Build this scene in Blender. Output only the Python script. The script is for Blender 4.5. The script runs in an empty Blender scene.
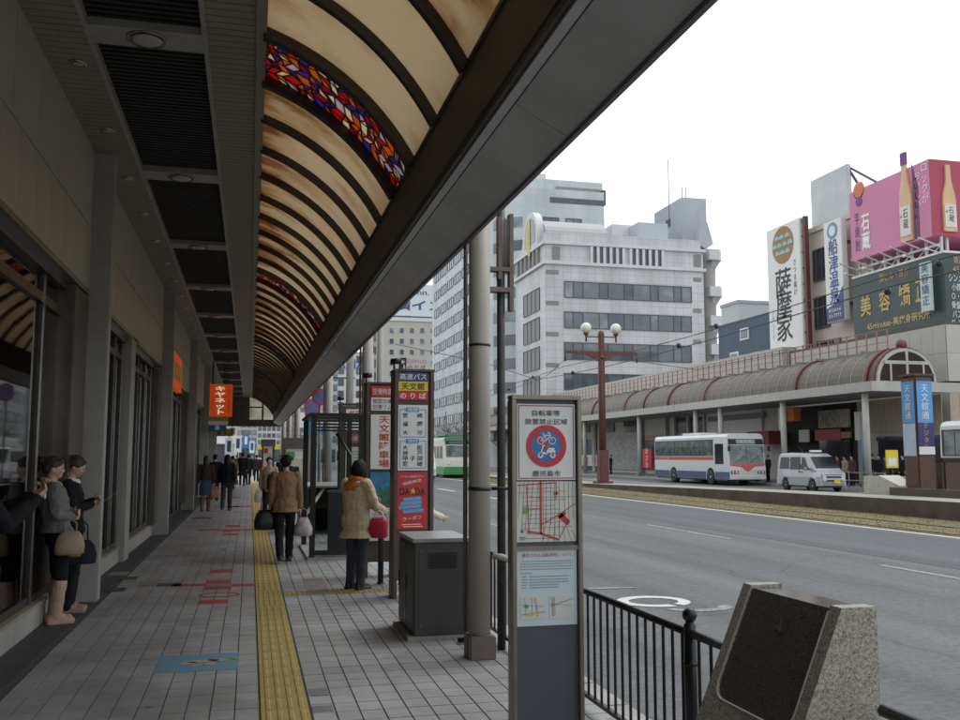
import bpy, bmesh, math, random
import numpy as np
from mathutils import Vector, Matrix
random.seed(7)
S = bpy.context.scene
COL = S.collection
R = math.radians
# ---------------------------------------------------------------- camera
FPX, CX, CY, EYE = 930.0, 480.0, 360.0, 1.6
VPX, VPY = 250.0, 456.0
PITCH = math.atan((VPY - CY) / FPX)
YAW = math.atan((CX - VPX) * math.cos(PITCH) / FPX)
cF = Vector((math.sin(YAW) * math.cos(PITCH), math.cos(YAW) * math.cos(PITCH), math.sin(PITCH)))
cR = Vector((math.cos(YAW), -math.sin(YAW), 0))
cU = cR.cross(cF)
cam = bpy.data.cameras.new('camera')
cam.sensor_width = 36
cam.lens = FPX / 960 * 36
cam.clip_start = .05
cam.clip_end = 3000
co = bpy.data.objects.new('camera', cam)
COL.objects.link(co)
mw = Matrix((cR, cU, -cF)).transposed().to_4x4()
mw.translation = (0, 0, EYE)
co.matrix_world = mw
S.camera = co
# ---------------------------------------------------------------- sky, sun, exposure
SUN_EL, SUN_AZ = R(58), R(65)          # azimuth from +Y towards +X
w = bpy.data.worlds.new('World')
S.world = w
w.use_nodes = True
nt = w.node_tree
bg = nt.nodes['Background']
sky = nt.nodes.new('ShaderNodeTexSky')
sky.sky_type = 'NISHITA'
sky.sun_disc = False
sky.sun_elevation = SUN_EL
sky.sun_rotation = SUN_AZ
sky.air_density = 1.0
sky.dust_density = 1.0
sky.ozone_density = 1.0
hs = nt.nodes.new('ShaderNodeHueSaturation')      # overcast: the cloud deck takes the blue out
hs.inputs['Saturation'].default_value = .10
nt.links.new(sky.outputs[0], hs.inputs['Color'])
ov = nt.nodes.new('ShaderNodeMix'); ov.data_type = 'RGBA'     # even white cloud over the clear-sky gradient
ov.inputs[0].default_value = .85
nt.links.new(hs.outputs[0], ov.inputs[6])
ov.inputs[7].default_value = (8.25, 8.75, 9.25, 1)
nt.links.new(ov.outputs[2], bg.inputs['Color'])
bg.inputs['Strength'].default_value = .14
sl = bpy.data.lights.new('sun', 'SUN')
sl.energy = 1.0
sl.angle = R(25)
sl.color = (1, .985, .96)
so = bpy.data.objects.new('sun', sl)
COL.objects.link(so)
sd = Vector((math.sin(SUN_AZ) * math.cos(SUN_EL), math.cos(SUN_AZ) * math.cos(SUN_EL), math.sin(SUN_EL)))
so.rotation_euler = sd.to_track_quat('Z', 'Y').to_euler()
so.location = (20, 0, 60)
S.view_settings.view_transform = 'Standard'
S.view_settings.look = 'None'
S.view_settings.gamma = 1
S.view_settings.use_curve_mapping = False
S.view_settings.exposure = 0.22
S.render.engine = 'CYCLES'
S.cycles.max_bounces = 8
S.cycles.transparent_max_bounces = 12
# ---------------------------------------------------------------- pixel (960x720 photo) -> place
def ray(x, y):
    return cF + cR * ((x - CX) / FPX) - cU * ((y - CY) / FPX)
def onZ(x, y, z=0.0):
    d = ray(x, y); return Vector((0, 0, EYE)) + d * ((z - EYE) / d.z)
def onX(x, y, X):
    d = ray(x, y); return Vector((0, 0, EYE)) + d * (X / d.x)
def onY(x, y, Y):
    d = ray(x, y); return Vector((0, 0, EYE)) + d * (Y / d.y)
# ---------------------------------------------------------------- materials
MATS = {}
def srgb(h):
    if isinstance(h, tuple): return h
    h = h.lstrip('#')
    v = [int(h[i:i + 2], 16) / 255 for i in (0, 2, 4)]
    return tuple(c / 12.92 if c <= .04045 else ((c + .055) / 1.055) ** 2.4 for c in v)
def M(name, col=None, rough=.6, metal=0.0, var=.12, scale=6.0, bump=0.0, bscale=60.0, emit=0.0, spec=.5, streak=0.0, coat=0.0, alpha=None):
    """Procedural principled material: two-scale noise varies the colour, optional relief, optional rain streaks."""
    if name in MATS: return MATS[name]
    m = bpy.data.materials.new(name); m.use_nodes = True
    t = m.node_tree; N = t.nodes; L = t.links
    b = N['Principled BSDF']
    c = srgb(col)
    tc = N.new('ShaderNodeTexCoord')
    ns = N.new('ShaderNodeTexNoise'); ns.inputs['Scale'].default_value = scale; ns.inputs['Detail'].default_value = 6; ns.inputs['Roughness'].default_value = .65
    src = tc.outputs['Object']
    if streak:
        mp = N.new('ShaderNodeMapping'); mp.inputs['Scale'].default_value = (1, 1, streak); L.new(src, mp.inputs[0]); src2 = mp.outputs[0]
    else: src2 = src
    L.new(src2, ns.inputs['Vector'])
    cr = N.new('ShaderNodeValToRGB')
    cr.color_ramp.elements[0].position = .3; cr.color_ramp.elements[1].position = .7
    cr.color_ramp.elements[0].color = (*[max(0, x * (1 - var)) for x in c], 1)
    cr.color_ramp.elements[1].color = (*[min(1, x * (1 + var)) for x in c], 1)
    L.new(ns.outputs['Fac'], cr.inputs[0]); L.new(cr.outputs[0], b.inputs['Base Color'])
    b.inputs['Roughness'].default_value = rough; b.inputs['Metallic'].default_value = metal
    b.inputs['Specular IOR Level'].default_value = spec
    if coat: b.inputs['Coat Weight'].default_value = coat; b.inputs['Coat Roughness'].default_value = .08
    if bump:
        n2 = N.new('ShaderNodeTexNoise'); n2.inputs['Scale'].default_value = bscale; n2.inputs['Detail'].default_value = 4
        L.new(src, n2.inputs['Vector'])
        bp = N.new('ShaderNodeBump'); bp.inputs['Strength'].default_value = bump; bp.inputs['Distance'].default_value = .01
        L.new(n2.outputs['Fac'], bp.inputs['Height']); L.new(bp.outputs[0], b.inputs['Normal'])
    if emit:
        b.inputs['Emission Color'].default_value = (*c, 1); b.inputs['Emission Strength'].default_value = emit
    MATS[name] = m
    return m
def nodes(name):
    m = bpy.data.materials.new(name); m.use_nodes = True
    MATS[name] = m
    return m, m.node_tree.nodes, m.node_tree.links, m.node_tree.nodes['Principled BSDF']
# ---------------------------------------------------------------- objects
ORG = {}
def thing(name, label, cat, loc=(0, 0, 0), rz=0.0, group=None, kind=None, scale=1.0):
    o = bpy.data.objects.new(name, None); COL.objects.link(o)
    o.empty_display_size = .2
    o.location = loc; o.rotation_euler = (0, 0, rz)
    if scale != 1.0: o.scale = (scale,) * 3
    tag(o, label, cat, group, kind or 'thing')
    ORG[o] = Vector(loc)
    return o
def tag(o, label=None, cat=None, group=None, kind=None):
    if label: o['label'] = label
    if cat: o['category'] = cat
    if group: o['group'] = group
    if kind: o['kind'] = kind
    return o
class MB:
    def __init__(s): s.v = []; s.f = []; s.sm = []
    def add(s, vs, fs, smooth=False):
        n = len(s.v); s.v += [tuple(v) for v in vs]
        s.f += [tuple(i + n for i in f) for f in fs]; s.sm += [smooth] * len(fs)
        return s
    def box(s, x0, x1, y0, y1, z0, z1):
        x0, x1 = sorted((x0, x1)); y0, y1 = sorted((y0, y1)); z0, z1 = sorted((z0, z1))
        return s.add([(x0, y0, z0), (x1, y0, z0), (x1, y1, z0), (x0, y1, z0), (x0, y0, z1), (x1, y0, z1), (x1, y1, z1), (x0, y1, z1)],
                     [(0, 3, 2, 1), (4, 5, 6, 7), (0, 1, 5, 4), (1, 2, 6, 5), (2, 3, 7, 6), (3, 0, 4, 7)])
    def cbox(s, c, d): return s.box(c[0] - d[0] / 2, c[0] + d[0] / 2, c[1] - d[1] / 2, c[1] + d[1] / 2, c[2] - d[2] / 2, c[2] + d[2] / 2)
    def bbox(s, x0, x1, y0, y1, z0, z1, b=.01):
        """box with chamfered edges"""
        x0, x1 = sorted((x0, x1)); y0, y1 = sorted((y0, y1)); z0, z1 = sorted((z0, z1))
        bm = bmesh.new(); bmesh.ops.create_cube(bm, size=1)
        for v in bm.verts:
            v.co = Vector((x0 if v.co.x < 0 else x1, y0 if v.co.y < 0 else y1, z0 if v.co.z < 0 else z1))
        bmesh.ops.bevel(bm, geom=bm.edges[:], offset=b, segments=2, affect='EDGES')
        return s.bm(bm)
    def bm(s, bm):
        bm.verts.index_update()
        s.add([v.co.copy() for v in bm.verts], [[v.index for v in f.verts] for f in bm.faces]); bm.free(); return s
    def prism(s, poly, axis, a, b, smooth=False):
        """poly: 2-D outline in the two other axes (order x,y,z without axis); extruded from a to b along axis"""
        n = len(poly)
        def P(p, t):
            return {'x': (t, p[0], p[1]), 'y': (p[0], t, p[1]), 'z': (p[0], p[1], t)}[axis]
        vs = [P(p, a) for p in poly] + [P(p, b) for p in poly]
        k = len(s.v); s.v += vs
        area = sum(poly[i][0] * poly[(i + 1) % n][1] - poly[(i + 1) % n][0] * poly[i][1] for i in range(n))
        flip = (area > 0) != (axis != 'y')
        if b < a: flip = not flip
        c0 = tuple(range(k, k + n)); c1 = tuple(range(k + n, k + 2 * n))
        s.f.append(c0 if flip else c0[::-1]); s.f.append(c1[::-1] if flip else c1); s.sm += [False, False]
        for i in range(n):
            j = (i + 1) % n; q = (k + i, k + j, k + n + j, k + n + i)
            s.f.append(q[::-1] if flip else q); s.sm.append(smooth)
        return s
    def tube(s, pts, r, seg=8, caps=True):
        pts = [Vector(p) for p in pts]; n = len(pts)
        rs = r if isinstance(r, (list, tuple)) else [r] * n
        k = len(s.v); u = None
        for i, p in enumerate(pts):
            d = (pts[min(i + 1, n - 1)] - pts[max(i - 1, 0)])
            d = d.normalized() if d.length > 1e-9 else Vector((0, 0, 1))
            if u is None: u = d.orthogonal().normalized()
            u = (u - d * u.dot(d)); u = u.normalized() if u.length > 1e-6 else d.orthogonal().normalized()
            w_ = d.cross(u)
            for j in range(seg):
                a = 2 * math.pi * j / seg
                s.v.append(tuple(p + (u * math.cos(a) + w_ * math.sin(a)) * rs[i]))
        for i in range(n - 1):
            for j in range(seg):
                a = k + i * seg + j; b = k + i * seg + (j + 1) % seg
                s.f.append((a, b, b + seg, a + seg)); s.sm.append(seg > 6)
        if caps:
            s.f.append(tuple(range(k + seg - 1, k - 1, -1))); s.f.append(tuple(range(k + (n - 1) * seg, k + n * seg))); s.sm += [False, False]
        return s
    def lathe(s, prof, c=(0, 0, 0), seg=16, axis='z'):
        """prof: list of (r, h)"""
        k = len(s.v); n = len(prof)
        for r, h in prof:
            for j in range(seg):
                a = 2 * math.pi * j / seg; x, y = r * math.cos(a), r * math.sin(a)
                v = {'z': (x, y, h), 'x': (h, x, y), 'y': (y, h, x)}[axis]
                s.v.append((v[0] + c[0], v[1] + c[1], v[2] + c[2]))
        for i in range(n - 1):
            for j in range(seg):
                a = k + i * seg + j; b = k + i * seg + (j + 1) % seg
                s.f.append((a, b, b + seg, a + seg)); s.sm.append(True)
        s.f.append(tuple(range(k + seg - 1, k - 1, -1))); s.f.append(tuple(range(k + (n - 1) * seg, k + n * seg))); s.sm += [False, False]
        return s
    def ball(s, c, r, seg=12, rings=8, sc=(1, 1, 1)):
        k = len(s.v)
        for i in range(1, rings):
            t = math.pi * i / rings
            for j in range(seg):
                a = 2 * math.pi * j / seg
                s.v.append((c[0] + r * sc[0] * math.sin(t) * math.cos(a), c[1] + r * sc[1] * math.sin(t) * math.sin(a), c[2] + r * sc[2] * math.cos(t)))
        top = len(s.v); s.v += [(c[0], c[1], c[2] + r * sc[2]), (c[0], c[1], c[2] - r * sc[2])]
        for i in range(rings - 2):
            for j in range(seg):
                a = k + i * seg + j; b = k + i * seg + (j + 1) % seg
                s.f.append((a, a + seg, b + seg, b)); s.sm.append(True)
        for j in range(seg):
            s.f.append((top, k + j, k + (j + 1) % seg)); s.sm.append(True)
            q = k + (rings - 2) * seg
            s.f.append((top + 1, q + (j + 1) % seg, q + j)); s.sm.append(True)
        return s
    def quadp(s, a, b, c, d): return s.add([a, b, c, d], [(0, 1, 2, 3)])
    def xf(s, m):
        s.v = [tuple(m @ Vector(v)) for v in s.v]; return s
    def mesh(s, name, mat, off=None):
        me = bpy.data.meshes.new(name)
        v = s.v if off is None else [(a - off[0], b - off[1], c - off[2]) for a, b, c in s.v]
        me.from_pydata(v, [], s.f); me.update()
        if any(s.sm): me.polygons.foreach_set('use_smooth', s.sm)
        me.materials.append(mat)
        return me
    def build(s, name, mat, parent=None, world=True):
        """world=True: vertices are world coordinates and are made local to the parent's base (things at rz=0)"""
        off = ORG[parent] if (parent is not None and world) else None
        o = bpy.data.objects.new(name, s.mesh(name, mat, off)); COL.objects.link(o)
        if parent is not None:
            o.parent = parent; ORG[o] = ORG[parent]
        else: ORG[o] = Vector((0, 0, 0))
        return o
def inst(mesh, name, loc, parent=None, rz=0, world=True, scale=None):
    o = bpy.data.objects.new(name, mesh); COL.objects.link(o)
    if parent is not None:
        o.parent = parent
        if world: loc = Vector(loc) - ORG[parent]
    o.location = loc
    if rz: o.rotation_euler = (0, 0, rz)
    if scale: o.scale = scale
    return o
def copy_tree(o, parent=None):
    c = o.copy(); COL.objects.link(c); c.parent = parent
    for ch in list(o.children): copy_tree(ch, c)
    return c
# ---------------------------------------------------------------- lettering (Blender's own font), turned to mesh at the end
TEXTS = []
def text(s, parent, c, right, up, h, mat, w=None, vertical=False, name='lettering', d=.004, bold=.0, world=True):
    """centre c, box height h and (optional) width w; lies in the plane right x up"""
    if vertical: s = '\n'.join(s)
    cu = bpy.data.curves.new('lettering', 'FONT'); cu.body = s
    cu.align_x = 'CENTER'; cu.resolution_u = 2; cu.offset = bold
    cu.space_line = 1.05
    to = bpy.data.objects.new('lettering_tmp', cu); COL.objects.link(to)
    TEXTS.append((to, name, parent, Vector(c), Vector(right).normalized(), Vector(up).normalized(), h, w, mat, d, world))
def finish_text():
    dg = bpy.context.evaluated_depsgraph_get(); dg.update()
    for to, name, parent, c, ri, up, h, w_, mat, d, world in TEXTS:
        me = bpy.data.meshes.new_from_object(to.evaluated_get(dg))
        n = len(me.vertices)
        if n:
            a = np.empty(n * 3); me.vertices.foreach_get('co', a); a = a.reshape(-1, 3)
            lo, hi = a.min(0), a.max(0); sz = np.maximum(hi - lo, 1e-6); a -= (lo + hi) / 2
            sy = h / sz[1]; sx = sy if w_ is None else w_ / sz[0]
            nrm = ri.cross(up)
            off = (ORG[parent] if world else Vector((0, 0, 0)))
            b = np.array(c - off + nrm * d) + np.outer(a[:, 0] * sx, ri) + np.outer(a[:, 1] * sy, up)
            me.vertices.foreach_set('co', b.ravel()); me.update()
            me.materials.clear(); me.materials.append(mat)
            o = bpy.data.objects.new(name, me); COL.objects.link(o); o.parent = parent
        cu = to.data; bpy.data.objects.remove(to); bpy.data.curves.remove(cu)
X_, Y_, Z_ = Vector((1, 0, 0)), Vector((0, 1, 0)), Vector((0, 0, 1))
# ================================================================ special materials
def mat_asphalt(name, base, patch=.12, seed=0.0):
    m, N, L, b = nodes(name)
    tc = N.new('ShaderNodeTexCoord')
    mp = N.new('ShaderNodeMapping'); mp.inputs['Location'].default_value = (seed, seed, 0); L.new(tc.outputs['Object'], mp.inputs[0])
    big = N.new('ShaderNodeTexNoise'); big.inputs['Scale'].default_value = .35; big.inputs['Detail'].default_value = 5
    mp2 = N.new('ShaderNodeMapping'); mp2.inputs['Scale'].default_value = (1.6, .25, 1); L.new(mp.outputs[0], mp2.inputs[0]); L.new(mp2.outputs[0], big.inputs[0])
    fine = N.new('ShaderNodeTexVoronoi'); fine.inputs['Scale'].default_value = 70; L.new(mp.outputs[0], fine.inputs[0])
    mid = N.new('ShaderNodeTexNoise'); mid.inputs['Scale'].default_value = 14; mid.inputs['Detail'].default_value = 8; mid.inputs['Roughness'].default_value = .8; L.new(mp.outputs[0], mid.inputs[0])
    cr = N.new('ShaderNodeValToRGB'); c = base
    cr.color_ramp.elements[0].position = .3; cr.color_ramp.elements[1].position = .72
    cr.color_ramp.elements[0].color = (*[x * (1 - patch) for x in c], 1); cr.color_ramp.elements[1].color = (*[x * (1 + patch) for x in c], 1)
    L.new(big.outputs['Fac'], cr.inputs[0])
    ad = N.new('ShaderNodeMix'); ad.data_type = 'RGBA'; ad.blend_type = 'MULTIPLY'; ad.inputs[0].default_value = 1
    cr2 = N.new('ShaderNodeValToRGB'); cr2.color_ramp.elements[0].position = .32; cr2.color_ramp.elements[1].position = .68
    cr2.color_ramp.elements[0].color = (.62, .62, .62, 1); cr2.color_ramp.elements[1].color = (1.35, 1.35, 1.33, 1)
    L.new(mid.outputs['Fac'], cr2.inputs[0])
    L.new(cr.outputs[0], ad.inputs[6]); L.new(cr2.outputs[0], ad.inputs[7])
    # polished wheel tracks along the lanes, oil between them, and cracks
    mp3 = N.new('ShaderNodeMapping'); mp3.inputs['Scale'].default_value = (1.3, .02, 1); L.new(mp.outputs[0], mp3.inputs[0])
    trk_ = N.new('ShaderNodeTexNoise'); trk_.inputs['Scale'].default_value = 1; trk_.inputs['Detail'].default_value = 5; L.new(mp3.outputs[0], trk_.inputs[0])
    tr2 = N.new('ShaderNodeValToRGB'); tr2.color_ramp.elements[0].position = .35; tr2.color_ramp.elements[1].position = .65; tr2.color_ramp.elements[0].color = (.80, .80, .80, 1); tr2.color_ramp.elements[1].color = (1.14, 1.14, 1.13, 1); L.new(trk_.outputs['Fac'], tr2.inputs[0])
    ds = N.new('ShaderNodeTexNoise'); ds.inputs['Scale'].default_value = 1.1; ds.inputs['Detail'].default_value = 6; L.new(mp.outputs[0], ds.inputs[0])
    dm = N.new('ShaderNodeMix'); dm.data_type = 'VECTOR'; dm.inputs[0].default_value = .35; L.new(mp.outputs[0], dm.inputs[4]); L.new(ds.outputs['Color'], dm.inputs[5])
    vc_ = N.new('ShaderNodeTexVoronoi'); vc_.feature = 'DISTANCE_TO_EDGE'; vc_.inputs['Scale'].default_value = .42; L.new(dm.outputs[1], vc_.inputs['Vector'])
    ck = N.new('ShaderNodeValToRGB'); ck.color_ramp.elements[0].position = .002; ck.color_ramp.elements[1].position = .009; ck.color_ramp.elements[0].color = (.80, .80, .80, 1); ck.color_ramp.elements[1].color = (1, 1, 1, 1); L.new(vc_.outputs['Distance'], ck.inputs[0])
    a2 = N.new('ShaderNodeMix'); a2.data_type = 'RGBA'; a2.blend_type = 'MULTIPLY'; a2.inputs[0].default_value = 1; L.new(ad.outputs[2], a2.inputs[6]); L.new(tr2.outputs[0], a2.inputs[7])
    a3 = N.new('ShaderNodeMix'); a3.data_type = 'RGBA'; a3.blend_type = 'MULTIPLY'; a3.inputs[0].default_value = 1 if seed == 0 else .3; L.new(a2.outputs[2], a3.inputs[6]); L.new(ck.outputs[0], a3.inputs[7]); L.new(a3.outputs[2], b.inputs['Base Color'])
    b.inputs['Roughness'].default_value = .85
    bp = N.new('ShaderNodeBump'); bp.inputs['Strength'].default_value = .5; bp.inputs['Distance'].default_value = .006
    L.new(fine.outputs['Distance'], bp.inputs['Height']); L.new(bp.outputs[0], b.inputs['Normal'])
    return m
def mat_tile(name, cols, rough=.55, perobj=True, grid=(.15, .25)):
    """stone-ware tile: colour differs from tile to tile (object random) plus speckle and dirt"""
    m, N, L, b = nodes(name)
    tc = N.new('ShaderNodeTexCoord'); geo = N.new('ShaderNodeNewGeometry')
    if perobj:
        oi = N.new('ShaderNodeObjectInfo'); rnd = oi.outputs['Random']
    else:
        rnd = geo.outputs['Random Per Island']
    cr = N.new('ShaderNodeValToRGB'); cr.color_ramp.interpolation = 'LINEAR'
    cr.color_ramp.elements[0].color = (*cols[0], 1); cr.color_ramp.elements[1].color = (*cols[-1], 1)
    for i, c in enumerate(cols[1:-1]):
        e = cr.color_ramp.elements.new((i + 1) / (len(cols) - 1)); e.color = (*c, 1)
    L.new(rnd, cr.inputs[0])
    ns = N.new('ShaderNodeTexNoise'); ns.inputs['Scale'].default_value = 1.3; ns.inputs['Detail'].default_value = 8; ns.inputs['Roughness'].default_value = .7
    L.new(geo.outputs['Position'], ns.inputs['Vector'])
    c2 = N.new('ShaderNodeValToRGB'); c2.color_ramp.elements[0].position = .32; c2.color_ramp.elements[1].position = .7
    c2.color_ramp.elements[0].color = (.7, .68, .66, 1); c2.color_ramp.elements[1].color = (1.12, 1.12, 1.12, 1)
    L.new(ns.outputs['Fac'], c2.inputs[0])
    mx = N.new('ShaderNodeMix'); mx.data_type = 'RGBA'; mx.blend_type = 'MULTIPLY'; mx.inputs[0].default_value = 1
    L.new(cr.outputs[0], mx.inputs[6]); L.new(c2.outputs[0], mx.inputs[7]); L.new(mx.outputs[2], b.inputs['Base Color'])
    gum = N.new('ShaderNodeTexVoronoi'); gum.inputs['Scale'].default_value = 2.3; gum.inputs['Randomness'].default_value = 1; L.new(geo.outputs['Position'], gum.inputs['Vector'])
    g2 = N.new('ShaderNodeValToRGB'); g2.color_ramp.elements[0].position = .05; g2.color_ramp.elements[1].position = .075; g2.color_ramp.elements[0].color = (.55, .55, .55, 1); g2.color_ramp.elements[1].color = (1, 1, 1, 1)
    L.new(gum.outputs['Distance'], g2.inputs[0])
    wet = N.new('ShaderNodeTexNoise'); wet.inputs['Scale'].default_value = .45; wet.inputs['Detail'].default_value = 9; wet.inputs['Distortion'].default_value = 1.2; L.new(geo.outputs['Position'], wet.inputs['Vector'])
    w2 = N.new('ShaderNodeValToRGB'); w2.color_ramp.elements[0].position = .36; w2.color_ramp.elements[1].position = .56; w2.color_ramp.elements[0].color = (.80, .80, .79, 1); w2.color_ramp.elements[1].color = (1, 1, 1, 1); L.new(wet.outputs['Fac'], w2.inputs[0])
    m3 = N.new('ShaderNodeMix'); m3.data_type = 'RGBA'; m3.blend_type = 'MULTIPLY'; m3.inputs[0].default_value = 1; L.new(mx.outputs[2], m3.inputs[6]); L.new(g2.outputs[0], m3.inputs[7])
    m4 = N.new('ShaderNodeMix'); m4.data_type = 'RGBA'; m4.blend_type = 'MULTIPLY'; m4.inputs[0].default_value = 1; L.new(m3.outputs[2], m4.inputs[6]); L.new(w2.outputs[0], m4.inputs[7]); L.new(m4.outputs[2], b.inputs['Base Color'])
    b.inputs['Roughness'].default_value = rough
    n2 = N.new('ShaderNodeTexNoise'); n2.inputs['Scale'].default_value = 90; L.new(geo.outputs['Position'], n2.inputs['Vector'])
    bp = N.new('ShaderNodeBump'); bp.inputs['Strength'].default_value = .15; bp.inputs['Distance'].default_value = .004
    L.new(n2.outputs['Fac'], bp.inputs['Height']); L.new(bp.outputs[0], b.inputs['Normal'])
    return m
def mat_granite(name, a, bcol, rough=.35, scale=140):
    m, N, L, b = nodes(name)
    tc = N.new('ShaderNodeTexCoord')
    vo = N.new('ShaderNodeTexVoronoi'); vo.inputs['Scale'].default_value = scale; L.new(tc.outputs['Object'], vo.inputs[0])
    ns = N.new('ShaderNodeTexNoise'); ns.inputs['Scale'].default_value = scale * .35; ns.inputs['Detail'].default_value = 6; L.new(tc.outputs['Object'], ns.inputs[0])
    cr = N.new('ShaderNodeValToRGB'); e = cr.color_ramp.elements
    e[0].position = .22; e[1].position = .72; e[0].color = (*[x * .12 for x in a], 1); e[1].color = (*bcol, 1)
    k = e.new(.42); k.color = (*a, 1)
    mx = N.new('ShaderNodeMix'); mx.data_type = 'RGBA'; mx.inputs[0].default_value = .55
    L.new(vo.outputs['Color'], mx.inputs[6]); L.new(ns.outputs['Fac'], mx.inputs[7]); L.new(mx.outputs[2], cr.inputs[0])
    L.new(cr.outputs[0], b.inputs['Base Color']); b.inputs['Roughness'].default_value = rough
    return m
def mat_glass(name, tint=(.75, .8, .78), ior=1.45, rough=.02, refl=(1, 1, 1)):
    m, N, L, b = nodes(name)
    N.remove(b)
    out = [n for n in N if n.type == 'OUTPUT_MATERIAL'][0]
    tr = N.new('ShaderNodeBsdfTransparent'); tr.inputs[0].default_value = (*tint, 1)
    gl = N.new('ShaderNodeBsdfGlossy'); gl.inputs['Roughness'].default_value = rough; gl.inputs['Color'].default_value = (*refl, 1)
    fr = N.new('ShaderNodeFresnel'); fr.inputs[0].default_value = ior
    tc = N.new('ShaderNodeTexCoord'); ns = N.new('ShaderNodeTexNoise'); ns.inputs['Scale'].default_value = 1.2; L.new(tc.outputs['Object'], ns.inputs[0])
    bp = N.new('ShaderNodeBump'); bp.inputs['Strength'].default_value = .04; bp.inputs['Distance'].default_value = .02; L.new(ns.outputs['Fac'], bp.inputs['Height'])
    L.new(bp.outputs[0], gl.inputs['Normal'])
    mx = N.new('ShaderNodeMixShader'); L.new(fr.outputs[0], mx.inputs[0]); L.new(tr.outputs[0], mx.inputs[1]); L.new(gl.outputs[0], mx.inputs[2]); L.new(mx.outputs[0], out.inputs[0])
    return m
def mat_translucent(name, cols, streak=True, refl=.25):
    """weathered translucent roofing: light passes through, stained along the curve"""
    m, N, L, b = nodes(name)
    out = [n for n in N if n.type == 'OUTPUT_MATERIAL'][0]
    geo = N.new('ShaderNodeNewGeometry')
    mp = N.new('ShaderNodeMapping'); mp.inputs['Scale'].default_value = (.9, 1.7, .9); L.new(geo.outputs['Position'], mp.inputs[0])
    ns = N.new('ShaderNodeTexNoise'); ns.inputs['Scale'].default_value = 1.5; ns.inputs['Detail'].default_value = 7; ns.inputs['Roughness'].default_value = .6; L.new(mp.outputs[0], ns.inputs[0])
    sx = N.new('ShaderNodeSeparateXYZ'); L.new(geo.outputs['Position'], sx.inputs[0])
    mr = N.new('ShaderNodeMapRange'); mr.inputs[1].default_value = 0.0; mr.inputs[2].default_value = .75; mr.inputs[3].default_value = -.16; mr.inputs[4].default_value = .10; L.new(sx.outputs['X'], mr.inputs[0])
    ad = N.new('ShaderNodeMath'); ad.operation = 'ADD'; L.new(ns.outputs['Fac'], ad.inputs[0]); L.new(mr.outputs[0], ad.inputs[1])
    oi = N.new('ShaderNodeObjectInfo'); rn = N.new('ShaderNodeMath'); rn.operation = 'MULTIPLY_ADD'; rn.inputs[1].default_value = .20; rn.inputs[2].default_value = -.11; L.new(oi.outputs['Random'], rn.inputs[0])
    a1 = N.new('ShaderNodeMath'); a1.operation = 'ADD'; L.new(ad.outputs[0], a1.inputs[0]); L.new(rn.outputs[0], a1.inputs[1]); ad = a1
    cr = N.new('ShaderNodeValToRGB'); e = cr.color_ramp.elements
    e[0].position = .28; e[1].position = .62; e[0].color = (*cols[0], 1); e[1].color = (*cols[2], 1); k = e.new(.43); k.color = (*cols[1], 1)
    L.new(ad.outputs[0], cr.inputs[0])
    tl = N.new('ShaderNodeBsdfTranslucent'); L.new(cr.outputs[0], tl.inputs[0])
    L.new(cr.outputs[0], b.inputs['Base Color']); b.inputs['Roughness'].default_value = .45
    mx = N.new('ShaderNodeMixShader'); mx.inputs[0].default_value = 1 - refl
    L.new(b.outputs[0], mx.inputs[1]); L.new(tl.outputs[0], mx.inputs[2]); L.new(mx.outputs[0], out.inputs[0])
    return m
def mat_panelgrid(name, col, gx=.9, gz=.6, joint=.55, rough=.5, axis='xz'):
    """far cladding whose pieces are too small to tell apart: fine joints by a brick texture"""
    m, N, L, b = nodes(name)
    tc = N.new('ShaderNodeTexCoord'); sp = N.new('ShaderNodeSeparateXYZ'); L.new(tc.outputs['Object'], sp.inputs[0])
    geo = N.new('ShaderNodeNewGeometry')
    ad = N.new('ShaderNodeMath'); ad.operation = 'ADD'; L.new(sp.outputs['X'], ad.inputs[0]); L.new(sp.outputs['Y'], ad.inputs[1])
    cb = N.new('ShaderNodeCombineXYZ'); L.new(ad.outputs[0], cb.inputs[0]); L.new(sp.outputs['Z'], cb.inputs[1])
    br = N.new('ShaderNodeTexBrick'); br.offset = 0; br.inputs['Scale'].default_value = 1
    br.inputs['Brick Width'].default_value = gx; br.inputs['Row Height'].default_value = gz; br.inputs['Mortar Size'].default_value = .035; br.inputs['Mortar Smooth'].default_value = .3
    c = srgb(col)
    br.inputs['Color1'].default_value = (*c, 1); br.inputs['Color2'].default_value = (*[x * .93 for x in c], 1); br.inputs['Mortar'].default_value = (*[x * joint for x in c], 1)
    L.new(cb.outputs[0], br.inputs[0])
    ns = N.new('ShaderNodeTexNoise'); ns.inputs['Scale'].default_value = .4; ns.inputs['Detail'].default_value = 8; mp = N.new('ShaderNodeMapping'); mp.inputs['Scale'].default_value = (1, 1, .3); L.new(tc.outputs['Object'], mp.inputs[0]); L.new(mp.outputs[0], ns.inputs[0])
    c2 = N.new('ShaderNodeValToRGB'); c2.color_ramp.elements[0].position = .35; c2.color_ramp.elements[1].position = .65; c2.color_ramp.elements[0].color = (.82, .82, .81, 1); c2.color_ramp.elements[1].color = (1.05, 1.05, 1.05, 1)
    L.new(ns.outputs['Fac'], c2.inputs[0])
    mx = N.new('ShaderNodeMix'); mx.data_type = 'RGBA'; mx.blend_type = 'MULTIPLY'; mx.inputs[0].default_value = 1
    L.new(br.outputs[0], mx.inputs[6]); L.new(c2.outputs[0], mx.inputs[7]); L.new(mx.outputs[2], b.inputs['Base Color'])
    b.inputs['Roughness'].default_value = rough
    return m
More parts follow.
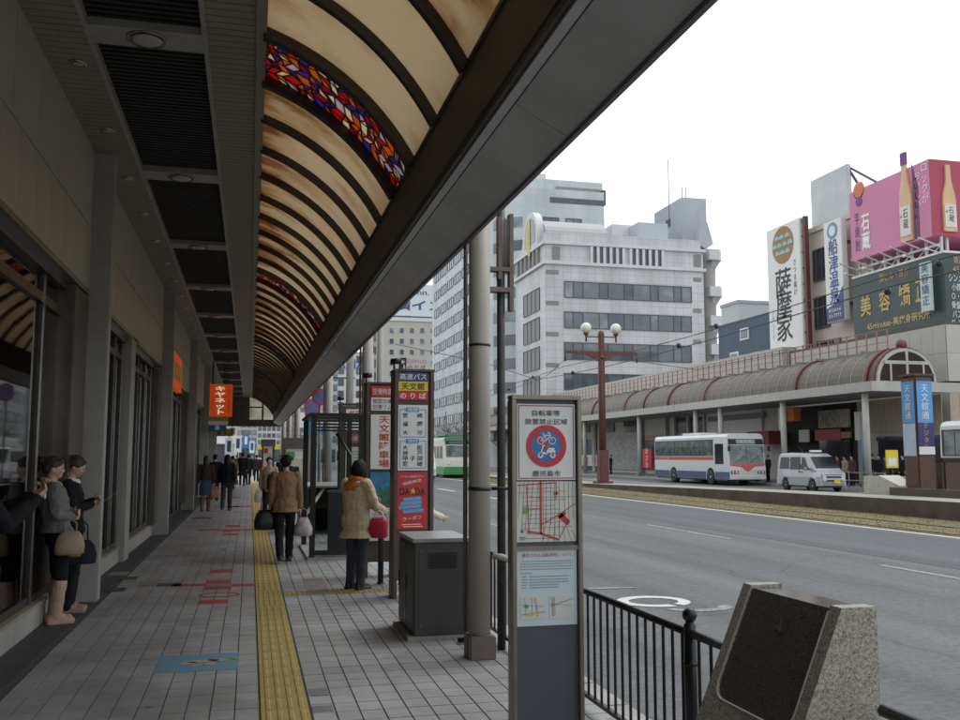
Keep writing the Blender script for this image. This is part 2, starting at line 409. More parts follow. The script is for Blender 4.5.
def mat_worn_paint(name, col, under, amt=.5, rough=.7):
    m, N, L, b = nodes(name)
    geo = N.new('ShaderNodeNewGeometry'); ns = N.new('ShaderNodeTexNoise'); ns.inputs['Scale'].default_value = 22; ns.inputs['Detail'].default_value = 10; ns.inputs['Roughness'].default_value = .8
    L.new(geo.outputs['Position'], ns.inputs[0])
    cr = N.new('ShaderNodeValToRGB'); e = cr.color_ramp.elements; e[0].position = amt - .08; e[1].position = amt + .08; e[0].color = (*under, 1); e[1].color = (*col, 1)
    L.new(ns.outputs['Fac'], cr.inputs[0]); L.new(cr.outputs[0], b.inputs['Base Color']); b.inputs['Roughness'].default_value = rough
    return m
m_asph = mat_asphalt('asphalt', (.128, .131, .137), .17)
m_asph2 = mat_asphalt('asphalt_new', (.099, .103, .113), .08, 13)
m_tile = mat_tile('paving_tile', [(.305, .305, .305), (.335, .335, .335), (.315, .315, .314), (.355, .355, .355), (.325, .322, .318)])
m_tilef = mat_tile('paving_tile_far', [(.305, .305, .305), (.335, .335, .335), (.315, .315, .314), (.355, .355, .355), (.325, .322, .318)], perobj=False)
m_joint = M('joint_mortar', (.075, .072, .068), .9, var=.3)
m_dark_border = M('border_tile', (.055, .055, .058), .6, var=.2)
m_yellow = M('tactile_yellow', (.33, .25, .075), .6, var=.25, scale=3, bump=.1)
m_redtile = mat_worn_paint('red_inlay', (.28, .03, .035), (.14, .10, .10), .36)
m_bluetile = mat_worn_paint('blue_inlay', (.10, .22, .31), (.19, .21, .22), .40)
m_beigeinlay = mat_worn_paint('beige_inlay', (.36, .30, .20), (.2, .2, .2), .45)
m_browntile = M('brown_tile', (.24, .19, .16), .6, var=.25)
m_greytile = M('grey_tile', (.15, .15, .16), .6, var=.2)
m_white_line = mat_worn_paint('road_paint', (.62, .62, .60), (.16, .16, .16), .38)
m_white_worn = mat_worn_paint('road_paint_worn', (.42, .42, .41), (.13, .13, .13), .52)
m_kerb = M('kerb_concrete', (.34, .33, .30), .8, var=.25, scale=3, bump=.2)
m_conc = M('concrete', (.30, .29, .265), .8, var=.2, scale=2, bump=.2)
# ================================================================ ground, road, pavements
RZ = -.13
g = MB(); g.add([(-900, -300, RZ - .02), (900, -300, RZ - .02), (900, 1500, RZ - .02), (-900, 1500, RZ - .02)], [(0, 1, 2, 3)])
tag(g.build('ground', M('ground_far', (.2, .2, .19), .9, var=.2, scale=.05)), kind='structure')
rd = MB(); rd.box(2.42, 30.0, -20, 400, RZ - .016, RZ)
road = tag(rd.build('road', m_asph), kind='structure')
rp = MB(); rp.box(10.6, 14.45, -20, 150, RZ, RZ + .004)
rp.build('resurfaced_strip', m_asph2, road)
lw = MB(); lw.box(14.5, 14.66, -20, 150, RZ, RZ + .008); lw.build('edge_line', m_white_line, road)
for a, b_ in ((17.9, 22.1), (8.9, 13.1), (26.9, 31.1), (35.9, 40.1), (44.9, 49.1)):
    q = MB(); q.box(9.72, 9.86, a, b_, RZ, RZ + .006); q.build('lane_dash', m_white_worn if a < 30 else m_white_line, road)
for a, b_ in ((22.4, 25.6), (31.4, 34.6)):
    q = MB(); q.box(5.95, 6.07, a, b_, RZ, RZ + .006); q.build('lane_dash', m_white_worn, road)
def ring(cx, cy, ax, ay, bx, by, a0, a1, seg=28):
    q = MB(); vs = []
    for i in range(seg + 1):
        t = a0 + (a1 - a0) * i / seg
        vs += [(cx + ax * math.cos(t), cy + ay * math.sin(t), RZ + .006), (cx + bx * math.cos(t), cy + by * math.sin(t), RZ + .006)]
    q.add(vs, [(2 * i, 2 * i + 1, 2 * i + 3, 2 * i + 2) for i in range(seg)]); return q
ring(4.72, 10.52, .30, .26, .44, .42, R(-60), R(285)).build('road_character', m_white_line, road)
ring(5.02, 10.0, .26, .14, .42, .30, R(185), R(372)).build('road_character', m_white_worn, road)
ring(4.45, 11.6, .4, .05, .62, .17, R(20), R(160)).build('road_character', m_white_worn, road)
# pavement: dark bed with the tiles on it
pv = MB(); pv.box(-2.6, 2.24, -6, 120, RZ, -.008)
pav = tag(pv.build('pavement', m_joint), kind='structure')
kb = MB()
y = -6.0; k = 0
kerbme = MB().bbox(2.242, 2.42, 0, .594, RZ - .02, .005, .012).mesh('kerb_stone', m_kerb)
for i in range(70): inst(kerbme, 'kerb_stone', (0, -2 + i * .6, 0), pav)
MB().box(2.244, 2.42, 40.02, 150, RZ, .003).build('kerb_run', m_kerb, pav)
TW, TL = .15, .21
cols_x = []
x = .095
while x - TW > -1.62: x -= TW; cols_x.append(x)
x = .415
while x + TW < 2.26: cols_x.append(x); x += TW
tiles = []
rows = int((62 + 4) / TL)
for j in range(rows):
    y0 = -4 + j * TL
    for x0 in cols_x:
        tiles.append((x0, y0))
def px(p):
    v = Vector(p) - Vector((0, 0, EYE)); d = v.dot(cF)
    if d < .2: return None
    return CX + FPX * v.dot(cR) / d, CY - FPX * v.dot(cU) / d
skip = []
def inframe(x0, y0):
    p = px((x0 + TW / 2, y0 + TL / 2, 0)); return p and -10 < p[0] < 520 and p[1] < 732
vis = sorted([t for t in tiles if inframe(*t) and t[1] > 5], key=lambda t: t[1])[:300]
visset = set(vis)
tme = MB().add([(0.003, 0.003, -.012), (TW - .003, 0.003, -.012), (TW - .003, TL - .003, -.012), (.003, TL - .003, -.012), (.005, .005, 0), (TW - .005, .005, 0), (TW - .005, TL - .005, 0), (.005, TL - .005, 0)],
               [(4, 5, 6, 7), (0, 1, 5, 4), (1, 2, 6, 5), (2, 3, 7, 6), (3, 0, 4, 7)]).mesh('paving_tile', m_tile)
for x0, y0 in vis:
    inst(tme, 'paving_tile', (x0, y0, random.uniform(-.0012, .0012)), pav)
tf = MB()
for x0, y0 in tiles:
    if (x0, y0) in visset: continue
    z = random.uniform(-.001, .001)
    tf.add([(x0 + .003, y0 + .003, -.012), (x0 + TW - .003, y0 + .003, -.012), (x0 + TW - .003, y0 + TL - .003, -.012), (x0 + .003, y0 + TL - .003, -.012),
            (x0 + .005, y0 + .005, z), (x0 + TW - .005, y0 + .005, z), (x0 + TW - .005, y0 + TL - .005, z), (x0 + .005, y0 + TL - .005, z)],
           [(4, 5, 6, 7), (0, 1, 5, 4), (1, 2, 6, 5), (2, 3, 7, 6), (3, 0, 4, 7)])
tag(tf.build('paving_tile_field', m_tilef, pav), kind='stuff')
MB().box(-2.2, 2.24, 62.01, 120, -.01, 0).build('far_paving', m_tilef, pav)
bd = MB()
bme = MB().bbox(0, .30, 0, .496, -.02, 0, .003).mesh('border_slab', m_dark_border)
for j in range(110): inst(bme, 'border_slab', (-1.92, -4 + j * .5, 0), pav)
# tactile line: blocks with four bars
tb = MB().box(.002, .298, .002, .298, -.012, .001)
for i in range(4):
    c = .045 + i * .07
    tb.add([(c - .017, .012, .001), (c + .017, .012, .001), (c + .017, .288, .001), (c - .017, .288, .001), (c - .010, .018, .006), (c + .010, .018, .006), (c + .010, .282, .006), (c - .010, .282, .006)],
           [(4, 5, 6, 7), (0, 1, 5, 4), (1, 2, 6, 5), (2, 3, 7, 6), (3, 0, 4, 7)])
tbm = tb.mesh('tactile_block', m_yellow)
td = MB().box(.002, .298, .002, .298, -.012, .001)
for i in range(5):
    for j in range(5): td.lathe([(.014, .001), (.013, .004), (.008, .006)], (.035 + i * .0575, .035 + j * .0575, 0), 8)
tdm = td.mesh('tactile_block', m_yellow)
for j in range(215):
    yy = 4.41 + j * .3
    inst(tdm if abs(yy - 10.86) < .5 else tbm, 'tactile_block', (.105, yy, 0), pav)
for i in range(6):   # branch to the bus stop
    inst(tdm, 'tactile_block', (.43 + i * .3, 11.16, .001), pav)
# coloured inlays among the tiles
def inlay(x0, y0, x1, y1, mat, name='inlay_tile', z=.0025):
    a, b_, c, d = onZ(x0, y1), onZ(x1, y1), onZ(x1, y0), onZ(x0, y0)
    X0, X1 = min(a.x, d.x), max(b_.x, c.x); Y0, Y1 = (a.y + b_.y) / 2, (c.y + d.y) / 2
    X0 = (a.x + d.x) / 2; X1 = (b_.x + c.x) / 2
    return MB().box(X0, X1, Y0, Y1, -.006, z).build(name, mat, pav)
inlay(158, 654.5, 238, 671.5, m_bluetile)
bl = onZ(201, 663)
fig = MB()
for dx, dy, rx, ry in ((-.1, 0, .06, .05), (0, .05, .13, .06), (.06, -.06, .06, .05), (.15, .06, .10, .05), (-.02, -.09, .05, .04), (.24, .09, .05, .03)):
    vs = [(bl.x + dx + rx * math.cos(t) * (1 + .2 * math.sin(3 * t)), bl.y + dy + ry * math.sin(t) * (1 + .2 * math.cos(2 * t + dx * 9)), .0045) for t in [i * math.pi / 8 for i in range(16)]]
    fig.add(vs, [tuple(range(16))])
fig.build('inlay_map', m_beigeinlay, pav)
for r in ((211, 569.5, 232, 572.6), (206.5, 580, 231, 583.5), (172, 583.9, 206, 586.3), (231.5, 583.9, 255.5, 586.3), (205, 586.6, 231, 589.6), (200, 600, 228, 603.5)): inlay(*r, m_redtile)
inlay(206, 583.7, 231, 586.5, m_greytile)
inlay(206, 575, 231, 578.5, m_browntile)
c0 = onZ(219, 595)
rg = MB(); vs = []
for i in range(33):
    t = i * math.pi / 16; vs += [(c0.x + .20 * math.cos(t), c0.y + .14 * math.sin(t), .004), (c0.x + .235 * math.cos(t), c0.y + .185 * math.sin(t), .004)]
rg.add(vs, [(2 * i, 2 * i + 1, 2 * i + 3, 2 * i + 2) for i in range(32)]); rg.build('inlay_ring', m_redtile, pav)
for r in ((226, 525, 240, 527), (223, 529.3, 240, 531.5), (198, 529.3, 222, 530.6), (240.5, 529.3, 254, 530.6), (224, 533.6, 238, 535.4), (229, 506, 240, 507.4), (214, 506.2, 251, 507.2), (232, 497, 241, 498)): inlay(*r, m_redtile)
for r in ((110, 572, 128, 575.5), (138, 582.5, 156, 587)): inlay(*r, m_browntile)
inlay(112, 577, 137, 580, m_dark_border); inlay(103, 588, 125, 592, m_dark_border); inlay(157, 583, 181, 586.5, m_dark_border)
for r in ((304, 578, 323, 580), (308, 590, 329, 592)): inlay(*r, m_greytile)
inlay(304, 580.3, 326, 590, m_browntile)
inlay(220, 548, 226, 551, m_bluetile); inlay(192, 517.5, 211, 519, m_dark_border)
inlay(309, 689, 328, 696, m_greytile); inlay(312, 706, 333, 712, m_greytile)
# ================================================================ tram track and platform
m_grass = M('track_grass', (.165, .138, .062), .95, var=.4, scale=5, bump=.8, bscale=30)
tk = MB(); tk.box(14.7, 18.3, -20, 400, RZ - .03, RZ + .012)
trk = tag(tk.build('tram_track_bed', m_grass), kind='structure')
m_rail = M('rail_steel', (.18, .15, .12), .35, .8, var=.3)
for xx in (15.0, 16.45):
    MB().box(xx - .04, xx + .04, -20, 400, RZ, RZ + .03).build('rail', m_rail, trk)
    MB().box(xx + .05, xx + .16, -20, 400, RZ, RZ + .016).build('rail_border', m_conc, trk)
bl_ = MB()
for i in range(26000):
    yy = 10 + 75 * random.random() ** 1.4; xx = 14.72 + 3.5 * random.random()
    if abs(xx - 15.05) < .13 or abs(xx - 16.5) < .13: continue
    h = random.uniform(.006, .022); a = random.random() * 6.28; w_ = .012 + yy * .0003
    dx, dy = math.cos(a) * w_, math.sin(a) * w_
    bl_.add([(xx - dx, yy - dy, RZ + .01), (xx + dx, yy + dy, RZ + .01), (xx + random.uniform(-.03, .03), yy + random.uniform(-.03, .03), RZ + .01 + h)], [(0, 1, 2)])
tag(bl_.build('grass', M('grass_blade', (.175, .148, .068), .9, var=.2, scale=1), None), 'dry yellowish grass growing between the tram rails', 'grass', kind='stuff')
m_plat = M('platform_brown', (.105, .082, .066), .8, var=.35, scale=1.5, bump=.3)
PT = [(-10, .37), (21, .36), (31, .29), (50.7, .04), (62, -.02), (120, -.03)]
def plat_z(y):
    for (a, za), (b, zb) in zip(PT, PT[1:]):
        if a <= y <= b: return za + (zb - za) * (y - a) / (b - a)
    return PT[-1][1]
tp = MB(); kbm = MB()
for (a, za), (b_, zb) in zip(PT, PT[1:]):
    for mb_, x0, x1, dz in ((tp, 18.46, 20.6, 0), (kbm, 18.3, 18.459, .012)):
        mb_.add([(x0, a, RZ - .02), (x1, a, RZ - .02), (x1, b_, RZ - .02), (x0, b_, RZ - .02), (x0, a, za + dz), (x1, a, za + dz), (x1, b_, zb + dz), (x0, b_, zb + dz)],
                [(4, 5, 6, 7), (0, 1, 5, 4), (2, 3, 7, 6), (3, 0, 4, 7), (1, 2, 6, 5)])
plat = tag(tp.build('tram_platform', M('platform_slab', (.30, .29, .25), .85, var=.2)), kind='structure')
kbm.build('platform_edge', m_plat, plat)
# far pavement
fp = MB(); fp.box(29.8, 36.5, -30, 30.0, RZ - .02, 0); fp.box(29.8, 80, 30.01, 400, RZ - .02, 0)
fpav = tag(fp.build('far_pavement', M('far_paving', (.27, .26, .25), .8, var=.15)), kind='structure')
fl = MB(); fl.box(24.6, 24.72, 20, 120, RZ, RZ + .007); fl.build('edge_line', m_white_line, road)
MB().box(29.6, 29.799, -20, 200, RZ, .015).build('kerb_run', m_kerb, fpav)
# ================================================================ near building (left) with its shop windows
m_wall = M('wall_tile', (.42, .42, .37), .38, var=.08, scale=1.2, bump=.05, bscale=25)
m_wallj = M('wall_joint', (.10, .092, .08), .8)
m_pillar = M('pillar_stone', (.33, .33, .305), .45, var=.12, scale=2.5, bump=.1)
m_bronze = M('bronze_frame', (.085, .072, .058), .32, .6, var=.2)
m_chrome = M('steel_trim', (.42, .41, .40), .22, .9, var=.15)
m_sill = M('sill_stone', (.30, .265, .21), .5, var=.15, scale=3, bump=.1)
m_sillf = M('sill_face', (.33, .32, .29), .6, var=.2, scale=2, bump=.15)
m_black = M('black_metal', (.018, .017, .017), .4, .3, var=.3)
m_glass = mat_glass('shop_glass', (.6, .62, .6), 1.32, .03, (.8, .8, .8))
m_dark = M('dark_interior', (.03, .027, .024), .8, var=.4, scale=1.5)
m_lampw = M('warm_lamp', (1.0, .72, .36), .5, emit=5.0, var=0)
CZ = 5.07
WX = -1.82
sh = thing('shop_building', 'beige tiled department store with dark shop windows along the left of the arcade', 'building', (-2.1, 11.2, 0))
PYS = [2.2, 11.17, 20.2, 29.2, 38.2, 47.2]
core = MB()
core.box(-12, -1.86, -8, 58, CZ + .3, 24); core.box(-12.2, -6.2, -8, 58, 0, CZ + .3)
core.box(-6.2, -1.95, -8, -6, 0, CZ + .3); core.box(-6.2, -1.95, 57.6, 58, 0, CZ + .3)
core.build('wall', m_wall, sh)
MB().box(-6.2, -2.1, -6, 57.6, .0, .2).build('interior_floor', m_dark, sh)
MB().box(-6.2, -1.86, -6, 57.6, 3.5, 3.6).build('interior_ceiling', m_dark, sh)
MB().box(-1.95, -1.845, -6, 57.6, 3.46, CZ + .3).build('wall_backing', m_wallj, sh)
# wall panels, two rows
for (z0, z1, pw) in ((4.19, CZ + .02, .9), (3.47, 4.18, .6)):
    n = int(64 / pw)
    me = MB().bbox(0, .028, .003, pw - .003, 0, z1 - z0 - .006, .003).mesh('wall_panel', m_wall)
    for i in range(n):
        yy = -6 + i * pw
        if yy < 3.5 and z0 < 4: continue
        inst(me, 'wall_panel', (-1.846, yy, z0 + .003), sh)
for yy in PYS:
    p = MB().bbox(-2.3, -1.60, yy, yy + .22, -.005, CZ + .04, .012); p.build('pillar', m_pillar, sh)
def mull_y(pxx, X=-2.02): return onX(pxx, 450, X).y
# kerb-like sill
for a, b_ in ((-6, 2.19), (2.43, 11.16), (11.4, 15.19), (15.76, 20.19)):
    s1 = MB().bbox(-2.0, -1.9, a, b_, -.005, .205, .008).build('sill_face', m_sillf, sh)
    MB().bbox(-2.14, -1.885, a, b_, .206, .235, .006).build('sill', m_sill, sh)
cpl = MB().bbox(-2.3, -1.82, 15.2, 15.75, -.004, 3.44, .01); cpl.build('mullion_column', m_pillar, sh)
def bay(y0, y1, mulls, zb=.236, zt=3.05):
    fr = MB(); fr.box(-1.9, -1.80, y0, y1, 3.40, 3.455); f0 = fr.build('steel_trim', m_chrome, sh)
    MB().box(-2.03, -1.9, y0, y1, 3.33, 3.46).build('header', m_bronze, sh)
    MB().box(-2.03, -1.94, y0, y1, zt, zt + .09).build('transom', m_bronze, sh)
    ys = [y0] + sorted(mulls) + [y1]
    for i, q in enumerate(ys):
        wd = .05 if 0 < i < len(ys) - 1 else .07
        c = q if 0 < i < len(ys) - 1 else (q + wd if i == 0 else q - wd)
        MB().box(-2.04, -1.935, c - wd / 2, c + wd / 2, zb, 3.329).build('mullion', m_bronze, sh)
        MB().box(-1.945, -1.928, c - wd / 2 - .012, c - wd / 2 - .001, zb, 3.32).build('mullion_edge', m_chrome, sh)
    MB().box(-2.02, -1.95, y0 + .02, y1 - .02, zb - .0005, zb + .07).build('bottom_rail', m_bronze, sh)
    for a, b_ in zip(ys, ys[1:]):
        MB().box(-1.985, -1.975, a + .03, b_ - .03, zb + .06, zt).build('pane', m_glass, sh)
        MB().box(-1.985, -1.975, a + .03, b_ - .03, zt + .09, 3.33).build('pane', m_glass, sh)
bay(-6, 2.19, [-3, -.2])
b1 = [mull_y(28), mull_y(62), 5.1, 3.9]
bay(2.43, 11.16, b1)
bay(11.4, 15.19, [13.0, 14.3])
bay(15.76, 20.19, [17.2, 18.4, 19.4])
bay(20.43, 29.19, [22.1, 24.0, 26, 27.6], zb=.02)
bay(29.43, 38.19, [31.5, 33.6, 36], zb=.02)
bay(38.43, 47.19, [40, 43, 45], zb=.02)
# wide bronze jamb at the end of the first bay and dark door leaves further on
for ja, jb in ((10.35, 11.16), (19.6, 20.19), (28.6, 29.19)): MB().bbox(-2.13, -1.815, ja, jb, .24, 3.395, .01).build('jamb', M('bronze_jamb', (.16, .13, .105), .25, .6, var=.25, scale=3), sh)
for a in (21.0, 22.3, 24.4): MB().box(-2.2, -2.13, a, a + 1.1, .05, 2.95).build('door_leaf', m_black, sh)
# interior: shelves, curtains and a few lit ceiling lamps
for i, yy in enumerate((3.6, 6.2, 8.3, 12.6, 14.6, 17.5)):
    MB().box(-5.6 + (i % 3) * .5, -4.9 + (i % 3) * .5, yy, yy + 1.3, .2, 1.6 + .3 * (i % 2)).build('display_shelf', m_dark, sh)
cu = MB()
for k in range(9):
    y0 = 2.75 + k * .13; cu.tube([(-2.4, y0, .24), (-2.4, y0, 3.3)], .075, 8)
cu.build('curtain', M('curtain', (.12, .12, .11), .9, var=.2), sh)
for yy, xx in ((11.1, -2.6), (12.2, -3.2), (13.4, -2.6), (15.2, -2.9), (17.5, -2.6), (19.4, -2.9), (9.2, -2.7), (23, -2.7)):
    MB().box(xx - .05, xx + .05, yy - .3, yy + .3, 3.40, 3.46).build('ceiling_lamp', m_lampw, sh)
for a, b_ in ((11.7, 12.9), (13.1, 14.2), (16.2, 17.1), (17.3, 18.3)):
    bl2 = MB(); yy = a
    while yy < b_: bl2.box(-2.30, -2.28, yy, yy + .085, .3, 3.0); yy += .11
    bl2.build('blind', M('blind_green', (.22, .27, .245), .7, var=.25), sh)['kind'] = 'stuff'
for yy, zz, hh, mm in ((7.4, .5, 1.3, (.30, .26, .2)), (8.4, .9, 1.0, (.12, .2, .16)), (9.1, .4, 1.5, (.25, .24, .22)), (5.9, .6, 1.2, (.3, .12, .08)), (14.7, .5, 1.4, (.28, .25, .2)), (18.9, .5, 1.3, (.25, .22, .18))):
    MB().bbox(-2.75, -2.62, yy, yy + .42, zz, zz + hh, .03).build('display_panel', M('display_%d' % int(yy * 10), mm, .6, var=.4, scale=4), sh)
m_orange_lit = M('orange_lit', (.62, .075, .008), .5, emit=.32, var=.08)
MB().box(-1.82, -1.70, 21.0, 24.2, 3.15, 3.95).build('lit_sign', m_orange_lit, sh)
for i in range(6): MB().box(-1.70, -1.69, 21.3 + i * .45, 21.55 + i * .45, 3.35, 3.75).build('sign_character', M('sign_cream', (.7, .5, .2), .5), sh)
# ================================================================ arcade canopy over the pavement
m_slat = M('ceiling_slat', (.255, .228, .185), .55, var=.1, scale=3)
m_slatd = M('ceiling_dark', (.022, .02, .019), .7, var=.3)
m_cbar = M('ceiling_bar', (.33, .32, .29), .5, var=.1)
m_rib = M('rib_bronze', (.050, .042, .035), .45, .3, var=.3, scale=4)
m_beam = M('beam_bronze', (.13, .11, .09), .5, .15, var=.25, scale=2)
m_soff = M('soffit_metal', (.52, .52, .51), .6, var=.14, scale=1.6, bump=.05, streak=.4)
m_vault = mat_translucent('vault_panel', [(.32, .18, .085), (.51, .405, .28), (.585, .50, .385)])
m_lens = M('downlight_lens', (.5, .48, .44), .15, .2, var=.1)
CE = 57.0
cano = thing('arcade_canopy', 'long pavement canopy with amber barrel vault, dark ribs and slatted ceiling', 'canopy', (1.82, 7.42, 3.5))
MB().box(-1.86, .02, -8, CE, CZ + .16, CZ + .28).build('ceiling_deck', m_slatd, cano)
def slats(x0, x1, pitch=.115):
    q = MB(); n = int((CE + 6) / pitch)
    for i in range(n):
        y0 = -6 + i * pitch
        q.box(x0, x1, y0 + .006, y0 + pitch - .006, CZ, CZ + .03)
    o = q.build('slat_strip', m_slat, cano); o['kind'] = 'stuff'
    MB().box(x0, x1, -6, CE, CZ + .031, CZ + .05).build('slat_backing', m_slatd, cano)
slats(-1.815, -1.40); slats(-.43, -.035)
MB().box(-1.40, -1.36, -6, CE, CZ - .012, CZ + .15).build('ceiling_frame', m_cbar, cano)
MB().box(-.47, -.43, -6, CE, CZ - .012, CZ + .15).build('ceiling_frame', m_cbar, cano)
MB().box(-.035, .05, -6, CE, CZ - .03, CZ + .15).build('ceiling_frame', m_slat, cano)
dk = MB()
for i in range(int((CE + 6) / .09)):
    y0 = -6 + i * .09; dk.box(-1.36, -.47, y0, y0 + .045, CZ + .06, CZ + .12)
dk.build('grille', m_slatd, cano)['kind'] = 'stuff'
for i in range(-3, 13):
    yb = 7.72 + i * 4.0
    MB().box(-1.36, -.47, yb, yb + .36, CZ - .006, CZ + .13).build('ceiling_bar', m_cbar, cano)
    l = MB().lathe([(.15, CZ - .015), (.165, CZ - .02), (.165, CZ - .006)], (-.92, yb + .18, 0), 24).build('downlight', m_chrome, cano)
    MB().lathe([(.13, CZ - .022), (.10, CZ - .03), (.02, CZ - .034)], (-.92, yb + .18, 0), 24).build('lens', m_lens, l)
for i in range(-4, 26):
    yb = 8.56 + i * 1.77
    l = MB().lathe([(.06, CZ - .012), (.075, CZ - .014), (.075, CZ + .01)], (-1.57, yb, 0), 16).build('downlight', m_chrome, cano)
    MB().lathe([(.05, CZ - .014), (.03, CZ - .018)], (-1.57, yb, 0), 12).build('lens', m_lens, l)
# vault: shallow arc from the ceiling edge down to the beam
P0, P1 = Vector((.05, CZ + .03)), Vector((1.30, 4.06))
ch = (P1 - P0).length; sag = .155; rad = ch * ch / 8 / sag + sag / 2
mid = (P0 + P1) / 2; dn = Vector((-(P1 - P0).y, (P1 - P0).x)).normalized()
if dn.y < 0: dn = -dn
cen = mid - dn * (rad - sag)
t0 = math.atan2(P0.y - cen.y, P0.x - cen.x); t1 = math.atan2(P1.y - cen.y, P1.x - cen.x)
def arc(r, n=14): return [(cen.x + r * math.cos(t0 + (t1 - t0) * i / n), cen.y + r * math.sin(t0 + (t1 - t0) * i / n)) for i in range(n + 1)]
def shell(ra, rb, y0, y1, n=14):
    a, b_ = arc(ra, n), arc(rb, n)
    return MB().prism(a + b_[::-1], 'y', y0, y1)
ribme = shell(rad - .075, rad + .012, -.035, .035).mesh('rib', m_rib)
ribw = shell(rad - .09, rad + .012, -.05, .05).mesh('rib', m_rib)
panme = shell(rad, rad + .008, .03, .97).mesh('vault_panel', m_vault)
STAIN = [-3, 7, 17, 27, 37, 47]
glasscols = [M('stained_' + n, c, .3, var=.25, scale=9) for n, c in ()]
def mat_stain(name, c):
    m, N, L, b = nodes(name); out = [n for n in N if n.type == 'OUTPUT_MATERIAL'][0]
    tl = N.new('ShaderNodeBsdfTranslucent'); tc = N.new('ShaderNodeTexCoord'); ns = N.new('ShaderNodeTexNoise'); ns.inputs['Scale'].default_value = 14
    L.new(tc.outputs['Object'], ns.inputs[0])
    cr = N.new('ShaderNodeValToRGB'); cr.color_ramp.elements[0].color = (*[x * .65 for x in c], 1); cr.color_ramp.elements[1].color = (*[min(1, x * 1.25) for x in c], 1)
    L.new(ns.outputs['Fac'], cr.inputs[0]); L.new(cr.outputs[0], tl.inputs[0]); L.new(cr.outputs[0], b.inputs['Base Color']); b.inputs['Roughness'].default_value = .3
    mx = N.new('ShaderNodeMixShader'); mx.inputs[0].default_value = .8; L.new(b.outputs[0], mx.inputs[1]); L.new(tl.outputs[0], mx.inputs[2]); L.new(mx.outputs[0], out.inputs[0])
    return m
sg = [mat_stain('stained_' + n, c) for n, c in (('red', (.55, .07, .06)), ('orange', (.62, .25, .07)), ('blue', (.14, .12, .34)), ('lilac', (.58, .48, .55)), ('cream', (.72, .62, .46)), ('crimson', (.42, .05, .08)), ('violet', (.20, .13, .32)))]
def stained(y0, y1, cols, rows_, single):
    rnd = random.Random(int(y0 * 10))
    ln = abs(t1 - t0) * rad
    # jittered brick-like lattice of vertices -> convex cells with a lead gap
    pts = {}
    def V(i, j):
        if (i, j) not in pts:
            u = (i + (.5 if j % 2 else 0)) / cols + rnd.uniform(-.32, .32) / cols; v = j / rows_ + (0 if j in (0, rows_) else rnd.uniform(-.3, .3) / rows_)
            pts[i, j] = (min(1, max(0, u)), v)
        return pts[i, j]
    join = {}; cames = []
    for j in range(rows_):
        for i in range(-1, cols + 1):
            q = [V(i, j), V(i + 1, j), V(i + 1, j + 1), V(i, j + 1)]
            if rnd.random() < .5: tris = [q]
            else: tris = [[q[0], q[1], q[2]], [q[0], q[2], q[3]]]
            for t in tris:
                cu_ = sum(a for a, _ in t) / len(t); cv = sum(b for _, b in t) / len(t)
                w_ = max(a for a, _ in t) - min(a for a, _ in t)
                if w_ < .2 / cols: continue
                for (ua, va), (ub, vb) in zip(t, t[1:] + t[:1]): cames.append((ua, va, ub, vb))
                t = [(cu_ + (a - cu_) * .95, cv + (b - cv) * .94) for a, b in t]
                def W(u, v, r): th = t0 + (t1 - t0) * u; return (cen.x + r * math.cos(th), y0 + (y1 - y0) * v, cen.y + r * math.sin(th))
                n = len(t); lo = [W(a, b, rad - .006) for a, b in t]; hi = [W(a, b, rad + .004) for a, b in t]
                fs = [tuple(range(n)), tuple(range(2 * n - 1, n - 1, -1))] + [(a, a + n, (a + 1) % n + n, (a + 1) % n) for a in range(n)]
                k = rnd.choice([0, 0, 0, 1, 1, 1, 2, 2, 3, 4, 4, 5, 6])
                if single: MB().add(lo + hi, fs).build('stained_piece', sg[k], cano)
                else: join.setdefault(k, MB()).add(lo + hi, fs)
    cm = MB()
    def W3(u, v, r): th = t0 + (t1 - t0) * u; return Vector((cen.x + r * math.cos(th), y0 + (y1 - y0) * v, cen.y + r * math.sin(th)))
    for ua, va, ub, vb in cames:
        ua, ub = min(1, max(0, ua)), min(1, max(0, ub))
        P_, Q_ = W3(ua, va, rad - .001), W3(ub, vb, rad - .001); d_ = Q_ - P_
        if d_.length < .01: continue
        nr = (Vector((P_.x, 0, P_.z)) - Vector((cen.x, 0, cen.y))).normalized(); sd_ = d_.cross(nr).normalized() * .0075; d_.normalize(); P_ -= d_ * .012; Q_ += d_ * .012
        cm.add([P_ - sd_ - nr * .008, Q_ - sd_ - nr * .008, Q_ + sd_ - nr * .008, P_ + sd_ - nr * .008, P_ - sd_ + nr * .008, Q_ - sd_ + nr * .008, Q_ + sd_ + nr * .008, P_ + sd_ + nr * .008], [(0, 3, 2, 1), (4, 5, 6, 7), (0, 1, 5, 4), (2, 3, 7, 6)])
    cm.build('leading', m_rib, cano)['kind'] = 'stuff'
    for k, mb_ in join.items(): mb_.build('stained_band', sg[k], cano)['kind'] = 'stuff'
# opaque leading: a thin dark lattice shell behind the pieces would block light, so the lead is thin ribs along the edges
nb = int(CE + 4)
for i in range(-4, int(CE)):
    yy = i + .55
    near = i in STAIN
    if not near: inst(panme, 'vault_panel', (0, yy, 0), cano)
    inst(ribw if (near or (i - 1) in STAIN) else ribme, 'rib', (0, yy, 0), cano)
    if near:
        stained(yy + .05, yy + .95, 17, 7, i == 7)
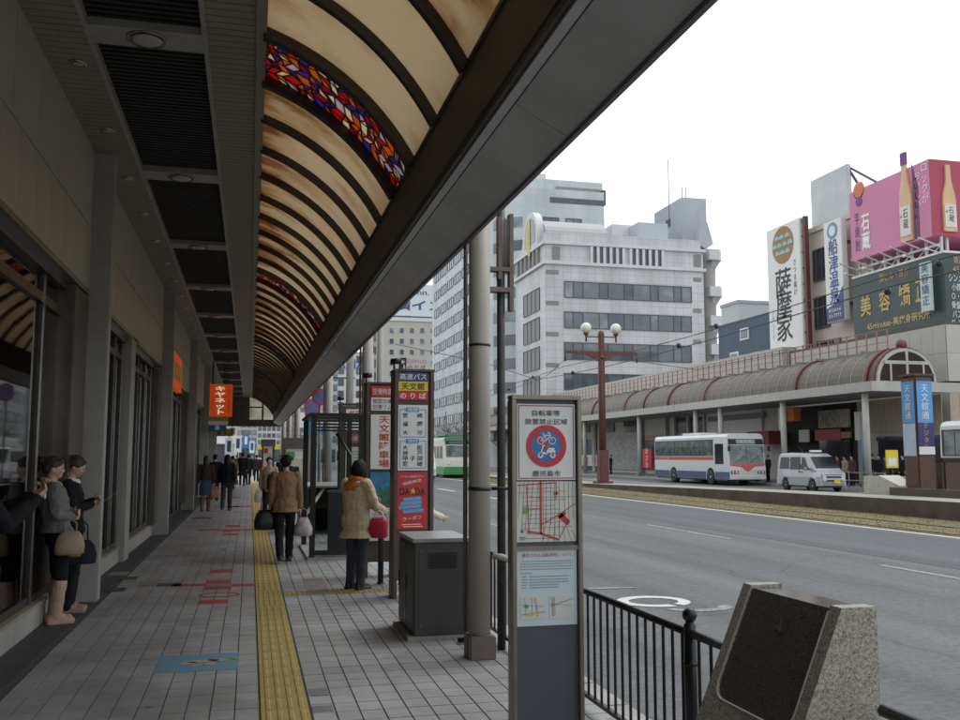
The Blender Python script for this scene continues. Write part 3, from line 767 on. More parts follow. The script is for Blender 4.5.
# edge beam: dark inner face, grey soffit panels, lip, outer fascia
MB().box(1.275, 1.30, -6, CE, 3.62, 4.10).build('beam', m_beam, cano)
MB().box(1.262, 1.275, -6, CE, 4.035, 4.06).build('beam_bead', m_rib, cano)
MB().box(1.285, 1.375, -6, CE, 3.56, 3.62).build('beam_groove', m_rib, cano)
ys = [onZ(550, 107, 3.54).y, onZ(450, 207, 3.54).y]
PIT = 2.0
XO, ZO = 1.712, 3.350      # outer lip, lower than the inner edge: the soffit falls towards the road
def sof(x): return 3.54 - (x - 1.375) * (3.54 - ZO - .012) / (XO - 1.375)
spm = MB().prism([(1.38, sof(1.38)), (XO - .03, sof(XO - .03)), (XO - .03, sof(XO - .03) + .05), (1.38, sof(1.38) + .05)], 'y', .004, PIT - .004).mesh('soffit_panel', m_soff)
for i in range(-5, 27):
    inst(spm, 'soffit_panel', (0, ys[0] + i * PIT, 0), cano)
MB().box(1.315, 1.373, -6, CE, 3.545, 3.559).build('soffit_edge', m_soff, cano)
MB().box(XO - .029, XO, -6, CE, ZO, 4.35).build('fascia', M('fascia_metal', (.16, .14, .15), .5, .2, var=.15), cano)
MB().box(1.301, XO - .03, -6, CE, 4.0, 4.06).build('gutter', m_rib, cano)
# far gable of the canopy
ge = MB(); ge.box(-1.8, 1.9, CE + .01, CE + .3, 3.35, 3.75); ge.box(-1.8, -.1, CE + .01, CE + .25, 3.75, CZ + .2); ge.box(.62, .72, CE + .01, CE + .2, 3.75, 4.75); ge.box(-.1, .62, CE + .01, CE + .15, 4.45, 4.53)
ge.build('gable_frame', m_beam, cano)
MB().prism([(-.1, 3.75), (1.5, 3.75)] + [(x_, z_) for x_, z_ in arc(rad, 8)[::-1]] + [(-.1, CZ + .03)], 'y', CE + .16, CE + .17).build('gable_pane', mat_translucent('gable_glass', [(.6, .58, .5), (.75, .72, .64), (.85, .83, .78)], refl=.2), cano)
# canopy columns with a square foot
m_col = M('column_paint', (.34, .305, .27), .55, var=.16, scale=3, bump=.08, streak=.25)
COLY = [7.42 + i * 7.65 for i in range(7)]
names_ = ['nearest beige canopy column with square foot beside the grey cabinet', 'second beige canopy column, behind the yellow-topped bus sign', 'third beige canopy column, seen over the bus shelter', 'fourth beige canopy column along the kerb', 'fifth beige canopy column along the kerb', 'sixth beige canopy column along the kerb', 'farthest beige canopy column by the kerb']
for yy, lb in zip(COLY, names_):
    t = thing('canopy_column', lb, 'column', (1.825, yy, 0), group='columns holding up the canopy edge')
    MB().lathe([(.088, .18), (.088, 4.06)], (-.004, 0, 0), 28).build('shaft', m_col, t, False)
    MB().bbox(-.108, .108, -.108, .108, -.01, .18, .012).build('foot', M('column_foot', (.17, .13, .115), .6, var=.2), t, False)
    MB().tube([(-.112, .05, .2), (-.112, .05, 4.0)], .018, 10).build('drain_pipe', M('pipe_dark', (.10, .085, .075), .5, var=.2), t, False)
    MB().box(-.115, .0, -.05, .05, 3.75, 3.80).build('bracket', m_black, t, False)
    if yy < 8:
        MB().tube([(.09, -.06, .80), (.17, -.08, .79), (.21, -.08, .77), (.30, -.06, .77)], .026, 10).build('side_pipe', m_col, t, False)
        MB().lathe([(.094, 1.32), (.094, 1.35)], (-.004, 0, 0), 28).build('clamp', m_black, t, False)
        MB().tube([(.1, 0, 1.335), (.34, .02, 1.335)], .014, 8).build('bracket', m_black, t, False)
        MB().lathe([(.092, 2.50), (.092, 2.52)], (-.004, 0, 0), 28).build('clamp', m_black, t, False)
# ================================================================ things on the near pavement
m_sb = M('sign_brown', (.085, .062, .046), .45, .2, var=.2)
m_sw = M('sign_white', (.72, .72, .70), .4, var=.05)
m_sblue = M('sign_blue', (.03, .17, .42), .4, var=.08)
m_snavy = M('sign_navy', (.04, .045, .16), .4, var=.08)
m_syel = M('sign_yellow', (.72, .55, .02), .4, var=.06)
m_sred = M('sign_red', (.52, .025, .03), .4, var=.08)
m_ink = M('ink_black', (.02, .02, .02), .5)
m_inkw = M('ink_white', (.8, .8, .8), .5, var=.03)
m_inkb = M('ink_blue', (.05, .09, .3), .5)
m_inkg = M('ink_grey', (.25, .27, .29), .5)
m_pale = M('sheet_pale_blue', (.55, .66, .69), .4, var=.05)
m_green = M('sign_green', (.05, .32, .12), .4)
def plate(parent, c, w, h, mat, y, name, t=.008):
    """upright plate facing -Y with its front at y"""
    return MB().box(c[0] - w / 2, c[0] + w / 2, y, y + t, c[1] - h / 2, c[1] + h / 2).build(name, mat, parent)
def disc(parent, cx_, cz_, r, y, mat, name, r0=0.0, seg=40, t=.004):
    mb = MB()
    if r0 <= 0: mb.prism([(cx_ + r * math.cos(2 * math.pi * i / seg), cz_ + r * math.sin(2 * math.pi * i / seg)) for i in range(seg)], 'y', y, y + t)
    else:
        vs = []
        for i in range(seg):
            a = 2 * math.pi * i / seg; c, s = math.cos(a), math.sin(a)
            vs += [(cx_ + r * c, y, cz_ + r * s), (cx_ + r0 * c, y, cz_ + r0 * s), (cx_ + r * c, y + t, cz_ + r * s), (cx_ + r0 * c, y + t, cz_ + r0 * s)]
        fs = []
        for i in range(seg):
            j = (i + 1) % seg
            fs += [(4 * i, 4 * i + 1, 4 * j + 1, 4 * j), (4 * i, 4 * j, 4 * j + 2, 4 * i + 2), (4 * i + 1, 4 * i + 3, 4 * j + 3, 4 * j + 1)]
        mb.add(vs, [f[::-1] for f in fs])
    return mb.build(name, mat, parent)
def strokes(parent, segs, y, mat, name, t=.002):
    """flat printed lines in the X-Z plane: segs of ((x0,z0),(x1,z1),width)"""
    mb = MB()
    for (a, b_, w_) in segs:
        a, b_ = Vector(a), Vector(b_); d = (b_ - a)
        if d.length < 1e-6: continue
        d.normalize(); n = Vector((-d.y, d.x)) * w_ / 2
        mb.add([(a.x - n.x, y, a.y - n.y), (b_.x - n.x, y, b_.y - n.y), (b_.x + n.x, y, b_.y + n.y), (a.x + n.x, y, a.y + n.y)], [(0, 1, 2, 3)])
    return mb.build(name, mat, parent)
# ---------------------------------------------------------------- information sign, nearest
KY = 5.0
a = onY(516, 400, KY); b_ = onY(578.5, 400, KY)
kx0, kx1, kzt = a.x, b_.x, 1.915
kx0 -= .012
sgn = thing('information_sign', 'tall bronze-framed bicycle parking ban sign with map and notice, nearest the camera', 'sign', ((kx0 + kx1) / 2, KY + .04, 0))
m_kf = M('kiosk_frame', (.23, .205, .165), .35, .6, var=.15)
for xx in (kx0 - .014, kx1 - .011):
    MB().bbox(xx, xx + .025, KY - .012, KY + .09, -.01, kzt, .004).build('post', m_kf, sgn)
MB().bbox(kx0 - .014, kx1 + .014, KY - .012, KY + .09, kzt + .001, kzt + .025, .004).build('top_cap', m_kf, sgn)
MB().box(kx0 + .011, kx1 - .011, KY + .02, KY + .075, .05, kzt - .002).build('panel_grey', M('kiosk_panel', (.075, .08, .095), .5, var=.12), sgn)
zmid = onY(545, 548, KY).z
MB().box(kx0 + .011, kx1 - .011, KY + .0, KY + .02, zmid - .012, zmid + .012).build('cross_bar', m_kf, sgn)
kc = (kx0 + kx1) / 2; kw = kx1 - kx0
zs0, zs1 = onY(545, 480, KY).z, onY(545, 404, KY).z
F1 = KY + .010
plate(sgn, (kc, (zs0 + zs1) / 2), kw - .04, zs1 - zs0, m_sw, F1, 'ban_panel')
fr = []
zc, hh, ww = (zs0 + zs1) / 2, (zs1 - zs0) / 2 - .010, (kw - .04) / 2 - .010
for s in (-1, 1):
    fr += [((kc - ww, zc + s * hh), (kc + ww, zc + s * hh), .005), ((kc + s * ww, zc - hh), (kc + s * ww, zc + hh), .005)]
strokes(sgn, fr, F1 - .002, M('ink_maroon', (.35, .05, .13), .5), 'border_line')
zz = onY(547, 413, KY).z
text('自転車等', sgn, (kc, F1, zz), X_, Z_, .032, m_ink, .165, bold=.006)
zz = onY(547, 421.5, KY).z
text('放置禁止区域', sgn, (kc, F1, zz), X_, Z_, .032, m_ink, .25, bold=.006)
zz = onY(547, 473.5, KY).z
text('鹿児島市', sgn, (kc, F1, zz), X_, Z_, .034, m_ink, .165, bold=.006)
cz = onY(546, 446, KY).z; rr = .118
disc(sgn, kc, cz, rr, F1 - .004, m_sred, 'ban_ring', rr * .74)
disc(sgn, kc, cz, rr * .745, F1 - .003, m_sblue, 'ban_disc', t=.002)
strokes(sgn, [((kc - rr * .55, cz + rr * .55), (kc + rr * .55, cz - rr * .55), .026)], F1 - .0045, m_sred, 'ban_slash')
def circ(c, r, w_, n=16, a0=0, a1=6.2832): return [((c[0] + r * math.cos(a0 + (a1 - a0) * i / n), c[1] + r * math.sin(a0 + (a1 - a0) * i / n)), (c[0] + r * math.cos(a0 + (a1 - a0) * (i + 1) / n), c[1] + r * math.sin(a0 + (a1 - a0) * (i + 1) / n)), w_) for i in range(n)]
bz = cz + .030; bs = []
for s in (-1, 1): bs += circ((kc + s * .034, bz), .019, .0045)
bs += [((kc - .034, bz), (kc - .012, bz + .030), .005), ((kc - .012, bz + .030), (kc + .020, bz + .030), .005), ((kc - .012, bz + .03), (kc, bz), .005), ((kc, bz), (kc + .02, bz + .03), .005), ((kc + .034, bz), (kc + .016, bz + .044), .005), ((kc + .006, bz + .044), (kc + .02, bz + .044), .006), ((kc - .014, bz + .038), (kc - .024, bz + .038), .007), ((kc - .034, bz), (kc, bz), .005)]
strokes(sgn, bs, F1 - .006, m_inkw, 'bicycle_symbol')
sz = cz - .052; ss = []
for s in (-1, 1): ss += circ((kc + s * .036, sz), .011, .012)
ss += [((kc - .036, sz + .006), (kc - .02, sz + .052), .007), ((kc - .028, sz + .052), (kc - .010, sz + .056), .006), ((kc - .03, sz + .014), (kc + .002, sz + .010), .012), ((kc + .0, sz + .008), (kc + .012, sz + .034), .012), ((kc + .008, sz + .036), (kc + .046, sz + .036), .010), ((kc + .014, sz + .024), (kc + .05, sz + .018), .02)]
strokes(sgn, ss, F1 - .006, m_inkw, 'scooter_symbol')
# map
zm0, zm1 = onY(545, 542, KY).z, onY(545, 481.5, KY).z
plate(sgn, (kc, (zm0 + zm1) / 2), kw - .035, zm1 - zm0, M('map_sheet', (.62, .63, .58), .45, var=.05), F1 + .002, 'map_panel', .006)
mw_, mh_ = kw - .04, zm1 - zm0
def mp_(u, v): return (kc - mw_ / 2 + u * mw_, zm1 - v * mh_)
gl = []
for u in (.05, .12, .19, .27, .36, .44, .50, .57, .64, .72, .80, .88, .95): gl.append((mp_(u, 0), mp_(u - .04 * (u < .4) + random.uniform(-.02, .02), random.uniform(.55, 1)), .0022))
for v in (.12, .19, .26, .33, .4, .47, .55, .62, .70, .78, .86, .94): gl.append((mp_(random.uniform(0, .2), v), mp_(random.uniform(.6, 1), v + random.uniform(-.04, .04)), .0022))
for q in range(7): gl.append((mp_(.5 + .07 * q, .62 + .03 * q), mp_(.42 + .1 * q, 1), .002))
strokes(sgn, gl, F1 - .0006, M('ink_lines', (.20, .13, .12), .5), 'map_lines')
rl = [(mp_(0, .06), mp_(.67, .02), .006), (mp_(.40, 0), mp_(.40, .88), .011), (mp_(.16, .05), mp_(.20, .86), .004), (mp_(.67, .02), mp_(.66, .3), .004), (mp_(.16, .82), mp_(.40, .86), .009), (mp_(.40, .86), mp_(.70, .97), .011), (mp_(.40, .72), mp_(.72, .55), .005), (mp_(.70, .97), mp_(.86, .68), .004), (mp_(.72, .55), mp_(1, .37), .004), (mp_(.2, .25), mp_(.40, .27), .003), (mp_(.2, .45), mp_(.4, .45), .003), (mp_(.73, .56), mp_(.88, .70), .030), (mp_(.70, .60), mp_(.82, .52), .02), (mp_(.62, .2), mp_(.70, .2), .014)]
strokes(sgn, rl, F1 - .0014, m_sred, 'map_routes')
strokes(sgn, [(mp_(.09, .48), mp_(.19, .48), .036)], F1 - .0014, M('ink_green', (.14, .36, .08), .5), 'map_park')
strokes(sgn, circ(mp_(.08, .82), .006, .006) + [(mp_(.03, .92), mp_(.14, .92), .004), (mp_(.03, .96), mp_(.12, .96), .003)], F1 - .0014, m_inkb, 'map_key')
# notice
zn0, zn1 = onY(545, 626, KY).z, onY(545, 549.5, KY).z
plate(sgn, (kc, (zn0 + zn1) / 2), kw - .035, zn1 - zn0, m_pale, F1 + .002, 'notice_panel', .006)
nw_, nh_ = kw - .035, zn1 - zn0
def np_(u, v): return (kc - nw_ / 2 + u * nw_, zn1 - v * nh_)
tp_ = np_(.5, .075)
text('撤去された自転車等について', sgn, (tp_[0], F1 + .002, tp_[1]), X_, Z_, .020, m_sred, .29, bold=.002)
ln = []
def lines(u0, u1, v, w_=.0045):
    u = u0
    while u < u1:
        e = min(u1, u + random.uniform(.02, .05)); ln.append((np_(u, v), np_(e, v), w_)); u = e + .008
for v in (.155, .19, .225, .26): lines(.05 + (.03 if v < .17 else 0), .92, v)
lines(.05, .26, .31, .004)
for v in (.355, .395, .43, .465, .50): lines(.08, .16, v); lines(.2, .86 if v < .45 else .7, v)
strokes(sgn, ln, F1 - .0004, m_inkg, 'small_print')
for u0, u1 in ((.05, .46), (.53, .93)):
    q = np_((u0 + u1) / 2, .76); plate(sgn, q, (u1 - u0) * nw_, .30 * nh_, M('map_sheet', None), F1 - .0002, 'small_map', .002)
mm = []
for u0, u1 in ((.05, .46), (.53, .93)):
    for k in range(4):
        x0 = random.uniform(u0 + .02, u1 - .05); mm.append((np_(x0, .63), np_(x0 + random.uniform(-.05, .08), .88), .0028))
    mm.append((np_(u0 + .01, .85 - .1 * (u0 > .4)), np_(u1 - .01, .82 - .16 * (u0 > .4)), .004))
    mm.append((np_(u0 + .01, .72), np_(u1 - .02, .75), .0025))
strokes(sgn, mm, F1 - .0012, m_inkg, 'small_map_lines')
strokes(sgn, [(np_(.14, .86), np_(.34, .84), .009)], F1 - .0016, m_syel, 'small_map_mark')
strokes(sgn, [(np_(.12, .73), np_(.18, .75), .02)], F1 - .0016, m_green, 'small_map_park')
# ---------------------------------------------------------------- three bus stop sign towers
def tower(Y, xl, xr, zt, label, depth=.30):
    t = thing('bus_stop_sign', label, 'sign', ((xl + xr) / 2, Y + depth / 2, 0), group='bus stop sign towers beside the kerb')
    for xx in (xl, xr - .045):
        MB().bbox(xx, xx + .045, Y - .02, Y + depth, -.01, zt + .02, .006).build('post', m_sb, t)
    MB().box(xl + .046, xr - .046, Y + .02, Y + depth - .02, .2, zt).build('core', m_sb, t)
    MB().bbox(xl - .01, xr + .01, Y - .025, Y + depth + .005, zt + .021, zt + .05, .006).build('cap', m_sb, t)
    sp = MB(); sp.tube([(xl + .01, Y + .1, zt + .05), (xl + .01, Y + .1, zt + .11)], .012, 8); sp.build('lamp_arm', m_black, t)
    MB().tube([(xl - .05, Y - .02, zt + .13), (xl + .07, Y - .04, zt + .14)], .035, 12).build('spot_lamp', m_black, t)
    return t
def onp(pxx, pyy, Y): p = onY(pxx, pyy, Y); return p.x, p.z
# first
Y = 10.6
t1_ = tower(Y, onY(386, 372, Y).x + .1, onY(434, 372, Y).x, 2.55, 'nearest brown bus sign tower topped by navy, yellow and red name plates')
x0, x1 = onY(397.5, 450, Y).x, onY(427.5, 450, Y).x; xc = (x0 + x1) / 2; wd = x1 - x0
def pl(t, Y, xc, wd, py0, py1, mat, name, f=0):
    z0, z1 = onY(413, py1, Y).z, onY(413, py0, Y).z
    return plate(t, (xc, (z0 + z1) / 2), wd, z1 - z0, mat, Y - .004 - f, name), (z0 + z1) / 2, z1 - z0
o, z, h = pl(t1_, Y, xc, wd, 372.5, 381, m_snavy, 'name_plate'); text('高速バス', t1_, (xc, Y - .004, z), X_, Z_, h * .72, m_inkw, wd * .9, bold=.01)
o, z, h = pl(t1_, Y, xc, wd, 381.5, 391, m_syel, 'name_plate'); text('天文館', t1_, (xc, Y - .004, z), X_, Z_, h * .78, m_ink, wd * .78, bold=.01)
o, z, h = pl(t1_, Y, xc, wd, 391.5, 400, m_sred, 'name_plate'); text('の り ば', t1_, (xc, Y - .004, z), X_, Z_, h * .7, m_inkw, wd * .88, bold=.012)
o, z, h = pl(t1_, Y, xc, wd, 405, 470.5, m_sw, 'route_panel')
def frame_box(t, Y, pa, pb, mat, wid=.008):
    x0, z0 = onp(*pa, Y); x1, z1 = onp(*pb, Y)
    strokes(t, [((x0, z0), (x1, z0), wid), ((x0, z1), (x1, z1), wid), ((x0, z0), (x0, z1), wid), ((x1, z0), (x1, z1), wid)], Y - .0065, mat, 'frame_line')
m_sky = M('frame_blue', (.10, .28, .52), .5)
frame_box(t1_, Y, (400, 409.5), (425.5, 437), m_sky); frame_box(t1_, Y, (400, 441), (425.5, 468), m_sky)
for (py, hd, rows_) in ((409.5, '宮崎', (('宮　崎', 415.5), ('福　岡', 424), ('大　分', 432.5))), (441, '関西', (('大　阪', 447.5), ('神　戸', 453), ('甲子園', 458.5), ('尼　崎', 464)))):
    q = onp(412.5, py, Y); plate(t1_, q, .15, .05, m_sky, Y - .010, 'heading_plate', .004)
    text('路線' if py < 420 else '夜行', t1_, (q[0], Y - .010, q[1]), X_, Z_, .04, m_inkw, .12, bold=.008)
    for s_, py_ in rows_:
        q = onp(412.5, py_, Y)
        for k_, ch_ in enumerate(s_):
            if ch_ != '　': text(ch_, t1_, (q[0] - .085 + k_ * .085, Y - .004, q[1]), X_, Z_, .055, m_ink, .06, bold=.012)
o, z, h = pl(t1_, Y, xc, wd, 472, 529, m_sred, 'poster')
q = onp(412.5, 491.5, Y); text('DA', t1_, (q[0] - .09, Y - .005, q[1]), X_, Z_, .085, m_ink, .12, bold=.02); text('DA', t1_, (q[0] + .09, Y - .005, q[1]), X_, Z_, .085, m_ink, .12, bold=.02)
qs = onp(413, 491, Y); st = []
mb = MB(); mb.prism([(qs[0] + (.04 if i % 2 == 0 else .016) * math.sin(i * math.pi / 5), qs[1] + (.04 if i % 2 == 0 else .016) * math.cos(i * math.pi / 5)) for i in range(10)], 'y', Y - .0085, Y - .006); mb.build('poster_star', m_syel, t1_)
pb = []
for k, (pxx, pyy, wv) in enumerate(((412, 499, 19), (411, 503, 22), (410, 507, 23), (413, 511, 21))):
    p = onp(pxx, pyy, Y); hw = wv * .011 / 2; pb.append(((p[0] - hw, p[1] - .008), (p[0] + hw, p[1] + .012), .036))
strokes(t1_, pb, Y - .007, M('poster_blue', (.10, .40, .65), .5), 'poster_graphic')
q = onp(412, 476.5, Y); text('イベント体験ツアー', t1_, (q[0], Y - .005, q[1]), X_, Z_, .028, m_inkw, .26)
q = onp(412, 482, Y); text('期間限定', t1_, (q[0], Y - .005, q[1]), Vector((1, 0, .22)), Vector((-.22, 0, 1)), .035, m_inkw, .22)
q = onp(412, 518, Y); text('クーポン', t1_, (q[0], Y - .005, q[1]), Vector((1, 0, .12)), Vector((-.12, 0, 1)), .045, m_inkw, .22)
q = onp(412, 525.5, Y); strokes(t1_, [((q[0] - .12, q[1] + .01), (q[0] + .1, q[1] + .015), .008), ((q[0] - .1, q[1] - .012), (q[0] + .12, q[1] - .01), .008)], Y - .0065, m_inkw, 'poster_lines')
# top plate with star and moon
q0, q1 = onp(399, 357.5, Y), onp(406.3, 372, Y)
MB().box(q0[0], q1[0], Y + .005, Y + .02, q1[1], q0[1]).build('moon_plate', m_ink, t1_)
mxs = ((q0[0] + q1[0]) / 2, q0[1] - .05)
MB().prism([(mxs[0] + (.033 if i % 2 == 0 else .013) * math.sin(i * math.pi / 5), mxs[1] + (.033 if i % 2 == 0 else .013) * math.cos(i * math.pi / 5)) for i in range(10)], 'y', Y + .001, Y + .004).build('star', m_inkw, t1_)
mo = [(mxs[0] - .005 + .036 * math.cos(R(a_)), q1[1] + .055 + .036 * math.sin(R(a_))) for a_ in range(-150, 61, 15)] + [(mxs[0] - .020 + .032 * math.cos(R(a_)), q1[1] + .062 + .032 * math.sin(R(a_))) for a_ in range(40, -131, -15)]
MB().prism(mo, 'y', Y + .001, Y + .004).build('moon', m_inkw, t1_)
r0, r1 = onp(406.6, 357.5, Y), onp(427, 371.5, Y)
MB().box(r0[0], r1[0], Y + .005, Y + .02, r1[1], r0[1]).build('top_plate', m_sw, t1_)
text('ミッドナイトバス', t1_, ((r0[0] + r1[0]) / 2, Y + .005, r0[1] * .72 + r1[1] * .28), X_, Z_, .055, m_sred, (r1[0] - r0[0]) * .92)
text('の り ば', t1_, ((r0[0] + r1[0]) / 2, Y + .005, r0[1] * .28 + r1[1] * .72), X_, Z_, .06, m_sred, (r1[0] - r0[0]) * .85, bold=.008)
# second
Y = 12.5
t2_ = tower(Y, onY(362, 385, Y).x + .06, onY(397, 385, Y).x, 2.545, 'middle brown bus sign tower with large red vertical lettering and blue poster')
x0, x1 = onY(370.5, 450, Y).x, onY(393, 450, Y).x; xc = (x0 + x1) / 2; wd = x1 - x0
o, z, h = pl(t2_, Y, xc, wd, 387, 397, m_sred, 'name_plate'); text('空港特急', t2_, (xc, Y - .004, z), X_, Z_, h * .6, m_inkw, wd * .85)
o, z, h = pl(t2_, Y, xc, wd, 398, 411, m_sw, 'name_plate'); text('南国交通', t2_, (xc, Y - .004, z + h * .22), X_, Z_, h * .36, m_ink, wd * .85); text('空港リム', t2_, (xc, Y - .004, z - h * .22), X_, Z_, h * .36, m_ink, wd * .85)
o, z, h = pl(t2_, Y, xc, wd, 415, 469, m_sw, 'route_panel'); text('天文館降車場', t2_, (xc + .03, Y - .004, z), X_, Z_, h * .94, m_sred, .15, vertical=True, bold=.014)
o, z, h = pl(t2_, Y, xc, wd, 472, 506, M('poster_sea', (.04, .20, .38), .4, var=.5, scale=6), 'poster')
hl = []
for k in range(9):
    p = onp(374 + 2.1 * k, 489 + 4 * math.sin(k * 1.7), Y); hl.append((p[0], p[1]))
MB().prism(hl + [(hl[-1][0], z - h / 2 + .02), (hl[0][0], z - h / 2 + .02)], 'y', Y - .007, Y - .005).build('poster_graphic', M('poster_green', (.05, .16, .10), .5, var=.5, scale=14), t2_)
o, z, h = pl(t2_, Y, xc, wd, 507, 540, m_sw, 'timetable'); 
strokes(t2_, [((xc - wd * .4, z + k * .03), (xc + wd * .4, z + k * .03), .006) for k in range(-5, 6)], Y - .006, m_inkg, 'timetable_lines')
# third
Y = 17.7
t3_ = tower(Y, onY(340, 405, Y).x, onY(367, 405, Y).x + .06, 2.545, 'farthest of the three tall bus sign towers, with small pale plates')
x0, x1 = onY(345.5, 450, Y).x, onY(364, 450, Y).x; xc = (x0 + x1) / 2; wd = x1 - x0
o, z, h = pl(t3_, Y, xc, wd, 410, 418, m_sw, 'name_plate'); text('共同', t3_, (xc, Y - .004, z), X_, Z_, h * .7, m_sred, wd * .7, bold=.01)
o, z, h = pl(t3_, Y, xc, wd, 422, 431, m_sw, 'name_plate'); text('のりば', t3_, (xc, Y - .004, z), X_, Z_, h * .5, m_inkg, wd * .7)
o, z, h = pl(t3_, Y, xc, wd, 434, 443.5, M('plate_rust', (.38, .09, .06), .5), 'name_plate'); text('交通局', t3_, (xc, Y - .004, z), X_, Z_, h * .5, m_sw, wd * .7)
o, z, h = pl(t3_, Y, xc, wd, 447, 500, M('sheet_cream', (.60, .58, .48), .5, var=.08), 'timetable')
strokes(t3_, [((xc - wd * .4, z + k * .06), (xc + wd * .35, z + k * .06), .012) for k in range(-7, 8)], Y - .006, m_inkg, 'timetable_lines')
# ---------------------------------------------------------------- grey utility cabinet
cb = onZ(414, 641); cab = thing('utility_cabinet', 'dark grey metal utility cabinet with pale top beside the canopy column', 'cabinet', (cb.x + .27, cb.y + .4, 0))
m_cab = M('cabinet_grey', (.072, .066, .062), .5, .15, var=.15, scale=2, bump=.04)
cx0, cx1, cy0, cy1 = cb.x, cb.x + .50, cb.y, cb.y + .82
MB().box(cx0 - .06, cx1 + .03, cy0 - .03, cy1 + .02, -.01, .035).build('plinth', m_conc, cab)
MB().bbox(cx0, cx1, cy0, cy1, .036, .84, .01).build('body', m_cab, cab)
MB().bbox(cx0 - .018, cx1 + .018, cy0 - .018, cy1 + .018, .841, .875, .006).build('lid', M('cabinet_top', (.30, .29, .28), .35, .3, var=.15), cab)
for q in (0, 1):
    ya = cy0 + .02 + q * .40
    d_ = MB().bbox(cx0 - .012, cx0 - .001, ya, ya + .385, .07, .81, .004).build('door', m_cab, cab)
    MB().box(cx0 - .022, cx0 - .013, ya + .33, ya + .35, .38, .52).build('handle', m_black, d_)
MB().box(cx0 + .04, cx1 - .04, cy0 - .005, cy0 - .0005, .10, .79).build('front_panel', m_cab, cab)
for k in range(7): MB().box(cx0 + .12, cx1 - .12, cy0 - .012, cy0 - .0055, .62 + k * .02, .628 + k * .02).build('vent_slot', m_black, cab)
for xx, zz in ((.06, .12), (.44, .12), (.06, .77), (.44, .77)): MB().lathe([(.007, -.006), (.005, -.009)], (cx0 + xx, cy0, zz), 8, 'y').build('screw', m_chrome, cab)
for k in range(3): MB().box(cx0 - .016, cx0 - .0125, cy0 + .404, cy0 + .416, .12 + k * .28, .2 + k * .28).build('hinge', m_chrome, cab)
MB().tube([(cx1 - .16, cy0 - .22, .03), (cx1 + .02, cy0 - .22, .03)], .022, 8).build('floor_conduit', m_black, cab)
# ---------------------------------------------------------------- bollard post beside the yellow coat
bp_ = onZ(380.5, 584); t = thing('bollard', 'slim dark metal post standing by the middle bus sign tower', 'bollard', (bp_.x, bp_.y, 0))
MB().lathe([(.037, -.01), (.037, .70), (.03, .725), (.01, .735)], (0, 0, 0), 16).build('shaft', M('bollard_dark', (.035, .032, .03), .5, .3), t, False)
MB().lathe([(.05, -.01), (.05, .012), (.04, .02)], (0, 0, 0), 16).build('base_ring', m_black, t, False)
# ---------------------------------------------------------------- bus shelter
m_lou_ = M('panel_cap', (.22, .21, .20), .5)
sY = onZ(313, 560).y; sx0 = onY(309, 560, sY).x
sh2 = thing('bus_shelter', 'black steel bus shelter frame with glass side and slatted top behind the sign towers', 'shelter', (sx0 + .4, sY + 1.2, 0))
zt = onY(310, 416, sY).z
for (xx, yy) in ((sx0, sY), (sx0 + .78, sY), (sx0, sY + 2.2), (sx0 + .78, sY + 2.2)):
    MB().bbox(xx, xx + .085, yy, yy + .085, .035, zt, .008).build('post', m_black, sh2)
MB().box(sx0 - .03, sx0 + .95, sY - .05, sY + 2.35, -.01, .034).build('plinth', m_conc, sh2)
for k in range(5): MB().box(sx0 + .086, sx0 + .779, sY + .02, sY + .06, zt - .24 + k * .05, zt - .21 + k * .05).build('slat', m_black, sh2)
MB().bbox(sx0 - .03, sx0 + .92, sY - .03, sY + 2.32, zt + .001, zt + .05, .01).build('roof', m_black, sh2)
MB().box(sx0 + .086, sx0 + .779, sY + .03, sY + .06, .06, .14).build('bottom_rail', m_black, sh2)
MB().box(sx0 + .086, sx0 + .779, sY + .042, sY + .047, .14, zt - .25).build('pane', mat_glass('shelter_glass', (.8, .84, .83), 1.25, .05), sh2)
MB().tube([(sx0 + .45, sY + .7, zt - .25), (sx0 + .7, sY + .7, zt - .62), (sx0 + .7, sY + .7, .9)], .025, 8).build('brace', m_kf, sh2)
MB().box(sx0 + .30, sx0 + .775, sY + .25, sY + .29, .12, 1.02).build('side_panel', m_cab, sh2); MB().bbox(sx0 + .28, sx0 + .779, sY + .23, sY + .31, 1.021, 1.06, .008).build('panel_cap', m_lou_, sh2)
# ---------------------------------------------------------------- stair parapet of an underpass beyond the shelter
upY = 19.5; ux = onY(300, 500, upY).x
t = thing('underpass_parapet', 'low brown parapet with sloping pale handrail behind the bus shelter', 'parapet', (ux + .5, upY + 1.5, 0))
MB().bbox(ux + .1, ux + .18, upY, upY + 3, -.01, .95, .01).build('panel', m_sb, t)
MB().bbox(ux + .9, ux + .98, upY, upY + 3, -.01, .95, .01).build('panel', m_sb, t)
MB().bbox(ux + .18, ux + .9, upY + 2.9, upY + 3.0, -.01, .95, .01).build('panel', m_sb, t)
MB().tube([(ux + .12, upY - .3, .45), (ux + .5, upY + .2, .95)], .035, 8).build('handrail', m_sw, t)
MB().bbox(ux + .06, ux + 1.02, upY - .02, upY + 3.04, .951, .99, .01).build('coping', m_conc, t)
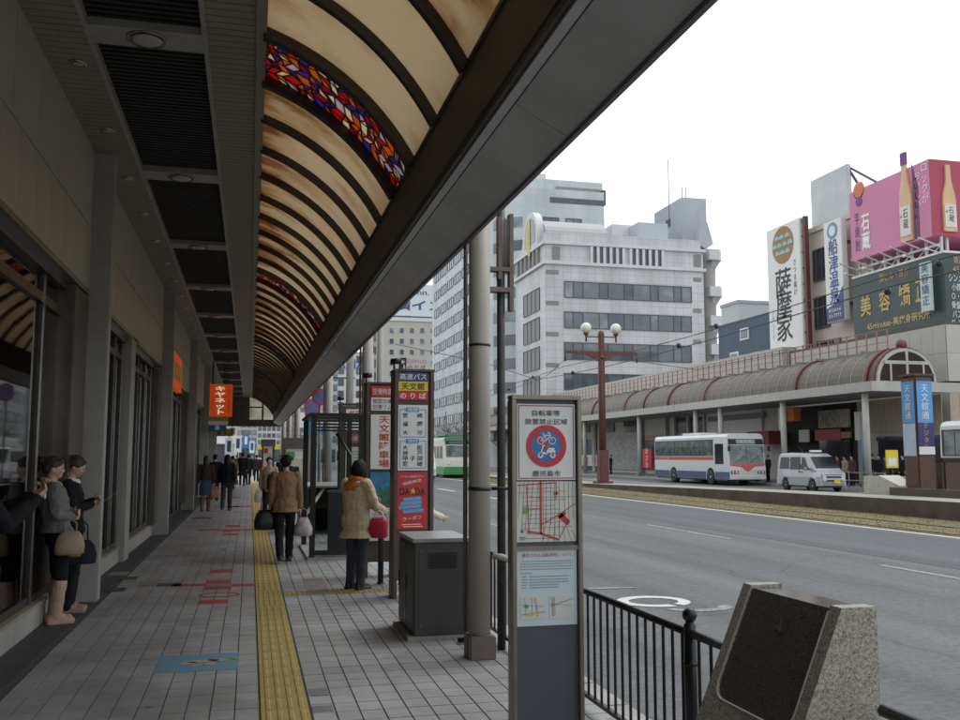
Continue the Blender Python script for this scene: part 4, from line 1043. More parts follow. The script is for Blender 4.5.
# ---------------------------------------------------------------- round no-parking signs and parking sign
def round_sign(px0, py0, Y, r, label, tilt=0):
    c = onY(px0, py0, Y); t = thing('no_parking_sign', label, 'road sign', (c.x, Y + .06, 0), group='round no parking signs')
    MB().lathe([(.035, -.02), (.035, c.z + r * 1.1)], (c.x, Y + .06, 0), 12).build('pole', M('pole_grey', (.25, .25, .24), .5, .4), t)
    disc(t, c.x, c.z, r, Y + .012, m_sw, 'plate', t=.006)
    disc(t, c.x, c.z, r * .98, Y + .004, m_sred, 'red_ring', r * .74)
    disc(t, c.x, c.z, r * .74, Y + .006, m_sblue, 'blue_field')
    strokes(t, [((c.x - r * .56, c.z + r * .56), (c.x + r * .56, c.z - r * .56), r * .2)], Y + .003, m_sred, 'slash')
    return t, c
t, c = round_sign(312.5, 407, 30.0, .27, 'round blue no parking sign fully in view above the bus shelter')
MB().box(c.x - .12, c.x + .5, 30.02, 30.05, 2.25, 2.85).build('parking_plate', m_sblue, t)
text('P', t, (c.x + .22, 30.02, 2.55), X_, Z_, .42, m_inkw, bold=.03)
round_sign(320.5, 397, 24.0, .22, 'round no parking sign half hidden by the canopy edge')
# ---------------------------------------------------------------- tall utility post behind the near column
up = onZ(505.5, 650); t = thing('utility_post', 'tall dark steel post with bracket frame at its top, right of the near column', 'post', (2.05, 7.62, 0))
MB().lathe([(.036, -.02), (.036, 4.2)], (2.07, 7.66, 0), 12).build('shaft', M('post_steel', (.06, .058, .055), .5, .4, var=.3), t)
m_rust = M('bracket_rust', (.17, .13, .105), .6, .2, var=.3)
za, zb = onY(505, 282, 7.6).z, onY(505, 214, 7.6).z
q0, q1 = onY(498, 250, 7.6).x, onY(513, 250, 7.6).x
MB().box(q1 - .035, q1, 7.58, 7.66, za - .25, zb).build('bracket_bar', m_rust, t)
MB().box(q0, q0 + .03, 7.58, 7.66, za + .02, zb - .03).build('bracket_bar', m_rust, t)
MB().box(1.84, q1 - .036, 7.575, 7.665, za + .09, za + .125).build('bracket_arm', m_rust, t)
MB().box(1.84, q1 - .036, 7.575, 7.665, za - .09, za - .05).build('bracket_arm', m_rust, t)
for k in range(3): MB().lathe([(.016, za + .13), (.016, zb - .06), (.008, zb - .03)], (q0 + .045 + k * .026, 7.62, 0), 8).build('insulator', M('cable_grey', (.22, .21, .2), .5), t)
# ---------------------------------------------------------------- railing: posts with ball tops, rails, balusters
FX = 2.12
m_rail2 = M('railing_black', (.014, .013, .015), .38, .2, var=.4, scale=20)
def baluster_panel(y0, y1, label):
    t = thing('railing', label, 'railing', (FX, (y0 + y1) / 2, 0), group='black railing panels along the kerb')
    MB().tube([(FX, y0, .735), (FX, y1, .735)], .021, 10).build('top_rail', m_rail2, t)
    MB().box(FX - .014, FX + .014, y0, y1, .075, .10).build('bottom_rail', m_rail2, t)
    n = max(2, int((y1 - y0) / .112)); me = MB().tube([(0, 0, .10), (0, 0, .72)], .0085, 6).mesh('baluster', m_rail2)
    for i in range(n): inst(me, 'baluster', (FX, y0 + (i + .5) * (y1 - y0) / n, 0), t)
    return t
def rail_post(yy, label):
    t = thing('railing_post', label, 'post', (FX, yy, 0), group='ball topped railing posts')
    MB().lathe([(.03, -.01), (.03, .775), (.022, .782), (.022, .79)], (0, 0, 0), 14).build('shaft', m_rail2, t, False)
    MB().ball((0, 0, .822), .036, 16, 10).build('ball', m_rail2, t, False)
    MB().lathe([(.036, .58), (.036, .60)], (0, 0, 0), 14).build('collar', m_rail2, t, False)
rail_post(4.30, 'black ball-topped railing post left of the granite monument')
rail_post(7.28, 'black ball-topped railing post behind the near canopy column')
rail_post(1.6, 'black ball-topped railing post right of the granite monument')
baluster_panel(4.33, 7.25, 'black railing panel between the near column and the granite monument')
baluster_panel(3.66, 4.27, 'short piece of black railing ending at the granite monument')
baluster_panel(1.63, 2.86, 'black railing panel to the right of the granite monument')
baluster_panel(7.31, 9.2, 'black railing panel seen between the column and the information sign')
# ---------------------------------------------------------------- granite monument
m_gran = mat_granite('granite', (.25, .225, .185), (.50, .46, .40), .5, 210)
m_polish = mat_granite('polished_stone', (.088, .078, .070), (.12, .107, .097), .15, 220)
ya, yb = 2.93, 3.60; zT = 1.07
XB = 2.165; XT = 2.025
def xs(z): return XT - (zT - z) * .43      # sloping face towards the pavement
mo = thing('granite_monument', 'speckled granite monument with a sloping dark polished panel, in the railing line', 'monument', (2.05, 3.26, 0))
zb0 = -.01
e = .065
def slab(y0, y1, x_in, name, mat, z0=zb0, z1=zT):
    MB().prism([(XB, z0), (XB, z1), (xs(z1) + x_in, z1), (xs(z0) + x_in, z0)], 'y', y0, y1).build(name, mat, mo)
slab(ya, ya + e, 0, 'end_block', m_gran)
slab(yb - e, yb, 0, 'end_block', m_gran)
slab(ya + e, yb - e, .0, 'lower_block', m_gran, zb0, .64)
slab(ya + e, yb - e, .010, 'polished_panel', m_polish, .64, zT - .012)
# light arris round the recess with rounded lower corners
pts = []
def fp_(y, z): return (xs(z) - .001, y, z)
path = [fp_(ya + e, zT - .02), fp_(ya + e, .72)] + [fp_(ya + e + .06 * (1 - math.cos(a_)), .70 - .06 * math.sin(a_)) for a_ in (0, .5, 1.0, 1.57)] + [fp_(yb - e - .06 * (1 - math.cos(a_)), .70 - .06 * math.sin(a_)) for a_ in (1.57, 1.0, .5, 0)] + [fp_(yb - e, .72), fp_(yb - e, zT - .02)]
MB().tube(path, .0035, 6).build('recess_edge', M('arris', (.5, .46, .4), .5), mo)
fil = MB()
for s, yc in ((1, ya + e), (-1, yb - e)):
    poly = [(yc, .64), (yc, .70)] + [(yc + s * .06 * (1 - math.cos(a_)), .70 - .06 * math.sin(a_)) for a_ in (.4, .8, 1.2, 1.57)]
    vs = [(xs(z) + .001, y, z) for y, z in poly] + [(xs(z) + .03, y, z) for y, z in poly]; n = len(poly)
    fil.add(vs, [tuple(range(n)), tuple(range(2 * n - 1, n - 1, -1))] + [(i, (i + 1) % n, (i + 1) % n + n, i + n) for i in range(n)])
fil.build('corner_fillet', m_gran, mo)
# engraved plant on the polished panel
eg = []
ec = Vector((0, (ya + yb) / 2 - .02, .93))
for a_ in range(-60, 80, 18):
    d = Vector((0, math.sin(R(a_)), math.cos(R(a_)))); p0 = ec; p1 = ec + d * (.045 + .03 * random.random())
    eg.append((p0, p1))
eng = MB()
for p0, p1 in eg: eng.tube([(xs(p0.z) + .009, p0.y, p0.z), (xs(p1.z) + .009, p1.y, p1.z)], [.004, .001], 5)
eng.build('engraving', M('engraving', (.06, .055, .05), .6), mo)
# ---------------------------------------------------------------- hanging signs in the arcade
Y = 34.0
a, b_ = onY(210, 384, Y), onY(232, 416.5, Y)
t = thing('hanging_sign', 'orange lit hanging sign with white lettering under the arcade ceiling', 'sign', ((a.x + b_.x) / 2, Y + .1, a.z))
MB().bbox(a.x, b_.x, Y, Y + .2, b_.z, a.z, .01).build('box', m_orange_lit, t)
text('キヤネット', t, ((a.x + b_.x) / 2 - .03, Y, (a.z + b_.z) / 2), X_, Z_, (a.z - b_.z) * .88, M('glow_white', (.9, .8, .62), .5, emit=.45, var=0), .36, vertical=True, bold=.03)  # glow added to the lettering, which turned grey in the ceiling's shade
text('しろうま楽市', t, ((a.x + b_.x) / 2 + .27, Y, (a.z + b_.z) / 2), X_, Z_, (a.z - b_.z) * .8, m_sred, .1, vertical=True)
text('くらし', t, ((a.x + b_.x) / 2 - .28, Y, (a.z + b_.z) / 2 - .1), X_, Z_, (a.z - b_.z) * .45, m_sred, .09, vertical=True)
for s in (.1, .62): MB().tube([(a.x + s, Y + .1, a.z), (a.x + s, Y + .1, CZ + .02)], .015, 6).build('hanger', m_black, t)
Y = 36.0
a, b_ = onY(208.5, 417, Y), onY(228, 425, Y)
t = thing('hanging_sign', 'small green and white hanging sign below the orange one', 'sign', ((a.x + b_.x) / 2, Y + .1, a.z))
MB().box(a.x, b_.x, Y, Y + .15, (a.z + b_.z) / 2 + .005, a.z).build('box', M('sign_lime', (.25, .36, .05), .5), t); MB().box(a.x, b_.x, Y, Y + .15, b_.z, (a.z + b_.z) / 2 - .005).build('box', m_sw, t)
for s in (.1, .6): MB().tube([(a.x + s, Y + .07, a.z), (a.x + s, Y + .07, CZ + .02)], .015, 6).build('hanger', m_black, t)
Y = 37.5
a, b_ = onY(208.5, 424, Y), onY(226, 431.5, Y)
t = thing('hanging_sign', 'small blue hanging sign with a white mark, lowest of the arcade signs', 'sign', ((a.x + b_.x) / 2, Y + .1, a.z))
MB().box(a.x, b_.x, Y, Y + .15, b_.z, a.z).build('box', M('sign_teal', (.02, .15, .27), .5), t)
MB().box((a.x + b_.x) / 2 - .08, (a.x + b_.x) / 2 + .08, Y - .004, Y, b_.z + .06, a.z - .06).build('mark', m_inkw, t)
for s in (.1, .55): MB().tube([(a.x + s, Y + .07, a.z), (a.x + s, Y + .07, CZ + .02)], .015, 6).build('hanger', m_black, t)
Y = 46.0
a, b_ = onY(217, 429, Y), onY(233, 436, Y)
t = thing('hanging_sign', 'dark red hanging sign with pale characters beyond the orange one', 'sign', ((a.x + b_.x) / 2, Y + .1, a.z))
MB().box(a.x, b_.x, Y, Y + .15, b_.z, a.z).build('box', M('sign_maroon', (.16, .02, .03), .5), t)
text('文月', t, ((a.x + b_.x) / 2, Y, (a.z + b_.z) / 2), X_, Z_, (a.z - b_.z) * .8, m_syel)
for s in (.1, .7): MB().tube([(a.x + s, Y + .07, a.z), (a.x + s, Y + .07, CZ + .02)], .015, 6).build('hanger', m_black, t)
# two farther bus stop signs
for pa, pb_, Y, lb in (((283.5, 439), (306, 480), 27.0, 'far bus stop board with green and white plates behind the walkers'), ((262, 440), (274, 478), 40.0, 'farthest bus stop board, dark topped, at the arcade end')):
    a, b_ = onY(*pa, Y), onY(*pb_, Y)
    t = thing('bus_stop_board', lb, 'sign', ((a.x + b_.x) / 2, Y + .1, 0))
    for xx in (a.x, b_.x - .07): MB().box(xx, xx + .07, Y, Y + .25, -.01, a.z).build('post', m_sb, t)
    MB().box(a.x + .071, b_.x - .071, Y + .03, Y + .22, .5, a.z - .28).build('board', M('sheet_cream', None), t)
    MB().box(a.x - .03, b_.x + .03, Y - .02, Y + .27, a.z - .27, a.z + .03).build('header', M('header_grey', (.12, .10, .095), .5), t)
    MB().box(a.x + .09, (a.x + b_.x) / 2 - .01, Y + .022, Y + .029, a.z - .55, a.z - .36).build('plate', m_green if Y < 30 else m_sred, t)
    MB().box((a.x + b_.x) / 2 + .02, b_.x - .09, Y + .022, Y + .029, a.z - .55, a.z - .36).build('plate', m_sw, t)
# ================================================================ people: one continuous body each, clothes on top
m_skin = M('skin', (.50, .33, .25), .5, var=.08, scale=9)
m_hair = M('hair_black', (.008, .007, .007), .6, spec=.25, var=.4, scale=30, bump=.5, bscale=160)
m_hairb = M('hair_brown', (.045, .025, .016), .42, var=.4, scale=30, bump=.5, bscale=160)
m_eye = M('eye_dark', (.01, .008, .008), .2)
m_lip = M('lip', (.38, .13, .12), .5)
def cloth(n, c, var=.16): return M('cloth_' + n, c, .92, var=var, scale=7, bump=.9, bscale=13, spec=.2)
REM = []
def capsule(mb, a, b, ra, rb, seg=10):
    a, b = Vector(a), Vector(b); d = b - a
    d = d.normalized() if d.length > 1e-6 else Vector((0, 0, 1))
    mb.tube([a - d * ra * .95, a - d * ra * .7, a - d * ra * .3, a, b, b + d * rb * .3, b + d * rb * .7, b + d * rb * .95],
            [ra * .3, ra * .71, ra * .95, ra, rb, rb * .95, rb * .71, rb * .3], seg)
def chain(mb, pts, rs, seg=10):
    for p, q, r0, r1 in zip(pts, pts[1:], rs, rs[1:]): capsule(mb, p, q, r0, r1, seg)
def loft(mb, rings, seg=16):
    k = len(mb.v)
    for z, cx_, cy_, rx, ry in rings:
        for j in range(seg):
            a = 2 * math.pi * j / seg; mb.v.append((cx_ + rx * math.cos(a), cy_ + ry * math.sin(a), z))
    for i in range(len(rings) - 1):
        for j in range(seg):
            a = k + i * seg + j; b = k + i * seg + (j + 1) % seg
            mb.f.append((a, b, b + seg, a + seg)); mb.sm.append(True)
    n = len(rings)
    mb.f.append(tuple(range(k + seg - 1, k - 1, -1))); mb.f.append(tuple(range(k + (n - 1) * seg, k + n * seg))); mb.sm += [True, True]
FOLD = bpy.data.textures.new('fold', 'CLOUDS'); FOLD.noise_scale = .075; FOLD.noise_depth = 2
def remeshed(mb, name, mat, parent, vox, smooth=4, fold=0.0):
    o = mb.build(name, mat, parent, False)
    m = o.modifiers.new('r', 'REMESH'); m.mode = 'VOXEL'; m.voxel_size = vox; m.use_smooth_shade = True
    if fold:
        d_ = o.modifiers.new('d', 'DISPLACE'); d_.texture = FOLD; d_.strength = fold; d_.mid_level = .5; d_.texture_coords = 'LOCAL'
        smooth = 2
    s = o.modifiers.new('s', 'SMOOTH'); s.factor = .5; s.iterations = smooth
    REM.append(o); return o
def finish_remesh():
    dg = bpy.context.evaluated_depsgraph_get(); dg.update()
    for o in REM:
        me = bpy.data.meshes.new_from_object(o.evaluated_get(dg), depsgraph=dg)
        old = o.data; o.modifiers.clear(); o.data = me
        bpy.data.meshes.remove(old)
        me.polygons.foreach_set('use_smooth', [True] * len(me.polygons))
def hand(mb, w, d, n, s=1.0):
    """wrist w, pointing along d, n = direction the fingers curl to"""
    w, d, n = Vector(w), Vector(d).normalized(), Vector(n); n = (n - d * n.dot(d)).normalized(); u = d.cross(n)
    for k in (-1.2, -.4, .4, 1.2): capsule(mb, w + d * .01 + u * k * .012, w + d * .075 + u * k * .018, .014, .012, 8)
    for k, ln in ((-1.5, .060), (-.5, .074), (.5, .078), (1.5, .068)):
        p0 = w + d * .085 + u * k * .0185; p1 = p0 + (d * .75 + n * .45).normalized() * ln * .5; p2 = p1 + (d * .25 + n * .95).normalized() * ln * .55
        chain(mb, [p0, p1, p2], [.0095, .0088, .0078], 8)
    p0 = w + d * .025 - u * .025; p1 = p0 + (d * .6 - u * .7 + n * .35).normalized() * .045; p2 = p1 + (d * .75 - u * .05 + n * .55).normalized() * .035
    chain(mb, [p0, p1, p2], [.013, .011, .009], 8)
def person(label, loc, rz, H=1.62, top=None, hem=.82, flare=.0, legs=None, skirt=None, shoes=None, boots=0.0, hair='short', hairmat=None, stride=.0, bend=0.0,
           arms=None, head=(0, 0), vox=.011, group=None, collar=None, bulk=0.0, far=False, openfront=None):
    s = H / 1.70
    t = thing('person', label, 'person', loc, rz, group, scale=s)
    hipz = .92
    LJ = {}
    for sd, sg_ in (('L', -1), ('R', 1)):
        st = stride * sg_
        LJ[sd] = (Vector((sg_ * .088, 0, hipz)), Vector((sg_ * .092, st * .55 + .03 + abs(st) * .1, .50)), Vector((sg_ * .09, st - (.10 if st < 0 else 0), .085 + (.05 if st < -.1 else 0))))
    A = arms or {}
    AJ = {}
    for sd, sg_ in (('L', -1), ('R', 1)):
        sh_ = Vector((sg_ * .178, 0, 1.385))
        e, w_ = A.get(sd, ((sg_ * .225, -.03 - stride * sg_ * .35, 1.12), (sg_ * .235, .04 - stride * sg_ * .6, .88)))
        AJ[sd] = (sh_, Vector(e), Vector(w_))
    by = bend
    def tb(z): return by * max(0, (z - .9)) ** 1.0
    rings = [(.78, .14, .09), (.86, .165, .112), (.93, .168, .115), (1.04, .138, .10), (1.17, .15, .112), (1.28, .168, .115), (1.36, .165, .10), (1.41, .12, .08), (1.45, .065, .06)]
    body = MB()
    loft(body, [(z, 0, tb(z), rx, ry) for z, rx, ry in rings])
    for sd in 'LR':
        h, k_, a_ = LJ[sd]
        chain(body, [h, k_, a_], [.082, .056, .038]); capsule(body, a_ + Vector((0, -.03, -.04)), a_ + Vector((0, .15, -.055)), .036, .028)
        sh_, e, w_ = AJ[sd]
        sh_ = sh_ + Vector((0, tb(1.385), 0))
        chain(body, [sh_ * 1.0, e, w_], [.05, .040, .027])
        fd = (w_ - e).normalized()
        inn = A.get('n' + sd, (-.8 if sd == 'R' else .8, .35, 0))
        hand(body, w_, fd, inn)
    # head (turned by yaw, pitch about the neck)
    hy, hp = head
    NM = Matrix.Translation((0, tb(1.47), 1.47)) @ Matrix.Rotation(hy, 4, 'Z') @ Matrix.Rotation(hp, 4, 'X') @ Matrix.Translation((0, 0, -1.47))
    capsule(body, (0, tb(1.42) - .005, 1.40), NM @ Vector((0, .008, 1.53)), .056, .05)
    hd = MB(); hd.ball((0, .012, 1.605), 1, 20, 14, (.076, .092, .105)); hd.ball((0, .045, 1.545), 1, 14, 10, (.052, .055, .055)); hd.ball((0, .075, 1.522), .024, 10, 8)
    capsule(hd, (0, .098, 1.600), (0, .108, 1.574), .009, .013, 8)
    for sg_ in (-1, 1): hd.ball((sg_ * .077, .0, 1.585), 1, 10, 8, (.010, .018, .03)); hd.ball((sg_ * .033, .075, 1.575), .026, 8, 6)
    hd.xf(NM); body.add(hd.v, hd.f)
    remeshed(body, 'body', m_skin, t, vox * .72 if not far else vox)
    if not far:
        for sg_ in (-1, 1):
            MB().ball((sg_ * .031, .094, 1.600), 1, 10, 8, (.013, .006, .007)).xf(NM).build('eye', m_eye, t, False)
            MB().ball((sg_ * .032, .095, 1.622), 1, 10, 6, (.018, .005, .0035)).xf(NM).build('eyebrow', hairmat or m_hair, t, False)
        MB().ball((0, .098, 1.541), 1, 12, 8, (.022, .008, .007)).xf(NM).build('mouth', m_lip, t, False)
    # hair
    hm = MB(); hm.ball((0, -.008, 1.632), 1, 18, 12, (.092, .100, .095)); hm.ball((0, -.05, 1.60), 1, 14, 10, (.082, .066, .085))
    if hair == 'bob':
        hm.ball((0, -.03, 1.58), 1, 14, 10, (.102, .085, .10))
        for sg_ in (-1, 1): hm.ball((sg_ * .075, .012, 1.565), 1, 10, 8, (.03, .055, .075))
        hm.ball((0, .07, 1.66), 1, 10, 8, (.07, .03, .03))
    if hair == 'long':
        hm.ball((0, -.05, 1.52), 1, 14, 10, (.095, .06, .15)); capsule(hm, (0, -.075, 1.5), (0, -.085, 1.33), .075, .05)
        for sg_ in (-1, 1): capsule(hm, (sg_ * .075, -.01, 1.6), (sg_ * .08, -.01, 1.45), .026, .022)
    if hair == 'bun': hm.ball((0, -.115, 1.66), .045, 12, 8); hm.ball((0, .06, 1.675), 1, 10, 8, (.07, .04, .025))
    hm.xf(NM); remeshed(hm, 'hair', hairmat or m_hair, t, vox * .9, fold=.016)
    # trousers or skirt
    if legs:
        tr = MB(); loft(tr, [(z, 0, tb(z), rx + .012, ry + .012) for z, rx, ry in rings[:4]])
        for sd in 'LR':
            h, k_, a_ = LJ[sd]; e = a_ + Vector((0, -.005, -.01)) if not boots else k_.lerp(a_, .25)
            chain(tr, [h + Vector((0, 0, -.02)), k_, e], [.094, .074, .062 if not boots else .06])
        remeshed(tr, 'trousers', legs, t, vox, fold=.022)
    if skirt:
        sm_, sz = skirt
        sk = MB(); loft(sk, [(sz, 0, .01, .20, .155), ((sz + .95) / 2, 0, 0, .185, .14), (.95, 0, 0, .165, .12), (1.03, 0, 0, .145, .105)]); remeshed(sk, 'skirt', sm_, t, vox)
    sm2 = shoes or M('shoe_black', (.015, .014, .014), .35)
    for sd in 'LR':
        h, k_, a_ = LJ[sd]; f = MB()
        capsule(f, a_ + Vector((0, -.045, -.045)), a_ + Vector((0, .155, -.052)), .045, .036); capsule(f, a_ + Vector((0, -.04, -.03)), a_ + Vector((0, .05, -.02)), .045, .04)
        f.box(a_.x - .042, a_.x + .042, a_.y - .085, a_.y + .18, a_.z - .085, a_.z - .06)
        if boots:
            chain(f, [a_, a_.lerp(k_, boots * .5), a_.lerp(k_, boots)], [.056, .066, .074])
        remeshed(f, 'boot' if boots else 'shoe', sm2, t, vox, fold=.016 if boots else 0)
    # upper garment
    if top:
        c = MB(); B = .022 + bulk
        R_ = [(hem, .172 + B + flare, .12 + B + flare * .8)] + [(z, rx + B, ry + B) for z, rx, ry in rings if z > hem + .04 and z < 1.4] + [(1.41, .135 + B * .6, .09 + B * .5), (1.455, .075, .072)]
        loft(c, [(z, 0, tb(z), rx, ry) for z, rx, ry in R_])
        for sd in 'LR':
            sh_, e, w_ = AJ[sd]; sh_ = sh_ + Vector((0, tb(1.385), 0)); ww = w_ - (w_ - e).normalized() * .012
            chain(c, [sh_, e, ww], [.07 + bulk * .6, .06 + bulk * .5, .046 + bulk * .4])
        remeshed(c, 'coat', top, t, vox, fold=.030)
    if openfront:
        f = MB(); loft(f, [(max(hem, .8), 0, .075, .075, .10), (1.1, 0, .07, .06, .10), (1.4, 0, tb(1.4) + .055, .035, .06)]); remeshed(f, 'sweater', openfront, t, vox)
    if collar:
        k_ = MB(); n = 14
        for i in range(n):
            a0, a1 = 2 * math.pi * i / n, 2 * math.pi * (i + 1) / n
            capsule(k_, (.085 * math.cos(a0), tb(1.44) + .08 * math.sin(a0), 1.44 - .03 * math.sin(a0)), (.085 * math.cos(a1), tb(1.44) + .08 * math.sin(a1), 1.44 - .03 * math.sin(a1)), .036, .036, 8)
        remeshed(k_, 'collar', collar, t, vox, fold=.02)
    return t, s
def wpt(t, p):
    """local person coordinates (1.70 m figure) -> world"""
    s = t.scale[0]; a = t.rotation_euler[2]; x, y, z = p[0] * s, p[1] * s, p[2] * s
    return Vector((t.location[0] + x * math.cos(a) - y * math.sin(a), t.location[1] + x * math.sin(a) + y * math.cos(a), t.location[2] + z))
def bag(name, label, top, rz, w, h, d, mat, handle=.18, cat='bag', squash=.75, hmat=None):
    """soft bag hanging from point top (where the handle is held)"""
    t = thing(name, label, cat, (top[0], top[1], top[2]), rz)
    b = MB(); n = 7
    loft(b, [(-handle - h, 0, 0, w * .42, d * .42), (-handle - h * .95, 0, 0, w * .5, d * .52), (-handle - h * .6, 0, 0, w * .52, d * .5), (-handle - h * .25, 0, 0, w * .47 * (squash + .2), d * .4), (-handle, 0, 0, w * .40 * squash, d * .16)], 20)
    b.build('bag_body', mat, t, False)
    for sg_ in (-1, 1):
        MB().tube([(w * .28 * squash, sg_ * d * .1, -handle - .02), (w * .20, sg_ * d * .08, -handle * .35), (0, sg_ * .008, 0.0), (-w * .20, sg_ * d * .08, -handle * .35), (-w * .28 * squash, sg_ * d * .1, -handle - .02)], .007, 8).build('handle', hmat or mat, t, False)
    return t
c_black = cloth('black', (.014, .014, .017)); c_navy = cloth('navy', (.02, .022, .035)); c_char = cloth('charcoal', (.045, .045, .05))
c_brown = cloth('brown', (.24, .155, .085)); c_beige = cloth('beige', (.58, .47, .31)); c_den = cloth('denim', (.07, .09, .15)); c_dkb = cloth('dark_brown', (.07, .048, .035))
c_pink = cloth('pink_beige', (.42, .30, .22)); c_red = cloth('red', (.28, .035, .03)); c_cream = cloth('cream', (.55, .50, .42)); c_oran = cloth('orange', (.55, .17, .04))
c_grey = M('cloth_tweed', (.16, .16, .155), .95, var=.75, scale=110, bump=.6, bscale=90, spec=.2)
c_white = cloth('white', (.62, .62, .6)); c_plum = cloth('plum', (.10, .04, .06))
c_gtr = cloth('grey_blue', (.05, .055, .072))
m_pboot = M('boot_pink', (.44, .29, .24), .7, var=.15, bump=.3, bscale=30)
# --- man at the left edge with a phone
t, s = person('man in black at the left edge of the frame raising a phone in both hands', (-1.78, 6.75, 0), R(-62), 1.70, top=c_black, hem=.80, legs=c_black, hair='short', vox=.010,
              arms={'L': ((-.20, .16, 1.17), (-.05, .40, 1.32)), 'R': ((.20, .18, 1.16), (.06, .40, 1.31)), 'nL': (.6, .3, .6), 'nR': (-.6, .3, .6)}, head=(0, -.15))
p = wpt(t, (.0, .47, 1.36))
ph = thing('phone', 'slim silver phone held up by the man at the left edge', 'phone', p, R(-62))
MB().bbox(-.026, .026, -.006, .006, -.05, .05, .004).build('case', M('phone_silver', (.5, .5, .5), .3, .5), ph, False)
MB().box(-.02, .02, -.0085, -.0065, -.035, .04).build('screen', M('phone_screen', (.02, .02, .03), .1), ph, False)
# --- woman in pink boots
w1 = onZ(54, 623)
t, s = person('woman in grey tweed jacket with fur collar and pink boots leaning by the shop window', (w1.x, w1.y, 0), R(-72), 1.58, bend=-.16, top=c_grey, hem=.93, flare=.01, legs=c_black, shoes=m_pboot, boots=.80, hair='bun', hairmat=m_hairb,
              arms={'L': ((-.21, -.03, 1.13), (-.02, .13, 1.13)), 'R': ((.215, -.05, 1.12), (.05, .13, 1.09))}, collar=M('fur_cream', (.52, .42, .28), .95, var=.4, scale=60, bump=1, bscale=120), head=(R(-8), -.12), bulk=.012)
p = wpt(t, (.20, .06, 1.10)); bag('shoulder_bag', 'slouchy beige leather handbag hanging on the arm of the woman in pink boots', (p.x + .03, p.y - .02, p.z - .02), R(20), .26, .22, .14, M('leather_beige', (.30, .23, .15), .6, bump=.4, bscale=14), .12)
p2 = wpt(t, (.20, .12, .86)); sc = thing('yellow_pouch', 'small mustard yellow pouch dangling under the beige handbag', 'pouch', (p2.x + .02, p2.y, p2.z), R(20)); q = MB(); loft(q, [(-.16, 0, 0, .05, .03), (-.12, 0, 0, .065, .04), (-.03, 0, 0, .05, .03), (0, 0, 0, .02, .02)]); q.build('pouch', M('cloth_mustard', (.5, .27, .02), .8, bump=.3), sc, False); MB().tube([(0, 0, 0), (0, 0, .14)], .005, 6).build('strap', M('cloth_mustard', None), sc, False)
# --- woman reading
w2 = onZ(67, 613)
t, s = person('woman in black suit with white collar reading a paper beside the pillar', (w2.x, w2.y + .06, 0), R(-86), 1.60, bend=-.08, top=c_black, hem=.86, legs=c_black, hair='bun', hairmat=m_hairb, collar=c_white,
              arms={'L': ((-.22, .02, 1.12), (-.07, .21, 1.20)), 'R': ((.22, .02, 1.12), (.06, .20, 1.17)), 'nL': (.8, .2, .3), 'nR': (-.8, .2, .3)}, head=(0, -.42), shoes=M('shoe_nude', (.32, .20, .16), .4))
p = wpt(t, (0, .32, 1.23)); pa_ = thing('paper_sheet', 'white sheet of paper held open by the reading woman', 'paper', p, R(-86))
MB().add([(-.10, -.06, -.07), (.10, -.06, -.07), (.10, .14, .07), (-.10, .14, .07), (-.10, -.06, -.0685), (.10, -.06, -.0685), (.10, .14, .0715), (-.10, .14, .0715)], [(0, 3, 2, 1), (4, 5, 6, 7), (0, 1, 5, 4), (1, 2, 6, 5), (2, 3, 7, 6), (3, 0, 4, 7)]).build('sheet', M('paper_white', (.7, .7, .68), .7, var=.04), pa_, False)
p = wpt(t, (.24, .06, 1.05)); bag('shoulder_bag', 'navy blue tote bag on the arm of the reading woman', (p.x + .06, p.y - .02, p.z - .02), R(15), .30, .24, .10, c_navy, .22)
# --- brown coat man walking away
b0 = onZ(284, 562)
t, s = person('man in light brown jacket walking away along the yellow line, two bags', (b0.x + .0, b0.y, 0), R(3), 1.60, top=c_brown, hem=.80, flare=.02, legs=c_black, hair='short', stride=.16, bulk=.008,
              arms={'L': ((-.22, -.02, 1.13), (-.24, .02, .93)), 'R': ((.22, -.02, 1.12), (.245, .02, .88))})
p = wpt(t, (-.28, .02, .90)); bag('handbag', 'black bulging handbag in the left hand of the man in brown', (p.x - .02, p.y, p.z + .08), R(10), .34, .30, .16, M('leather_black', (.012, .012, .013), .4, bump=.4, bscale=12), .14)
m_plas = M('plastic_bag', (.42, .37, .40), .35, var=.35, scale=9, bump=.8, bscale=22)
p = wpt(t, (.28, .03, .80)); bag('plastic_bag', 'pale plastic shopping bag in the right hand of the man in brown', (p.x + .02, p.y, p.z + .05), R(0), .27, .28, .17, m_plas, .14, squash=.6)
# --- person in beige coat with red bag
y0 = onZ(361, 589)
t, s = person('person in beige coat and orange scarf standing by the bus signs', (y0.x - .07, y0.y, 0), R(-50), 1.54, top=c_beige, hem=.68, flare=.045, legs=c_gtr, hair='bob', bulk=.03, collar=c_oran,
              arms={'L': ((-.23, .08, 1.12), (-.02, .30, 1.16)), 'R': ((.24, .08, 1.12), (.22, .30, 1.02))}, head=(R(-5), -.3))
shw = MB(); loft(shw, [(1.30, 0, -.02, .20, .15), (1.38, 0, -.01, .185, .14), (1.45, 0, 0, .10, .10), (1.49, 0, 0, .075, .075)]); remeshed(shw, 'shawl', c_oran, t, .011)
for sg_ in (-1, 1):
    lp = MB(); chain(lp, [(sg_ * .07, .11, 1.40), (sg_ * .075, .165, 1.25), (sg_ * .06, .17, 1.05)], [.035, .03, .028], 8)
    remeshed(lp, 'scarf_end', c_oran, t, .011)
pk = MB(); pk.bbox(.10, .20, .12, .165, .72, .88, .01); pk.build('pocket', c_beige, t, False)
